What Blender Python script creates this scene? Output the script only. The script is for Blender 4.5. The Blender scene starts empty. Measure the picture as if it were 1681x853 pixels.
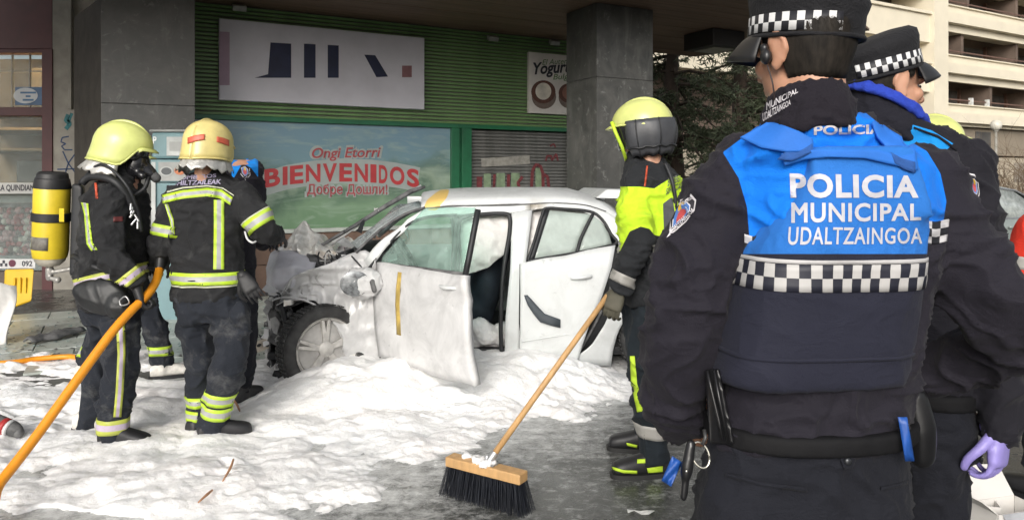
import bpy, bmesh, math, random
import numpy as np
from mathutils import Vector, Matrix
from mathutils.bvhtree import BVHTree

random.seed(7)
RNG = np.random.default_rng(11)
SC = bpy.context.scene
COL = SC.collection
R = math.radians

# ------------------------------------------------------------------ camera
FPX, CX, HY, CH = 1214.0, 840.5, 293.0, 1.5      # focal length in photo pixels, centre column, horizon row, eye height
cam_d = bpy.data.cameras.new('camera')
cam = bpy.data.objects.new('camera', cam_d)
COL.objects.link(cam)
cam.location = (0, 0, CH)
cam.rotation_euler = (R(90), 0, 0)
cam_d.sensor_width = 36.0
cam_d.lens = 36.0 * FPX / 1681.0
cam_d.shift_y = -(426.5 - HY) / 1681.0
cam_d.clip_start = 0.05
cam_d.clip_end = 600
SC.camera = cam

# ------------------------------------------------------------------ sky and sun (bright overcast)
SUN_EL, SUN_AZ = 25.0, 192.0          # azimuth clockwise from +Y: behind the camera, a little to its left
world = bpy.data.worlds.new('World')
SC.world = world
world.use_nodes = True
wn = world.node_tree
wn.nodes.clear()
sky = wn.nodes.new('ShaderNodeTexSky')
sky.sky_type = 'NISHITA'
sky.sun_disc = False
sky.sun_elevation = R(SUN_EL)
sky.sun_rotation = R(SUN_AZ)
sky.dust_density = 4.0
sky.air_density = 1.0
hs = wn.nodes.new('ShaderNodeHueSaturation')
hs.inputs['Saturation'].default_value = 0.28
bgn = wn.nodes.new('ShaderNodeBackground')
bgn.inputs['Strength'].default_value = 0.13
won = wn.nodes.new('ShaderNodeOutputWorld')
wn.links.new(sky.outputs[0], hs.inputs['Color'])
wn.links.new(hs.outputs[0], bgn.inputs['Color'])
wn.links.new(bgn.outputs[0], won.inputs['Surface'])
sun_d = bpy.data.lights.new('sun', 'SUN')
sun_d.energy = 1.35
sun_d.angle = R(28)
sun_d.color = (1.0, 0.955, 0.89)
sun = bpy.data.objects.new('sun', sun_d)
COL.objects.link(sun)
_sd = Vector((math.sin(R(SUN_AZ)) * math.cos(R(SUN_EL)), math.cos(R(SUN_AZ)) * math.cos(R(SUN_EL)), math.sin(R(SUN_EL))))
sun.rotation_euler = _sd.to_track_quat('Z', 'Y').to_euler()
sun.location = _sd * 30
SC.view_settings.view_transform = 'Standard'
SC.view_settings.look = 'None'
SC.view_settings.gamma = 1.0
SC.view_settings.exposure = 0.45
SC.view_settings.use_curve_mapping = False
SC.cycles.use_denoising = True
SC.cycles.max_bounces = 8
SC.cycles.transparent_max_bounces = 16
SC.cycles.caustics_reflective = False
SC.cycles.caustics_refractive = False

# ------------------------------------------------------------------ helpers
def V(*a):
    return Vector(a[0]) if len(a) == 1 else Vector(a)

def P(px, py, Y):
    """world point seen at photo pixel (px, py), Y metres in front of the camera"""
    return Vector(((px - CX) * Y / FPX, Y, CH - (py - HY) * Y / FPX))

def G(px, py):
    """point of the ground seen at a photo pixel"""
    return P(px, py, FPX * CH / (py - HY))

def topx(p):
    return CX + FPX * p[0] / p[1], HY - FPX * (p[2] - CH) / p[1]

def on_plane(px, py, p0, n):
    d = Vector(((px - CX) / FPX, 1.0, -(py - HY) / FPX))
    o = Vector((0, 0, CH))
    t = (Vector(p0) - o).dot(n) / d.dot(n)
    return o + d * t

def _hash(ix, iy, iz):
    n = (ix * 73856093) ^ (iy * 19349663) ^ (iz * 83492791)
    n = (n ^ (n >> 13)) * 1274126177
    n = (n ^ (n >> 16)) & 0x7fffffff
    return n.astype(np.float64) / 0x7fffffff

def vnoise(p):
    p = np.asarray(p, float)
    i = np.floor(p).astype(np.int64)
    f = p - i
    f = f * f * f * (f * (f * 6 - 15) + 10)
    r = 0
    for dx in (0, 1):
        for dy in (0, 1):
            for dz in (0, 1):
                w = (f[:, 0] if dx else 1 - f[:, 0]) * (f[:, 1] if dy else 1 - f[:, 1]) * (f[:, 2] if dz else 1 - f[:, 2])
                r = r + w * _hash(i[:, 0] + dx, i[:, 1] + dy, i[:, 2] + dz)
    return r * 2 - 1

def fbm(p, o=4, g=0.5):
    p = np.asarray(p, float)
    r = 0
    a = 1.0
    t = 0
    for k in range(o):
        r = r + a * vnoise(p * (2 ** k) + 17.3 * k)
        t += a
        a *= g
    return r / t

class MB:
    """collects shapes for one mesh"""
    def __init__(s):
        s.v = []
        s.f = []
    def add(s, vs, fs):
        b = len(s.v)
        s.v += [tuple(v) for v in vs]
        s.f += [tuple(i + b for i in f) for f in fs]
        return s
    def box(s, c, size, M=None):
        c = Vector(c)
        hx, hy, hz = [q / 2 for q in size]
        vs = [Vector((x, y, z)) for x in (-hx, hx) for y in (-hy, hy) for z in (-hz, hz)]
        if M is not None:
            vs = [M @ v for v in vs]
        return s.add([v + c for v in vs], [(0, 1, 3, 2), (4, 6, 7, 5), (0, 4, 5, 1), (2, 3, 7, 6), (0, 2, 6, 4), (1, 5, 7, 3)])
    def hexa(s, b4, t4):
        return s.add(list(b4) + list(t4), [(3, 2, 1, 0), (4, 5, 6, 7), (0, 1, 5, 4), (1, 2, 6, 5), (2, 3, 7, 6), (3, 0, 4, 7)])
    def loft(s, rings, caps=True, closed=True):
        n = len(rings[0])
        vs = [p for r in rings for p in r]
        fs = []
        m = n if closed else n - 1
        for i in range(len(rings) - 1):
            for j in range(m):
                a, b = i * n + j, i * n + (j + 1) % n
                fs.append((a, b, b + n, a + n))
        if caps and closed:
            fs.append(tuple(reversed(range(n))))
            fs.append(tuple(range((len(rings) - 1) * n, len(rings) * n)))
        return s.add(vs, fs)
    def ell(s, c, r, M=None, nu=16, nv=10):
        c = Vector(c)
        rings = []
        for j in range(nv + 1):
            t = math.pi * (j + 0.02) / (nv + 0.04)
            rr = []
            for i in range(nu):
                a = 2 * math.pi * i / nu
                p = Vector((r[0] * math.sin(t) * math.cos(a), r[1] * math.sin(t) * math.sin(a), -r[2] * math.cos(t)))
                if M is not None:
                    p = M @ p
                rr.append(c + p)
            rings.append(rr)
        return s.loft(rings)
    def tube(s, path, rad, n=12, caps=True):
        path = [Vector(p) for p in path]
        if not hasattr(rad, '__len__'):
            rad = [rad] * len(path)
        rings = []
        up = None
        for i, p in enumerate(path):
            t = (path[min(i + 1, len(path) - 1)] - path[max(i - 1, 0)]).normalized()
            if up is None:
                up = Vector((0, 0, 1)) if abs(t.z) < 0.9 else Vector((1, 0, 0))
            x = t.cross(up)
            x.normalize()
            y = x.cross(t)
            up = y
            rings.append([p + (x * math.cos(2 * math.pi * k / n) + y * math.sin(2 * math.pi * k / n)) * rad[i] for k in range(n)])
        return s.loft(rings, caps)
    def limb(s, nodes, n=14, sub=4):
        """tapered limb through (point, radius) nodes, rounded at every joint"""
        pts, rs = smooth_path([a for a, b in nodes], [b for a, b in nodes], sub)
        s.tube(pts, rs, n)
        s.ell(nodes[0][0], (nodes[0][1],) * 3, None, 12, 8)
        s.ell(nodes[-1][0], (nodes[-1][1],) * 3, None, 12, 8)
        return s
    def grid(s, pts):
        """pts[i][j] -> quads, None where a point is missing"""
        nu, nv = len(pts), len(pts[0])
        idx = {}
        vs = []
        for i in range(nu):
            for j in range(nv):
                if pts[i][j] is not None:
                    idx[i, j] = len(vs)
                    vs.append(pts[i][j])
        fs = []
        for i in range(nu - 1):
            for j in range(nv - 1):
                k = [(i, j), (i + 1, j), (i + 1, j + 1), (i, j + 1)]
                if all(q in idx for q in k):
                    fs.append(tuple(idx[q] for q in k))
        return s.add(vs, fs)
    def build(s, name, mat, parent=None, **k):
        return mk(name, s.v, s.f, mat, parent, **k)

def smooth_path(pts, rs, sub=4):
    pts = [Vector(p) for p in pts]
    if len(pts) < 3:
        return [pts[0].lerp(pts[-1], i / (sub * 2)) for i in range(sub * 2 + 1)], [rs[0] + (rs[-1] - rs[0]) * i / (sub * 2) for i in range(sub * 2 + 1)]
    op, orr = [], []
    for i in range(len(pts) - 1):
        p0, p1, p2, p3 = pts[max(i - 1, 0)], pts[i], pts[i + 1], pts[min(i + 2, len(pts) - 1)]
        for k in range(sub):
            t = k / sub
            op.append(0.5 * ((2 * p1) + (p2 - p0) * t + (2 * p0 - 5 * p1 + 4 * p2 - p3) * t * t + (3 * p1 - p0 - 3 * p2 + p3) * t ** 3))
            orr.append(rs[i] + (rs[i + 1] - rs[i]) * t)
    op.append(pts[-1])
    orr.append(rs[-1])
    return op, orr

def resample(poly, n):
    poly = [Vector(p) for p in poly]
    L = [0]
    for a, b in zip(poly, poly[1:]):
        L.append(L[-1] + (b - a).length)
    out = []
    k = 0
    for i in range(n):
        d = L[-1] * i / (n - 1)
        while k < len(L) - 2 and L[k + 1] < d:
            k += 1
        t = (d - L[k]) / max(L[k + 1] - L[k], 1e-9)
        out.append(poly[k].lerp(poly[k + 1], min(max(t, 0), 1)))
    return out

def sring(c, ax, ay, rx, ry, n=28, e=2.3):
    o = []
    for i in range(n):
        a = 2 * math.pi * i / n
        ca, sa = math.cos(a), math.sin(a)
        o.append(c + ax * (rx * math.copysign(abs(ca) ** (2 / e), ca)) + ay * (ry * math.copysign(abs(sa) ** (2 / e), sa)))
    return o

def mk(name, verts, faces, mat, parent=None, smooth=False, bevel=0, solid=0, angle=None, attrs=None, uv=None):
    me = bpy.data.meshes.new(name)
    me.from_pydata([tuple(v) for v in verts], [], [tuple(int(i) for i in f) for f in faces])
    if mat is not None:
        me.materials.append(mat)
    if smooth:
        me.polygons.foreach_set('use_smooth', [True] * len(me.polygons))
        if angle:
            me.set_sharp_from_angle(angle=R(angle))
    if attrs:
        for an, av in attrs.items():
            at = me.attributes.new(an, 'FLOAT', 'POINT')
            at.data.foreach_set('value', np.asarray(av, np.float32))
    if uv is not None:
        ul = me.uv_layers.new(name='UVMap')
        li = np.zeros(len(me.loops), np.int32)
        me.loops.foreach_get('vertex_index', li)
        ul.data.foreach_set('uv', np.asarray(uv, np.float32)[li].ravel())
    me.update()
    return link(name, me, parent, bevel, solid)

def link(name, me, parent=None, bevel=0, solid=0):
    o = bpy.data.objects.new(name, me)
    COL.objects.link(o)
    if parent is not None:
        set_parent(o, parent)
    if solid:
        m = o.modifiers.new('solid', 'SOLIDIFY')
        m.thickness = solid
        m.offset = 0
    if bevel:
        m = o.modifiers.new('bevel', 'BEVEL')
        m.width = bevel
        m.segments = 2
        m.limit_method = 'ANGLE'
    return o

def set_parent(o, p):
    o.parent = p
    if p.parent is None:
        o.matrix_parent_inverse = p.matrix_basis.inverted()
    # deeper parents carry meshes in world space already, their own parent inverse cancels out

def tag(o, label=None, cat=None, group=None, kind=None):
    if label: o['label'] = label
    if cat: o['category'] = cat
    if group: o['group'] = group
    if kind: o['kind'] = kind
    return o

def thing(name, loc, label, cat, group=None):
    o = bpy.data.objects.new(name, None)
    COL.objects.link(o)
    o.location = loc
    o.empty_display_size = 0.2
    return tag(o, label, cat, group)

def copies(src, parent, mats):
    """linked copies of one mesh piece at other matrices"""
    out = []
    for M in mats:
        c = src.copy()
        COL.objects.link(c)
        c.matrix_basis = M @ src.matrix_basis
        out.append(c)
    return out

# ------------------------------------------------------------------ materials
MATS = {}
def nodes_of(name):
    m = bpy.data.materials.new(name)
    m.use_nodes = True
    nt = m.node_tree
    b = nt.nodes['Principled BSDF']
    return m, nt, b

def c4(c):
    return (c[0], c[1], c[2], 1.0)

def nz(nt, scale, detail=4, rough=0.55, vec=None, dist=0.0):
    n = nt.nodes.new('ShaderNodeTexNoise')
    n.inputs['Scale'].default_value = scale
    n.inputs['Detail'].default_value = detail
    n.inputs['Roughness'].default_value = rough
    n.inputs['Distortion'].default_value = dist
    if vec is not None:
        nt.links.new(vec, n.inputs['Vector'])
    return n.outputs['Fac']

def ramp(nt, fac, stops):
    r = nt.nodes.new('ShaderNodeValToRGB')
    while len(r.color_ramp.elements) < len(stops):
        r.color_ramp.elements.new(0.5)
    for e, (p, c) in zip(r.color_ramp.elements, stops):
        e.position = p
        e.color = c4(c) if hasattr(c, '__len__') else (c, c, c, 1)
    nt.links.new(fac, r.inputs[0])
    return r.outputs[0]

def mixc(nt, fac, a, b, mode='MIX'):
    m = nt.nodes.new('ShaderNodeMix')
    m.data_type = 'RGBA'
    m.blend_type = mode
    for sock, val in ((m.inputs[0], fac), (m.inputs[6], a), (m.inputs[7], b)):
        if hasattr(val, 'links') or hasattr(val, 'is_linked'):
            nt.links.new(val, sock)
        elif hasattr(val, '__len__'):
            sock.default_value = c4(val)
        else:
            sock.default_value = val
    return m.outputs[2]

def objcoord(nt, scale=(1, 1, 1)):
    t = nt.nodes.new('ShaderNodeTexCoord')
    mp = nt.nodes.new('ShaderNodeMapping')
    mp.inputs['Scale'].default_value = scale
    nt.links.new(t.outputs['Object'], mp.inputs['Vector'])
    return mp.outputs[0]

def bump(nt, b, h, strength, dist=0.01):
    n = nt.nodes.new('ShaderNodeBump')
    n.inputs['Strength'].default_value = strength
    n.inputs['Distance'].default_value = dist
    nt.links.new(h, n.inputs['Height'])
    nt.links.new(n.outputs[0], b.inputs['Normal'])
    return n

def mat(name, col, rough=0.6, var=0.25, scale=6.0, metal=0.0, bmp=0.0, bscale=60.0, bdist=0.004, stretch=(1, 1, 1), spec=0.5, coat=0.0, col2=None, sheen=0.0, detail=5):
    """plain procedural material: base colour broken up by noise, with fine relief"""
    if name in MATS:
        return MATS[name]
    m, nt, b = nodes_of(name)
    v = objcoord(nt, stretch)
    f = nz(nt, scale, detail, 0.6, v)
    lo = [c * (1 - var) for c in col]
    hi = [min(1, c * (1 + var)) for c in col]
    if col2 is not None:
        hi = list(col2)
        lo = list(col)
    nt.links.new(ramp(nt, f, [(0.3, lo), (0.7, hi)]), b.inputs['Base Color'])
    b.inputs['Roughness'].default_value = rough
    b.inputs['Metallic'].default_value = metal
    b.inputs['Specular IOR Level'].default_value = spec
    b.inputs['Coat Weight'].default_value = coat
    if sheen:
        b.inputs['Sheen Weight'].default_value = sheen
        b.inputs['Sheen Roughness'].default_value = 0.5
    if bmp:
        bump(nt, b, nz(nt, bscale, 3, 0.6, v), bmp, bdist)
    MATS[name] = m
    return m

def glass(name, tint=(0.75, 0.9, 0.85), alpha=0.35, rough=0.05, dirt=0.3, dirtcol=(0.7, 0.75, 0.72), dscale=9.0, cracks=0):
    """thin glazing: a mix of clear pane, reflection and dust"""
    m, nt, b = nodes_of(name)
    v = objcoord(nt)
    b.inputs['Base Color'].default_value = c4(tint)
    b.inputs['Roughness'].default_value = rough
    tr = nt.nodes.new('ShaderNodeBsdfTransparent')
    tr.inputs[0].default_value = c4(tint)
    fac = ramp(nt, nz(nt, dscale, 6, 0.65, v, 0.6), [(0.35, alpha), (0.75, min(1, alpha + dirt))])
    if cracks:
        vo = nt.nodes.new('ShaderNodeTexVoronoi')
        vo.feature = 'DISTANCE_TO_EDGE'
        vo.inputs['Scale'].default_value = cracks
        nt.links.new(v, vo.inputs['Vector'])
        cr = ramp(nt, vo.outputs['Distance'], [(0.0, 1.0), (0.06, 0.0)])
        mx = nt.nodes.new('ShaderNodeMath')
        mx.operation = 'MAXIMUM'
        nt.links.new(fac, mx.inputs[0])
        nt.links.new(cr, mx.inputs[1])
        fac = mx.outputs[0]
    nt.links.new(mixc(nt, nz(nt, dscale * 2, 5, 0.6, v), tint, dirtcol), b.inputs['Base Color'])
    mix = nt.nodes.new('ShaderNodeMixShader')
    nt.links.new(fac, mix.inputs[0])
    nt.links.new(tr.outputs[0], mix.inputs[1])
    nt.links.new(b.outputs[0], mix.inputs[2])
    nt.links.new(mix.outputs[0], nt.nodes['Material Output'].inputs['Surface'])
    return m

def attr_mask(nt, name, soft=0.0005):
    a = nt.nodes.new('ShaderNodeAttribute')
    a.attribute_name = name
    r = nt.nodes.new('ShaderNodeMapRange')
    r.inputs['From Min'].default_value = 1e-4
    r.inputs['From Max'].default_value = 1e-4 + soft * 2
    nt.links.new(a.outputs['Fac'], r.inputs['Value'])
    return r.outputs[0]

def poly_sd(pts, poly):
    """signed distance (positive inside) of 2-D points to a polygon"""
    pts = np.asarray(pts, float)
    poly = np.asarray(poly, float)
    n = len(poly)
    d = np.full(len(pts), 1e9)
    ins = np.zeros(len(pts), bool)
    for i in range(n):
        a, b = poly[i], poly[(i + 1) % n]
        e = b - a
        w = pts - a
        t = np.clip((w @ e) / max(e @ e, 1e-12), 0, 1)
        q = w - t[:, None] * e
        d = np.minimum(d, (q ** 2).sum(1))
        c = ((a[1] > pts[:, 1]) != (b[1] > pts[:, 1])) & (pts[:, 0] < (b[0] - a[0]) * (pts[:, 1] - a[1]) / (b[1] - a[1] + 1e-12) + a[0])
        ins ^= c
    return np.where(ins, 1, -1) * np.sqrt(d)

# ------------------------------------------------------------------ lettering
_TX = {}
def text_raw(body, bold=0.0, shear=0.0, spacing=1.0):
    k = (body, bold, shear, spacing)
    if k in _TX:
        return _TX[k]
    cu = bpy.data.curves.new('lettering', 'FONT')
    cu.body = body
    cu.size = 1.0
    cu.shear = shear
    cu.space_character = spacing
    cu.resolution_u = 4
    cu.fill_mode = 'FRONT'
    ob = bpy.data.objects.new('lettering', cu)
    COL.objects.link(ob)
    dg = bpy.context.evaluated_depsgraph_get()
    me = bpy.data.meshes.new_from_object(ob.evaluated_get(dg))
    v = np.array([tuple(x.co)[:2] for x in me.vertices])
    f = [tuple(p.vertices) for p in me.polygons]
    bpy.data.objects.remove(ob)
    bpy.data.curves.remove(cu)
    bpy.data.meshes.remove(me)
    if bold:
        # thicken the strokes: push every outline corner outwards along its mitre
        ed = {}
        for q in f:
            ar = sum(v[q[i]][0] * v[q[(i + 1) % len(q)]][1] - v[q[i]][1] * v[q[(i + 1) % len(q)]][0] for i in range(len(q)))
            q = q if ar > 0 else q[::-1]
            for i in range(len(q)):
                ed[(q[i], q[(i + 1) % len(q)])] = 1
        nrm = {}
        for a, b_ in ed:
            if (b_, a) in ed:
                continue
            d = v[b_] - v[a]
            L = math.hypot(*d)
            if L < 1e-9:
                continue
            n = np.array((d[1], -d[0])) / L
            nrm.setdefault(a, []).append(n)
            nrm.setdefault(b_, []).append(n)
        v = v.copy()
        for i, ns in nrm.items():
            m_ = sum(ns)
            L = math.hypot(*m_)
            if L > 1e-6:
                m_ = m_ / L
                v[i] = v[i] + m_ * bold * min(1.8, 1 / max(.3, float(m_ @ ns[0])))
    v = v - v.min(0)
    v = v / v.max(0)
    _TX[k] = (v, f)
    return v, f

def split_faces(v, f, maxlen):
    """cut long triangles so that lettering can follow a curved surface"""
    bm = bmesh.new()
    vs = [bm.verts.new((x, y, 0)) for x, y in v]
    for q in f:
        try:
            bm.faces.new([vs[i] for i in q])
        except ValueError:
            pass
    bmesh.ops.triangulate(bm, faces=bm.faces[:])
    for _ in range(3):
        es = [e for e in bm.edges if e.calc_length() > maxlen]
        if not es:
            break
        bmesh.ops.subdivide_edges(bm, edges=es, cuts=1, use_grid_fill=False)
        bmesh.ops.triangulate(bm, faces=bm.faces[:])
    bm.verts.index_update()
    v2 = np.array([x.co[:2] for x in bm.verts])
    f2 = [tuple(x.index for x in q.verts) for q in bm.faces]
    bm.free()
    return v2, f2

def text_plane(name, body, o, ux, uz, w, h, m, parent=None, bold=0.02, shear=0.0, arch=0.0):
    """flat lettering in the plane (o, ux, uz), w x h metres, o = lower left corner"""
    v, f = text_raw(body, bold, shear)
    vs = [Vector(o) + Vector(ux) * (x * w) + Vector(uz) * (y * h + arch * (1 - (2 * x - 1) ** 2)) for x, y in v]
    return mk(name, vs, f, m, parent)

def cast_px(bvh, px, py, off=0.002):
    o = Vector((0, 0, CH))
    d = Vector(((px - CX) / FPX, 1.0, -(py - HY) / FPX)).normalized()
    h = bvh.ray_cast(o, d)
    if h[0] is None:
        return None
    return h[0] - d * off

def text_on(name, bvh, body, quad, m, parent, bold=0.02, shear=0.0, off=0.002, cut=0.03, spacing=1.0):
    """lettering laid on a curved garment: quad = photo pixels of lower-left, lower-right, upper-right, upper-left"""
    v, f = text_raw(body, bold, shear, spacing)
    v, f = split_faces(v, f, cut)
    a, b, c, d = [np.array(q, float) for q in quad]
    vs, ok = [], []
    for x, y in v:
        q = (a * (1 - x) + b * x) * (1 - y) + (d * (1 - x) + c * x) * y
        h = cast_px(bvh, q[0], q[1], off)
        vs.append(h if h is not None else Vector((0, 0, 0)))
        ok.append(h is not None)
    med = sorted(p.y for p, k in zip(vs, ok) if k)[sum(ok) // 2] if any(ok) else 0
    f = [q for q in f if all(ok[i] for i in q) and all(abs(vs[i].y - med) < .13 for i in q) and max(vs[i].y for i in q) - min(vs[i].y for i in q) < .04]
    used = sorted({i for q in f for i in q})
    re_ = {o_: k_ for k_, o_ in enumerate(used)}
    return mk(name, [vs[i] for i in used], [tuple(re_[i] for i in q) for q in f], m, parent)

def patch_on(name, bvh, poly, m, parent, off=0.003, step=6, uv=None, jump=0.08, relax=0):
    """a piece of trim sewn on a garment: photo-pixel outline given as two rails [(left...)], [(right...)]"""
    ra, rb = poly
    n = max(3, int(max((Vector(a) - Vector(b)).length for a, b in zip(ra[1:], ra)) * (len(ra) - 1) / step))
    A = resample([Vector((q[0], q[1], 0)) for q in ra], n)
    B = resample([Vector((q[0], q[1], 0)) for q in rb], n)
    k = max(3, int(max((a - b).length for a, b in zip(A, B)) / step) + 1)
    pts, last = [], None
    uvs = []
    for i in range(n):
        row = []
        for j in range(k):
            q = A[i].lerp(B[i], j / (k - 1))
            h = cast_px(bvh, q.x, q.y, off)
            row.append(h)
            if h is not None:
                uvs.append((i / (n - 1), j / (k - 1)))
        pts.append(row)
    for _ in range(relax):
        new = []
        for i in range(n):
            row = []
            for j in range(k):
                nb = [pts[a][b_] for a, b_ in ((i - 1, j), (i + 1, j), (i, j - 1), (i, j + 1)) if 0 <= a < n and 0 <= b_ < k and pts[a][b_] is not None]
                row.append(None if pts[i][j] is None else Vector((0, 0, CH)) + (pts[i][j] - Vector((0, 0, CH))) * ((pts[i][j].y + sum(q.y for q in nb)) / (1 + len(nb)) / pts[i][j].y))
            new.append(row)
        pts = new
    mb = MB().grid(pts)
    fs = []
    for q in mb.f:
        ys = [mb.v[i][1] for i in q]
        if max(ys) - min(ys) < jump:
            fs.append(q)
    # keep the largest connected piece
    par = list(range(len(mb.v)))
    def root(i):
        while par[i] != i:
            par[i] = par[par[i]]
            i = par[i]
        return i
    for q in fs:
        for i in q[1:]:
            par[root(i)] = root(q[0])
    cnt = {}
    for q in fs:
        cnt[root(q[0])] = cnt.get(root(q[0]), 0) + 1
    if cnt:
        best = max(cnt, key=cnt.get)
        fs = [q for q in fs if root(q[0]) == best]
    used = sorted({i for q in fs for i in q})
    re_ = {o_: k_ for k_, o_ in enumerate(used)}
    return mk(name, [mb.v[i] for i in used], [tuple(re_[i] for i in q) for q in fs], m, parent, smooth=True, solid=0.0025, uv=[uvs[i] for i in used] if uv else None)

# ------------------------------------------------------------------ soft bodies
def np_of(me):
    v = np.empty(len(me.vertices) * 3)
    me.vertices.foreach_get('co', v)
    return v.reshape(-1, 3)

def remesh(mb, voxel, iters=4, lam=0.5):
    me = bpy.data.meshes.new('tmp')
    me.from_pydata(mb.v, [], mb.f)
    ob = bpy.data.objects.new('tmp', me)
    COL.objects.link(ob)
    md = ob.modifiers.new('r', 'REMESH')
    md.mode = 'VOXEL'
    md.voxel_size = voxel
    dg = bpy.context.evaluated_depsgraph_get()
    em = bpy.data.meshes.new_from_object(ob.evaluated_get(dg))
    bpy.data.objects.remove(ob)
    bpy.data.meshes.remove(me)
    v = np_of(em)
    e = np.empty(len(em.edges) * 2, np.int64)
    em.edges.foreach_get('vertices', e)
    e = e.reshape(-1, 2)
    cnt = np.bincount(e.ravel(), minlength=len(v)).astype(float)[:, None]
    for _ in range(iters):
        acc = np.zeros_like(v)
        for k in range(3):
            acc[:, k] = np.bincount(e[:, 0], v[e[:, 1], k], len(v)) + np.bincount(e[:, 1], v[e[:, 0], k], len(v))
        v = v + lam * (acc / np.maximum(cnt, 1) - v)
    em.vertices.foreach_set('co', v.ravel())
    em.update()
    return em

def vnormals(me):
    n = np.empty(len(me.vertices) * 3)
    me.vertex_normals.foreach_get('vector', n)
    return n.reshape(-1, 3)

def folds(me, amp, scale, seed=0, aniso=(1, 1, 1), ridge=0.6):
    """cloth folds: ridged noise pushed along the normals"""
    v = np_of(me)
    n = vnormals(me)
    p = v * np.array(aniso) * scale + seed * 13.7
    w = np.stack([vnoise(p * 0.5 + 5), vnoise(p * 0.5 + 9), vnoise(p * 0.5 + 3)], 1)
    q = p + w * 0.9
    a = (1 - np.abs(vnoise(q))) ** 3 * 2 - 0.7
    a2 = (1 - np.abs(vnoise(q * 1.9 + 11))) ** 4 * 2 - 0.6
    b = vnoise(q * 0.6 + 4)
    v = v + n * (amp * (a * 1.0 + a2 * 0.55 + b * 0.5))[:, None]
    me.vertices.foreach_set('co', v.ravel())
    me.update()
    return me

def soft(name, mb, m, parent, voxel=0.01, iters=5, fold=None, masks=None, aniso=(1, 1, 1)):
    """continuous garment or body: union of the shapes, smoothed and folded; returns object and BVH"""
    me = remesh(mb, voxel, iters)
    if fold:
        folds(me, fold[0], fold[1], fold[2] if len(fold) > 2 else 0, aniso)
    me.name = name
    me.polygons.foreach_set('use_smooth', [True] * len(me.polygons))
    me.materials.clear()
    me.materials.append(m)
    v = np_of(me)
    if masks:
        q = np.stack([CX + FPX * v[:, 0] / v[:, 1], HY - FPX * (v[:, 2] - CH) / v[:, 1]], 1)
        for an, poly in masks.items():
            if callable(poly):
                sd = poly(v, q)
            else:
                sd = poly_sd(q, poly)
            at = me.attributes.new(an, 'FLOAT', 'POINT')
            at.data.foreach_set('value', sd.astype(np.float32))
    fs = [tuple(p.vertices) for p in me.polygons]
    bvh = BVHTree.FromPolygons([tuple(x) for x in v], fs)
    o = link(name, me, parent)
    return o, bvh

def band(name, bvh, c, axis, half, m, parent, rmax=0.2, n=40, off=0.003, a0=0, a1=360, rows=5, ref=None, uvrep=None):
    """strip sewn round a limb or trunk: cast outwards from the axis onto the garment"""
    axis = Vector(axis).normalized()
    ref = Vector(ref) if ref is not None else (Vector((1, 0, 0)) if abs(axis.x) < 0.8 else Vector((0, 1, 0)))
    x = (ref - axis * ref.dot(axis)).normalized()
    y = axis.cross(x)
    full = abs(a1 - a0) >= 360
    pts, uvs = [], []
    for i in range(n + 1):
        a = R(a0 + (a1 - a0) * i / n)
        d = x * math.cos(a) + y * math.sin(a)
        row = []
        for j in range(rows):
            t = -half + 2 * half * j / (rows - 1)
            o = Vector(c) + axis * t
            h = bvh.ray_cast(o, d, rmax)
            p = None if h[0] is None else h[0] + d * off
            row.append(p)
            if p is not None:
                uvs.append((i / n, j / (rows - 1)))
        pts.append(row)
    mb = MB().grid(pts)
    return mk(name, mb.v, mb.f, m, parent, smooth=True, solid=0.0025, uv=uvs)
# ================================================================== SETTING
# ------------------------------------------------------------------ ground: wet asphalt smeared with foam
FOAM_EDGE = [G(*q) for q in [(1045, 628), (1035, 650), (960, 668), (890, 690), (850, 708), (760, 738), (700, 750), (600, 762), (575, 772), (655, 797), (600, 822), (470, 840), (430, 900), (330, 960), (200, 900), (60, 850), (-80, 830), (-330, 800), (-380, 640), (-200, 598), (0, 588), (110, 580), (230, 572), (300, 560), (430, 566), (470, 580), (520, 560), (760, 560), (1045, 585)]]
FOAM_POLY = [(p.x, p.y) for p in FOAM_EDGE]

def ground_material():
    m, nt, b = nodes_of('wet_asphalt')
    v = objcoord(nt)
    grit = nz(nt, 160, 2, 0.6, v)
    base = mixc(nt, grit, (0.022, 0.024, 0.023), (0.10, 0.104, 0.10))
    big = nz(nt, 0.9, 5, 0.6, v)
    base = mixc(nt, ramp(nt, big, [(0.35, 0.0), (0.7, 0.5)]), base, (0.1, 0.1, 0.092))
    # dried foam film: streaks of its own shape, thicker near the heap
    sv = objcoord(nt, (0.85, 1.2, 1))
    film = nz(nt, 11.0, 9, 0.8, sv, 0.25)
    a = nt.nodes.new('ShaderNodeAttribute')
    a.attribute_name = 'film'
    th = nt.nodes.new('ShaderNodeMath')
    th.operation = 'ADD'
    nt.links.new(film, th.inputs[0])
    nt.links.new(a.outputs['Fac'], th.inputs[1])
    fm = ramp(nt, th.outputs[0], [(0.60, 0.0), (0.72, 0.40), (0.88, 0.9)])
    spk = ramp(nt, nz(nt, 55, 3, 0.7, v), [(0.54, 0.0), (0.60, 1.0)])
    mu = nt.nodes.new('ShaderNodeMath'); mu.operation = 'MULTIPLY'
    nt.links.new(spk, mu.inputs[0]); nt.links.new(a.outputs['Fac'], mu.inputs[1])
    base = mixc(nt, mu.outputs[0], base, (0.55, 0.55, 0.53))
    base = mixc(nt, fm, base, (0.66, 0.67, 0.66))
    nt.links.new(base, b.inputs['Base Color'])
    rg = ramp(nt, nz(nt, 3.0, 4, 0.6, v), [(0.38, 0.07), (0.62, 0.42)])
    nt.links.new(rg, b.inputs['Roughness'])
    bump(nt, b, grit, 0.35, 0.004)
    return m

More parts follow.
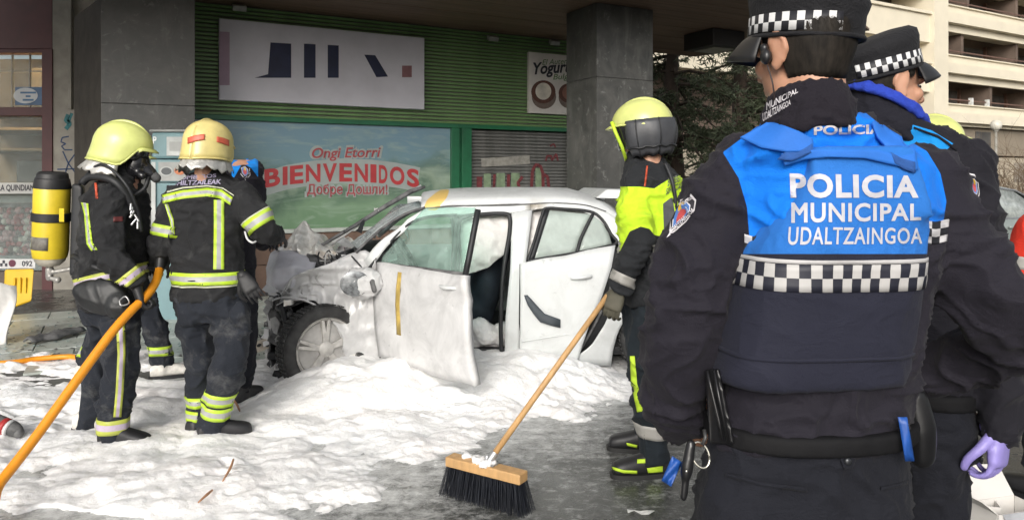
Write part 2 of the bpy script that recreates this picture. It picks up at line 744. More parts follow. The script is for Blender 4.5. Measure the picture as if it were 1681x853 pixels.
def make_ground():
    xs = np.concatenate([np.linspace(-400, -20, 12), np.linspace(-12, 12, 97), np.linspace(20, 400, 12)])
    ys = np.concatenate([np.linspace(-200, -10, 8), np.linspace(-4, 20, 97), np.linspace(25, 500, 14)])
    X, Y = np.meshgrid(xs, ys, indexing='ij')
    pts = np.stack([X.ravel(), Y.ravel()], 1)
    vs = np.column_stack([pts, np.zeros(len(pts))])
    n = len(ys)
    fs = [(i * n + j, (i + 1) * n + j, (i + 1) * n + j + 1, i * n + j + 1) for i in range(len(xs) - 1) for j in range(n - 1)]
    sd = poly_sd(pts, FOAM_POLY)
    film = np.where(sd > 0, 0.30, 0.30 * np.exp(np.minimum(sd, 0) / 0.6) )
    # swept area in front of the broom keeps a thin film, the street far away is dry
    film = np.maximum(film, 0.10 * np.exp(-((pts[:, 0] - 0.5) ** 2 / 1.2 + (pts[:, 1] - 4.0) ** 2 / 3.0)))
    return tag(mk('ground', vs, fs, ground_material(), attrs={'film': film}), 'dark wet asphalt street streaked with thin white foam', None, None, 'structure')
ground = make_ground()

# pavement beyond the kerb line, pale and littered
def pavement_material():
    m, nt, b = nodes_of('wet_pavement')
    v = objcoord(nt)
    base = mixc(nt, nz(nt, 3.5, 5, 0.6, v), (0.30, 0.34, 0.31), (0.46, 0.49, 0.45))
    base = mixc(nt, ramp(nt, nz(nt, 9, 6, 0.7, v, 0.8), [(0.58, 0.0), (0.66, 0.75)]), base, (0.10, 0.10, 0.09))
    base = mixc(nt, ramp(nt, nz(nt, 2.2, 4, 0.6, v), [(0.5, 0.0), (0.75, 0.6)]), base, (0.62, 0.66, 0.65))
    nt.links.new(base, b.inputs['Base Color'])
    b.inputs['Roughness'].default_value = 0.38
    bump(nt, b, nz(nt, 120, 3, 0.6, v), 0.25, 0.004)
    return m
PAVE_M = pavement_material()
pavement = thing('pavement', (0, 8, 0), 'pale wet pavement slabs in front of the shops', None)
del pavement['label']
tag(pavement, 'pale wet pavement slabs in front of the shops', None, None, 'structure')
WD, WN = Vector((0.88, 0.475, 0)).normalized(), Vector((0.475, -0.88, 0)).normalized()   # along the shop front, and out of it
WP = Vector((-3.78, 9.0, 0))
def WL(s, n, z):
    return WP + WD * s + WN * n + Vector((0, 0, z))
# slabs 0.6 x 0.4 laid along the shop front; nearer ones are under the foam
slab_src = None
for i in range(-8, 16):
    for j in range(0, 8):
        c = WL(i * 0.62 + (0.31 if j % 2 else 0), 0.32 + j * 0.42, 0.0)
        px, py = topx((c.x, c.y, 0.0))
        if c.y < 5.9 or px < -140 or px > 1150 or c.x < -7.5:
            continue
        if slab_src is None:
            mb = MB().box((0, 0, 0.012), (0.612, 0.412, 0.036))
            slab_src = mb.build('slab', PAVE_M, pavement, bevel=0.004)
            o = slab_src
        else:
            o = slab_src.copy()
            COL.objects.link(o)
        rot = Matrix.Rotation(math.atan2(WD.y, WD.x) + random.uniform(-.004, .004), 4, 'Z')
        o.matrix_basis = Matrix.Translation((c.x, c.y, random.uniform(-.003, .003))) @ rot
MORTAR = mat('mortar', (0.12, 0.12, 0.11), 0.8)
mb = MB()
mb.hexa([WL(-5.5, 3.6, 0.003), WL(11, 3.6, 0.003), WL(11, -0.1, 0.003), WL(-5.5, -0.1, 0.003)], [WL(-5.5, 3.6, 0.011), WL(11, 3.6, 0.011), WL(11, -0.1, 0.011), WL(-5.5, -0.1, 0.011)])
mb.build('paving_bed', MORTAR, pavement)

# ------------------------------------------------------------------ shop front: green ribbed cladding, window, shutter
CEIL = 3.66
GREEN = mat('green_metal', (0.15, 0.27, 0.10), 0.42, 0.18, 3.0, bmp=0.15, bscale=14, spec=0.5)
DKGREEN = mat('dark_green_frame', (0.018, 0.13, 0.06), 0.4, 0.2, 5)
CONC = mat('dull_render', (0.16, 0.15, 0.135), 0.85, 0.3, 4, bmp=0.3, bscale=40)
DARK = mat('dark_interior', (0.012, 0.012, 0.013), 0.8)
shop = thing('green_shop_front', WL(2.5, 0, 0), 'shop front with green ribbed cladding, printed welcome window and dark green frames', 'shop')
# backing wall with the window and shutter openings cut out of it
S_L, S_R = -0.75, 6.6
mb = MB()
def wallbox(mb, s0, s1, n0, n1, z0, z1):
    return mb.hexa([WL(s0, n1, z0), WL(s1, n1, z0), WL(s1, n0, z0), WL(s0, n0, z0)], [WL(s0, n1, z1), WL(s1, n1, z1), WL(s1, n0, z1), WL(s0, n0, z1)])
wallbox(mb, S_L, S_R, -0.30, -0.075, 2.285, 4.4)
wallbox(mb, 5.35, S_R, -0.30, -0.06, 0.0, 2.285)
mb.build('wall', CONC, shop)
mb = MB()
wallbox(mb, S_L, S_R, -2.6, -2.5, 0, 2.285)
wallbox(mb, S_L, S_R, -2.5, -0.31, 2.286, 2.30)
mb.build('interior', DARK, shop)
# ribs of the cladding
ribn = 27
pitch = (CEIL - 2.285) / ribn
rib_src = None
for k in range(ribn):
    z = 2.285 + pitch * k
    if rib_src is None:
        prof = [(0.0, 0.0), (0.030, 0.006), (0.030, pitch * 0.62), (0.0, pitch * 0.80)]
        mb = MB()
        a = [WL(S_L, n - 0.072, z + q) for n, q in prof]
        b_ = [WL(S_R, n - 0.072, z + q) for n, q in prof]
        mb.add(a + b_, [(0, 4, 5, 1), (1, 5, 6, 2), (2, 6, 7, 3), (3, 7, 4, 0), (0, 1, 2, 3), (7, 6, 5, 4)])
        rib_src = mb.build('cladding_slat', GREEN, shop)
    else:
        o = rib_src.copy()
        COL.objects.link(o)
        o.matrix_basis = Matrix.Translation((0, 0, pitch * k)) @ rib_src.matrix_basis
def wx(px, py, n=0.0):
    """(s, z) on the shop front for a photo pixel"""
    p = on_plane(px, py, WP + WN * n, WN)
    return (p - WP).dot(WD), p.z
# header rail, door frame and sill
mb = MB(); wallbox(mb, S_L, S_R, -0.06, 0.0, 2.225, 2.285); mb.build('header_rail', DKGREEN, shop, bevel=0.004)
s_a, s_b = wx(742, 300)[0], wx(774, 300)[0]
mb = MB(); wallbox(mb, s_a, s_a + (s_b - s_a) * 0.40, -0.09, -0.012, 0.05, 2.224); wallbox(mb, s_a + (s_b - s_a) * 0.52, s_b, -0.09, 0.01, 0.05, 2.224)
wallbox(mb, s_a + (s_b - s_a) * 0.40, s_a + (s_b - s_a) * 0.52, -0.09, -0.05, 0.05, 2.224)
mb.build('door_frame', DKGREEN, shop, bevel=0.004)
mb = MB(); wallbox(mb, S_L, s_a, -0.10, 0.035, 0.80, 0.85); mb.build('window_sill', mat('sill_stone', (0.42, 0.45, 0.42), 0.6), shop, bevel=0.006)
STALL = mat('stall_riser_tile', (0.15, 0.095, 0.07), 0.55, 0.25, 4, bmp=0.2)
for k in range(2):
    for j in range(13):
        s0 = S_L + (s_a - S_L) * j / 13
        mb = MB(); wallbox(mb, s0 + 0.004, S_L + (s_a - S_L) * (j + 1) / 13 - 0.004, -0.12, 0.0, 0.02 + 0.39 * k, 0.402 + 0.39 * k)
        mb.build('riser_tile', STALL, shop, bevel=0.003)

# window print: hills, pasture and a pale sky
def print_material():
    m, nt, b = nodes_of('window_print')
    v = objcoord(nt)
    sep = nt.nodes.new('ShaderNodeSeparateXYZ')
    nt.links.new(v, sep.inputs[0])
    n1 = nz(nt, 1.3, 4, 0.55, v, 0.8)
    ad = nt.nodes.new('ShaderNodeMath'); ad.operation = 'MULTIPLY_ADD'
    nt.links.new(n1, ad.inputs[0]); ad.inputs[1].default_value = 0.9
    nt.links.new(sep.outputs['Z'], ad.inputs[2])
    mr = nt.nodes.new('ShaderNodeMapRange')
    mr.inputs['From Min'].default_value = 1.2
    mr.inputs['From Max'].default_value = 2.6
    nt.links.new(ad.outputs[0], mr.inputs['Value'])
    col = ramp(nt, mr.outputs[0], [(0.0, (0.13, 0.23, 0.13)), (0.22, (0.20, 0.31, 0.20)), (0.36, (0.12, 0.19, 0.14)), (0.48, (0.27, 0.35, 0.27)), (0.60, (0.13, 0.21, 0.19)), (0.74, (0.17, 0.28, 0.32)), (1.0, (0.17, 0.29, 0.37))])
    sw = nz(nt, 3.0, 5, 0.6, objcoord(nt, (0.6, 0.6, 2.6)), 1.5)
    col = mixc(nt, ramp(nt, sw, [(0.5, 0.0), (0.72, 0.5)]), col, (0.36, 0.45, 0.38))
    nt.links.new(col, b.inputs['Base Color'])
    b.inputs['Roughness'].default_value = 0.10
    b.inputs['Specular IOR Level'].default_value = 0.6
    return m
mb = MB(); wallbox(mb, S_L, s_a + 0.0, -0.075, -0.065, 0.85, 2.224)
mb.build('window_pane', print_material(), shop)
RED = mat('print_red', (0.42, 0.045, 0.05), 0.35, 0.15)
RED2 = mat('print_script_red', (0.36, 0.06, 0.07), 0.35, 0.15)
RIB = mat('print_ribbon', (0.33, 0.37, 0.36), 0.35, 0.08)
NP = -0.062
def wpt(px, py, n=NP):
    return on_plane(px, py, WP + WN * n, WN)
# ribbon behind the big word
top = [(430, 290), (470, 277), (520, 269), (562, 266), (610, 268), (650, 273), (690, 281)]
bot = [(436, 319), (475, 308), (520, 301), (562, 299), (610, 301), (650, 306), (684, 312)]
mb = MB().grid([[wpt(x0, y0 - 6), wpt(x1, y1 + 2)] for (x0, y0), (x1, y1) in zip(top, bot)])
banner = mb.build('welcome_banner', RIB, shop)
banner['label'] = 'arched pale ribbon printed with the red welcome word'
word = 'BIENVENIDOS'
xs_l = [432, 462, 474, 500, 528, 555, 580, 606, 620, 638, 666, 690]
for k, ch in enumerate(word):
    x0, x1 = xs_l[k] + 2, xs_l[k + 1] - 2
    def yb(x, base): 
        t = (x - 560) / 130.0
        return base + 11 * t * t - 0 * t
    v, f = text_raw(ch, 0.035)
    vs = []
    for a, bq in v:
        x = x0 + (x1 - x0) * a
        vs.append(wpt(x, yb(x, 298) - 30 * bq, NP + 0.004))
    mk('letter', vs, f, RED, banner)
def wall_text(body, x0, x1, y0, y1, m, n, bold=0.02, shear=0.0, rise=0.0):
    v, f = text_raw(body, bold, shear)
    vs = [wpt(x0 + (x1 - x0) * a, y0 + (y1 - y0) * bq + rise * a, n) for a, bq in v]
    return mk('window_lettering', vs, f, m, shop)
wall_text('Ongi Etorri', 508, 629, 268, 239, RIB, NP + 0.001, 0.065, 0.2, -2)
wall_text('Ongi Etorri', 512, 625, 265, 243, RED2, NP + 0.003, 0.015, 0.2, -2)
wall_text('Добре Дошли!', 500, 639, 325, 298, RIB, NP + 0.006, 0.07, 0.0)
wall_text('Добре Дошли!', 504, 636, 323, 302, RED2, NP + 0.008, 0.012, 0.0)

# big pale sign on the cladding
SIGN = mat('sign_face', (0.60, 0.59, 0.65), 0.5, 0.06, 3)
SIGNDK = mat('sign_navy', (0.012, 0.016, 0.05), 0.5)
s0, zt = wx(360, 30, 0.06); s1, _ = wx(697, 100, 0.06)
_, zb = wx(360, 168, 0.06)
sg = thing('shop_sign', WL((s0 + s1) / 2, 0.05, zb), 'large pale lilac sign board with dark navy lettering on green ribbed cladding', 'sign')
zb2 = zb + 0.03; zt2 = zt
mb = MB(); wallbox(mb, s0, s1, -0.035, 0.06, zb2, zt2); mb.build('board', SIGN, sg, bevel=0.008)
# the wording is not legible in the photograph; only its dark masses are
def sblk(pts, m=SIGNDK, nm='dark_mark'):
    q = [on_plane(x, y, WP + WN * 0.064, WN) for x, y in pts]
    MB().add(q, [tuple(range(len(q)))]).build(nm, m, sg)
sblk([(418, 128), (440, 122), (444, 70), (478, 72), (478, 128), (440, 128)])
sblk([(499, 128), (499, 72), (518, 73), (518, 128)])
sblk([(538, 128), (538, 74), (556, 75), (556, 128)])
sblk([(598, 90), (616, 91), (637, 126), (618, 127)])
LILAC = mat('sign_pink', (0.36, 0.25, 0.33), 0.5, 0.1)
sblk([(360, 52), (377, 53), (377, 140), (360, 140)], LILAC, 'side_stripe')
sblk([(660, 108), (676, 108), (676, 127), (660, 127)], mat('sign_rose', (0.27, 0.13, 0.14), 0.5), 'small_mark')

# yogurt poster
s0, zt = wx(868, 85, 0.02); s1, zb = wx(962, 190, 0.02)
po = thing('yogurt_poster', WL((s0 + s1) / 2, 0.02, zb), 'white poster with yogurt pots on the green cladding beside the pillar', 'poster')
mb = MB(); wallbox(mb, s0, s1 + 0.25, -0.035, 0.02, zb, zt); mb.build('board', mat('poster_white', (0.66, 0.63, 0.60), 0.5, 0.08), po, bevel=0.006)
def pplane(x, y): return on_plane(x, y, WP + WN * 0.024, WN)
def ptext(body, x0, x1, y0, y1, m, bold, shear, rise=0):
    v, f = text_raw(body, bold, shear)
    mk('lettering', [pplane(x0 + (x1 - x0) * a, y0 + (y1 - y0) * bq + rise * a) for a, bq in v], f, m, po)
BLK = mat('print_black', (0.02, 0.02, 0.03), 0.5)
PG = mat('print_green', (0.13, 0.22, 0.10), 0.5)
ptext('El Autentico', 890, 950, 107, 98, PG, 0.012, 0.25, -3)
ptext('Yogurt', 875, 936, 129, 103, BLK, 0.03, 0.2, -4)
ptext('Bulgaro', 908, 952, 134, 122, PG, 0.015, 0.2, -2)
BRN = mat('print_brown', (0.10, 0.038, 0.025), 0.5, 0.3, 30)
CRM = mat('print_cream', (0.66, 0.62, 0.54), 0.5)
GRY = mat('print_greybrown', (0.16, 0.12, 0.10), 0.5, 0.3, 40)
def disc(cx, cy, rx, ry, m, off, nm='printed_pot', n=26):
    q = [on_plane(cx + rx * math.cos(2 * math.pi * k / n), cy + ry * math.sin(2 * math.pi * k / n), WP + WN * off, WN) for k in range(n)]
    MB().add(q, [tuple(range(n))]).build(nm, m, po)
disc(893, 159, 20, 20, GRY, 0.0235); disc(892, 151, 20, 19, BRN, 0.025); disc(892, 150, 13, 14, CRM, 0.027)
disc(934, 160, 17, 18, GRY, 0.0235); disc(934, 153, 17, 16, BRN, 0.025); disc(934, 152, 11, 12, mat('print_rust', (0.22, 0.10, 0.07), 0.5), 0.027)

# roller shutter with graffiti
s0, s1 = s_b, 5.35
SHUT = mat('shutter_metal', (0.20, 0.20, 0.19), 0.45, 0.3, 5, metal=0.4, bmp=0.1)
sh = thing('roller_shutter', WL((s0 + s1) / 2, -0.1, 0), 'grey slatted roller shutter with faded graffiti between green frame and pillar', 'shutter')
ns = 44
src = None
for k in range(ns):
    z = 0.02 + 2.2 / ns * k
    h = 2.2 / ns
    if src is None:
        prof = [(0.0, 0.0), (0.018, h * 0.25), (0.018, h * 0.7), (0.0, h * 0.97)]
        a = [WL(s0, n - 0.13, z + q) for n, q in prof]
        b_ = [WL(s1, n - 0.13, z + q) for n, q in prof]
        src = MB().add(a + b_, [(0, 4, 5, 1), (1, 5, 6, 2), (2, 6, 7, 3), (3, 7, 4, 0), (0, 1, 2, 3), (7, 6, 5, 4)]).build('shutter_slat', SHUT, sh)
    else:
        o = src.copy(); COL.objects.link(o)
        o.matrix_basis = Matrix.Translation((0, 0, h * k)) @ src.matrix_basis
def stroke(path, w, m, parent, plane_n, nm='graffiti', p0=WP, nrm=WN):
    pts = resample([Vector((x, y, 0)) for x, y in path], max(6, len(path) * 4))
    g = []
    for i, p in enumerate(pts):
        t = (pts[min(i + 1, len(pts) - 1)] - pts[max(i - 1, 0)]).normalized()
        q = Vector((-t.y, t.x, 0)) * (w / 2)
        g.append([on_plane(p.x + q.x, p.y + q.y, Vector(p0) + nrm * plane_n, nrm), on_plane(p.x - q.x, p.y - q.y, Vector(p0) + nrm * plane_n, nrm)])
    return MB().grid(g).build(nm, m, parent)
GR = mat('graffiti_red', (0.16, 0.035, 0.04), 0.6, 0.4, 20)
GG = mat('graffiti_green', (0.20, 0.27, 0.17), 0.6, 0.3, 12)
GP = mat('graffiti_pale', (0.30, 0.29, 0.26), 0.6, 0.3, 12)
for pth, w, m in [([(790, 267), (870, 262)], 14, GP), ([(800, 285), (800, 316)], 12, GG), ([(822, 284), (822, 316)], 14, GG), ([(846, 284), (846, 316)], 14, GG), ([(884, 276), (884, 316)], 10, GG),
                  ([(787, 290), (787, 318)], 9, GR), ([(812, 286), (810, 318)], 4, GR), ([(835, 286), (834, 318)], 5, GR), ([(858, 290), (850, 300), (856, 318)], 5, GR),
                  ([(872, 318), (874, 280), (880, 270), (887, 272), (891, 284), (892, 318)], 5, GR), ([(902, 318), (899, 290), (893, 286)], 5, GR),
                  ([(896, 264), (898, 256), (905, 256), (906, 264), (913, 252), (916, 264)], 3, GR), ([(903, 240), (909, 236), (912, 242)], 2.5, GR)]:
    stroke(pth, w, m, sh, -0.106 + (0.002 if m is GR else 0))

# small spotlights on the cladding
def clad_lamp(px, py, lab):
    c = on_plane(px, py, WP + WN * 0.12, WN)
    t = thing('wall_spotlight', c, lab, 'spotlight', 'spotlights over the cladding')
    M = Matrix.Rotation(math.atan2(WD.y, WD.x), 3, 'Z')
    MB().box(c, (0.16, 0.09, 0.07), M @ Matrix.Rotation(R(25), 3, 'X')).build('lamp_head', mat('lamp_grey', (0.30, 0.30, 0.28), 0.5), t, bevel=0.01)
    MB().box(c - WN * 0.09 + Vector((0, 0, .03)), (0.03, 0.14, 0.03), M).build('bracket', mat('lamp_bracket', (0.05, 0.05, 0.05), 0.5), t)
clad_lamp(809, 63, 'small pale spotlight on green cladding right of the big sign')
clad_lamp(910, 70, 'small spotlight above the yogurt poster')
clad_lamp(393, 13, 'small spotlight at the top left of the green cladding')

# ------------------------------------------------------------------ wooden soffit with boards
A1, B1 = Vector((2.65, 13.9, 0)), Vector((4.03, 12.25, 0))
edge = (B1 - A1).normalized()
sof = thing('soffit', (0, 9, CEIL), 'brown boarded soffit above the pavement', None)
tag(sof, 'brown boarded soffit above the pavement', None, None, 'structure')
def wood_material():
    m, nt, b = nodes_of('soffit_wood')
    v = objcoord(nt)
    mp = nt.nodes.new('ShaderNodeMapping'); mp.vector_type = 'TEXTURE'
    mp.inputs['Rotation'].default_value = (0, 0, math.atan2(WD.y, WD.x))
    mp.inputs['Scale'].default_value = (2.5, 0.08, 1)
    nt.links.new(v, mp.inputs['Vector'])
    f = nz(nt, 2.0, 6, 0.65, mp.outputs[0], 0.4)
    col = ramp(nt, f, [(0.3, (0.12, 0.075, 0.052)), (0.7, (0.23, 0.15, 0.105))])
    nt.links.new(col, b.inputs['Base Color'])
    b.inputs['Roughness'].default_value = 0.6
    bump(nt, b, f, 0.2, 0.003)
    return m
WOOD = wood_material()
# boards run along the shop front; each stops at the slanted end of the canopy
Sf = (A1 - WP)
end_0 = lambda n: ((A1 + edge * (((n - (A1 - WP).dot(WN))) / edge.dot(WN))) - WP).dot(WD)
end_s = lambda n: end_0(n) if n < 2.7 else end_0(2.7) - (n - 2.7) * 2.4
nb = 32
for k in range(nb):
    n0 = -0.32 + 4.0 * k / nb
    n1 = -0.32 + 4.0 * (k + 1) / nb - 0.006
    z0 = CEIL + random.uniform(0, 0.004)
    mb = MB()
    mb.hexa([WL(-6, n1, z0), WL(end_s(n1), n1, z0), WL(end_s(n0), n0, z0), WL(-6, n0, z0)], [WL(-6, n1, CEIL + .03), WL(end_s(n1), n1, CEIL + .03), WL(end_s(n0), n0, CEIL + .03), WL(-6, n0, CEIL + .03)])
    mb.build('soffit_board', WOOD, sof)
FASC = mat('fascia_dark', (0.035, 0.028, 0.024), 0.7)
mb = MB()
mb.hexa([WL(-6, 3.68, CEIL + .031), WL(end_s(3.68), 3.68, CEIL + .031), WL(end_s(-.32), -.32, CEIL + .031), WL(-6, -.32, CEIL + .031)],
        [WL(-6, 3.68, CEIL + .6), WL(end_s(3.68), 3.68, CEIL + .6), WL(end_s(-.32), -.32, CEIL + .6), WL(-6, -.32, CEIL + .6)])
mb.build('fascia', FASC, sof)
# building mass over the soffit
UPW = mat('upper_render', (0.42, 0.38, 0.31), 0.8, 0.1, 2)
mb = MB()
mb.hexa([WL(-6, 3.5, CEIL + .62), WL(end_s(3.5) - .2, 3.5, CEIL + .62), WL(end_s(-.3) - .2, -.3, CEIL + .62), WL(-6, -.3, CEIL + .62)],
        [WL(-6, 3.5, CEIL + 9), WL(end_s(3.5) - .2, 3.5, CEIL + 9), WL(end_s(-.3) - .2, -.3, CEIL + 9), WL(-6, -.3, CEIL + 9)])
tag(mb.build('upper_storeys', UPW), 'plain rendered storeys above the boarded soffit', 'building')
# far end wall of the shop row, right of the shutter, hidden behind the pillar
mb = MB(); wallbox(mb, S_R, S_R + 0.25, -3.0, -0.06, 0, CEIL - .003)
tag(mb.build('end_wall', CONC), 'grey rendered end wall of the shop row behind the pillar', 'wall')

# soffit lamp
c = P(1172, 78, 11.0)
sl = thing('soffit_lamp', c, 'dark box lamp fixed under the wooden soffit', 'lamp')
Mz = Matrix.Rotation(math.atan2(WD.y, WD.x), 3, 'Z')
MB().box((c.x, c.y, CEIL - 0.125), (0.62, 0.62, 0.245), Mz).build('housing', mat('lamp_housing', (0.02, 0.018, 0.017), 0.5), sl, bevel=0.01)
MB().box((c.x, c.y, CEIL - 0.256), (0.40, 0.40, 0.014), Mz).build('diffuser', mat('lamp_diffuser', (0.25, 0.24, 0.21), 0.3), sl)

# ------------------------------------------------------------------ stone-clad pillars
def stone_material():
    m, nt, b = nodes_of('grey_stone')
    v = objcoord(nt)
    f = nz(nt, 3.0, 9, 0.68, v, 0.8)
    col = ramp(nt, f, [(0.25, (0.034, 0.034, 0.032)), (0.5, (0.064, 0.064, 0.060)), (0.75, (0.11, 0.107, 0.10))])
    fl = nz(nt, 11, 6, 0.7, v, 0.6)
    col = mixc(nt, ramp(nt, fl, [(0.58, 0.0), (0.68, 0.55)]), col, (0.21, 0.21, 0.20))
    vv = objcoord(nt, (1, 1, 0.22))
    col = mixc(nt, ramp(nt, nz(nt, 5.0, 5, 0.6, vv, 1.0), [(0.56, 0.0), (0.74, 0.5)]), col, (0.17, 0.17, 0.16))
    nt.links.new(col, b.inputs['Base Color'])
    nt.links.new(ramp(nt, f, [(0.3, 0.32), (0.7, 0.5)]), b.inputs['Roughness'])
    bump(nt, b, nz(nt, 30, 5, 0.6, v), 0.12, 0.004)
    return m
STONE = stone_material()
CORE = mat('pillar_core', (0.05, 0.05, 0.05), 0.9)
def pillar(corner, w, d, label, rows, wd=WD, wn=WN):
    """corner = front left corner; faced with slabs on all four sides"""
    t = thing('pillar', corner + wd * w / 2 - wn * d / 2, label, 'pillar')
    def L(s, n, z): return corner + wd * s - wn * n + Vector((0, 0, z))
    mb = MB()
    e = 0.025
    mb.hexa([L(e, e, 0), L(w - e, e, 0), L(w - e, d - e, 0), L(e, d - e, 0)], [L(e, e, CEIL - .004), L(w - e, e, CEIL - .004), L(w - e, d - e, CEIL - .004), L(e, d - e, CEIL - .004)])
    mb.build('core', CORE, t)
    zs = [0.0] + rows + [CEIL - .004]
    for z0, z1 in zip(zs, zs[1:]):
        z1 -= 0.004
        for (p, q, r_, s) in (((0, 0), (w, 0), (w, e), (0, e)), ((0, d - e), (w, d - e), (w, d), (0, d)), ((0, e), (e, e), (e, d - e), (0, d - e)), ((w - e, e), (w, e), (w, d - e), (w - e, d - e))):
            mb = MB()
            mb.hexa([L(*p, z0), L(*q, z0), L(*r_, z0), L(*s, z0)], [L(*p, z1), L(*q, z1), L(*r_, z1), L(*s, z1)])
            mb.build('stone_slab', STONE, t, bevel=0.003)
    return t
pillar(Vector((1.04, 9.06, 0)), 0.87, 0.69, 'grey stone-clad pillar behind the roof of the wrecked car', [1.35, 2.75])
wdl = Vector((0.92, 0.392, 0)).normalized(); wnl = Vector((wdl.y, -wdl.x, 0))
cl = Vector(((166 - CX) / FPX * 7.8, 7.8, 0))
pillar(cl, 0.909, 0.6, 'grey stone-clad pillar behind the two firefighters at left', [1.1, 2.3], wdl, wnl)
# dark return wall between pillar and left shop
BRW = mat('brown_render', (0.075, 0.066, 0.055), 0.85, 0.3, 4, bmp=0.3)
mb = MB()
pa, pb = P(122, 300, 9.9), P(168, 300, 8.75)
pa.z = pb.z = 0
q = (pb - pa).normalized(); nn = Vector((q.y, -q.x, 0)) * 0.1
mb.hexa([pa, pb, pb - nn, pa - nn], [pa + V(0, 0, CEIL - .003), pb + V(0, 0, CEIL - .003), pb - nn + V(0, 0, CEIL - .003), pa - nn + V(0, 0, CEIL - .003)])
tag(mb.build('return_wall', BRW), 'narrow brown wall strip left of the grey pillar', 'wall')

# ------------------------------------------------------------------ left shop: maroon frame, lit counter, sweets
LY = 10.0
def lp(px, py, dy=0.0):
    return P(px, py, LY + dy)
ls = thing('sweet_shop', lp(40, 475), 'shop window with maroon frame, counter and bags of sweets at far left', 'shop')
MAROON = mat('maroon_panel', (0.080, 0.020, 0.022), 0.5, 0.2, 4)
PLAST = mat('stained_plaster', (0.34, 0.32, 0.28), 0.8, 0.25, 3, bmp=0.2, bscale=25)
def lbox(nm, x0, x1, y0, y1, d0, d1, m, par=ls, bev=0.004):
    a, b_ = lp(x0, y1), lp(x1, y0)
    mb = MB().box(((a.x + b_.x) / 2, LY + (d0 + d1) / 2, (a.z + b_.z) / 2), (b_.x - a.x, d1 - d0, b_.z - a.z))
    return mb.build(nm, m, par, bevel=bev)
lbox('plaster_pier', 86, 134, -180, 478, 0.0, 0.4, PLAST)
lbox('fascia_panel', -160, 84, -180, 80, 0.02, 0.3, MAROON)
lbox('frame_post', 70, 87, 81, 478, -0.02, 0.22, MAROON)
lbox('frame_rail', -160, 69.5, 176, 190, 0.0, 0.2, MAROON)
lbox('frame_rail', -160, 69.5, 81, 87, 0.0, 0.2, MAROON)
lbox('riser', -160, 69.5, 446, 476, 0.0, 0.3, mat('shop_riser', (0.10, 0.075, 0.06), 0.6))
lbox('downpipe', 116, 121, -60, 180, -0.06, -0.01, PLAST)
TAN = mat('shop_back_wall', (0.22, 0.14, 0.07), 0.7, 0.35, 3)  # tan tone puts the warm shop light into the wall colour
lbox('back_wall', -160, 84, 60, 478, 1.9, 2.0, TAN)
lbox('counter', -160, 69, 316, 334, 0.25, 0.9, mat('counter_grey', (0.28, 0.28, 0.26), 0.5))
lbox('name_board', -160, 56, 300, 318, -0.01, 0.05, mat('board_pale', (0.52, 0.52, 0.50), 0.5, 0.08))
def lampm():
    if 'lit_tube' in MATS: return MATS['lit_tube']
    m, nt, b = nodes_of('lit_tube')
    b.inputs['Emission Color'].default_value = (1.0, .62, .28, 1)
    b.inputs['Emission Strength'].default_value = 26.0
    MATS['lit_tube'] = m
    return m
def ltext(body, x0, x1, y0, y1, dy, m, bold, par):
    v, f = text_raw(body, bold)
    return mk('lettering', [lp(x0 + (x1 - x0) * a, y0 + (y1 - y0) * q, dy) for a, q in v], f, m, par)
ltext('LA QUINDIAN', -3, 56, 315, 303, -0.014, BLK, 0.025, ls)
for x0, x1, y0, y1, dd, c in [(-20, 14, 95, 172, .9, (.20, .17, .13)), (16, 40, 104, 172, .8, (.14, .13, .12)), (43, 66, 96, 140, .9, (.26, .24, .20)), (-30, 30, 215, 240, 1.5, (.34, .20, .08)), (32, 66, 205, 236, 1.6, (.22, .11, .05)), (10, 62, 250, 258, .8, (.52, .48, .40)), (-30, 20, 262, 300, .7, (.06, .05, .045)), (24, 62, 262, 276, .6, (.28, .27, .26)), (30, 46, 276, 297, .6, (.07, .07, .07)), (48, 60, 280, 297, .6, (.14, .14, .14))]:
    lbox('shelf_goods', x0, x1, y0, y1, dd, dd + .25, mat('goods_%d_%d' % (x0 + 50, y0), c, 0.5, 0.3, 18), ls, 0.012)  # orange and tan goods carry the warm shop light in their colour
lbox('ceiling_lamp', -60, 60, 178, 181, 0.5, 0.62, lampm(), ls, 0)
lbox('ceiling_lamp', -60, 60, 60, 63, 0.5, 0.62, lampm(), ls, 0)
# shelves
for y in (241, 173, 205):
    lbox('shelf', -160, 69, y, y + 4, 0.6, 1.85, mat('shelf_board', (0.25, 0.19, 0.12), 0.6))
# sweets: piled balls
ball = MB().ell((0, 0, 0), (0.055, 0.05, 0.045), None, 8, 5)
me_src = None
cols = [mat('sweet_red', (0.30, 0.05, 0.05), 0.4), mat('sweet_cream', (0.50, 0.45, 0.38), 0.4), mat('sweet_pink', (0.42, 0.22, 0.22), 0.4), mat('sweet_brown', (0.10, 0.06, 0.05), 0.4)]
srcs = []
for m in cols:
    srcs.append(ball.build('sweet', m, ls, smooth=True))
k = 0
for ry in range(9):
    for rx in range(11):
        px, py = -14 + rx * 7.6 + (3.8 if ry % 2 else 0) + random.uniform(-1.5, 1.5), 346 + ry * 9.2 + random.uniform(-1.5, 1.5)
        if px > 65 or py > 420: continue
        p = lp(px, py, 0.22 + random.uniform(0, .05))
        s_ = srcs[k % 4] if k < 4 else None
        if s_ is None:
            s_ = random.choice(srcs).copy(); COL.objects.link(s_)
        k += 1
        s_.matrix_basis = Matrix.Translation(p) @ Matrix.Rotation(random.uniform(0, 3), 4, 'Y') @ Matrix.Scale(random.uniform(.8, 1.15), 4)
lbox('display_tray', -160, 69, 421, 445, 0.12, 0.6, mat('tray', (0.2, 0.19, 0.18), 0.5))
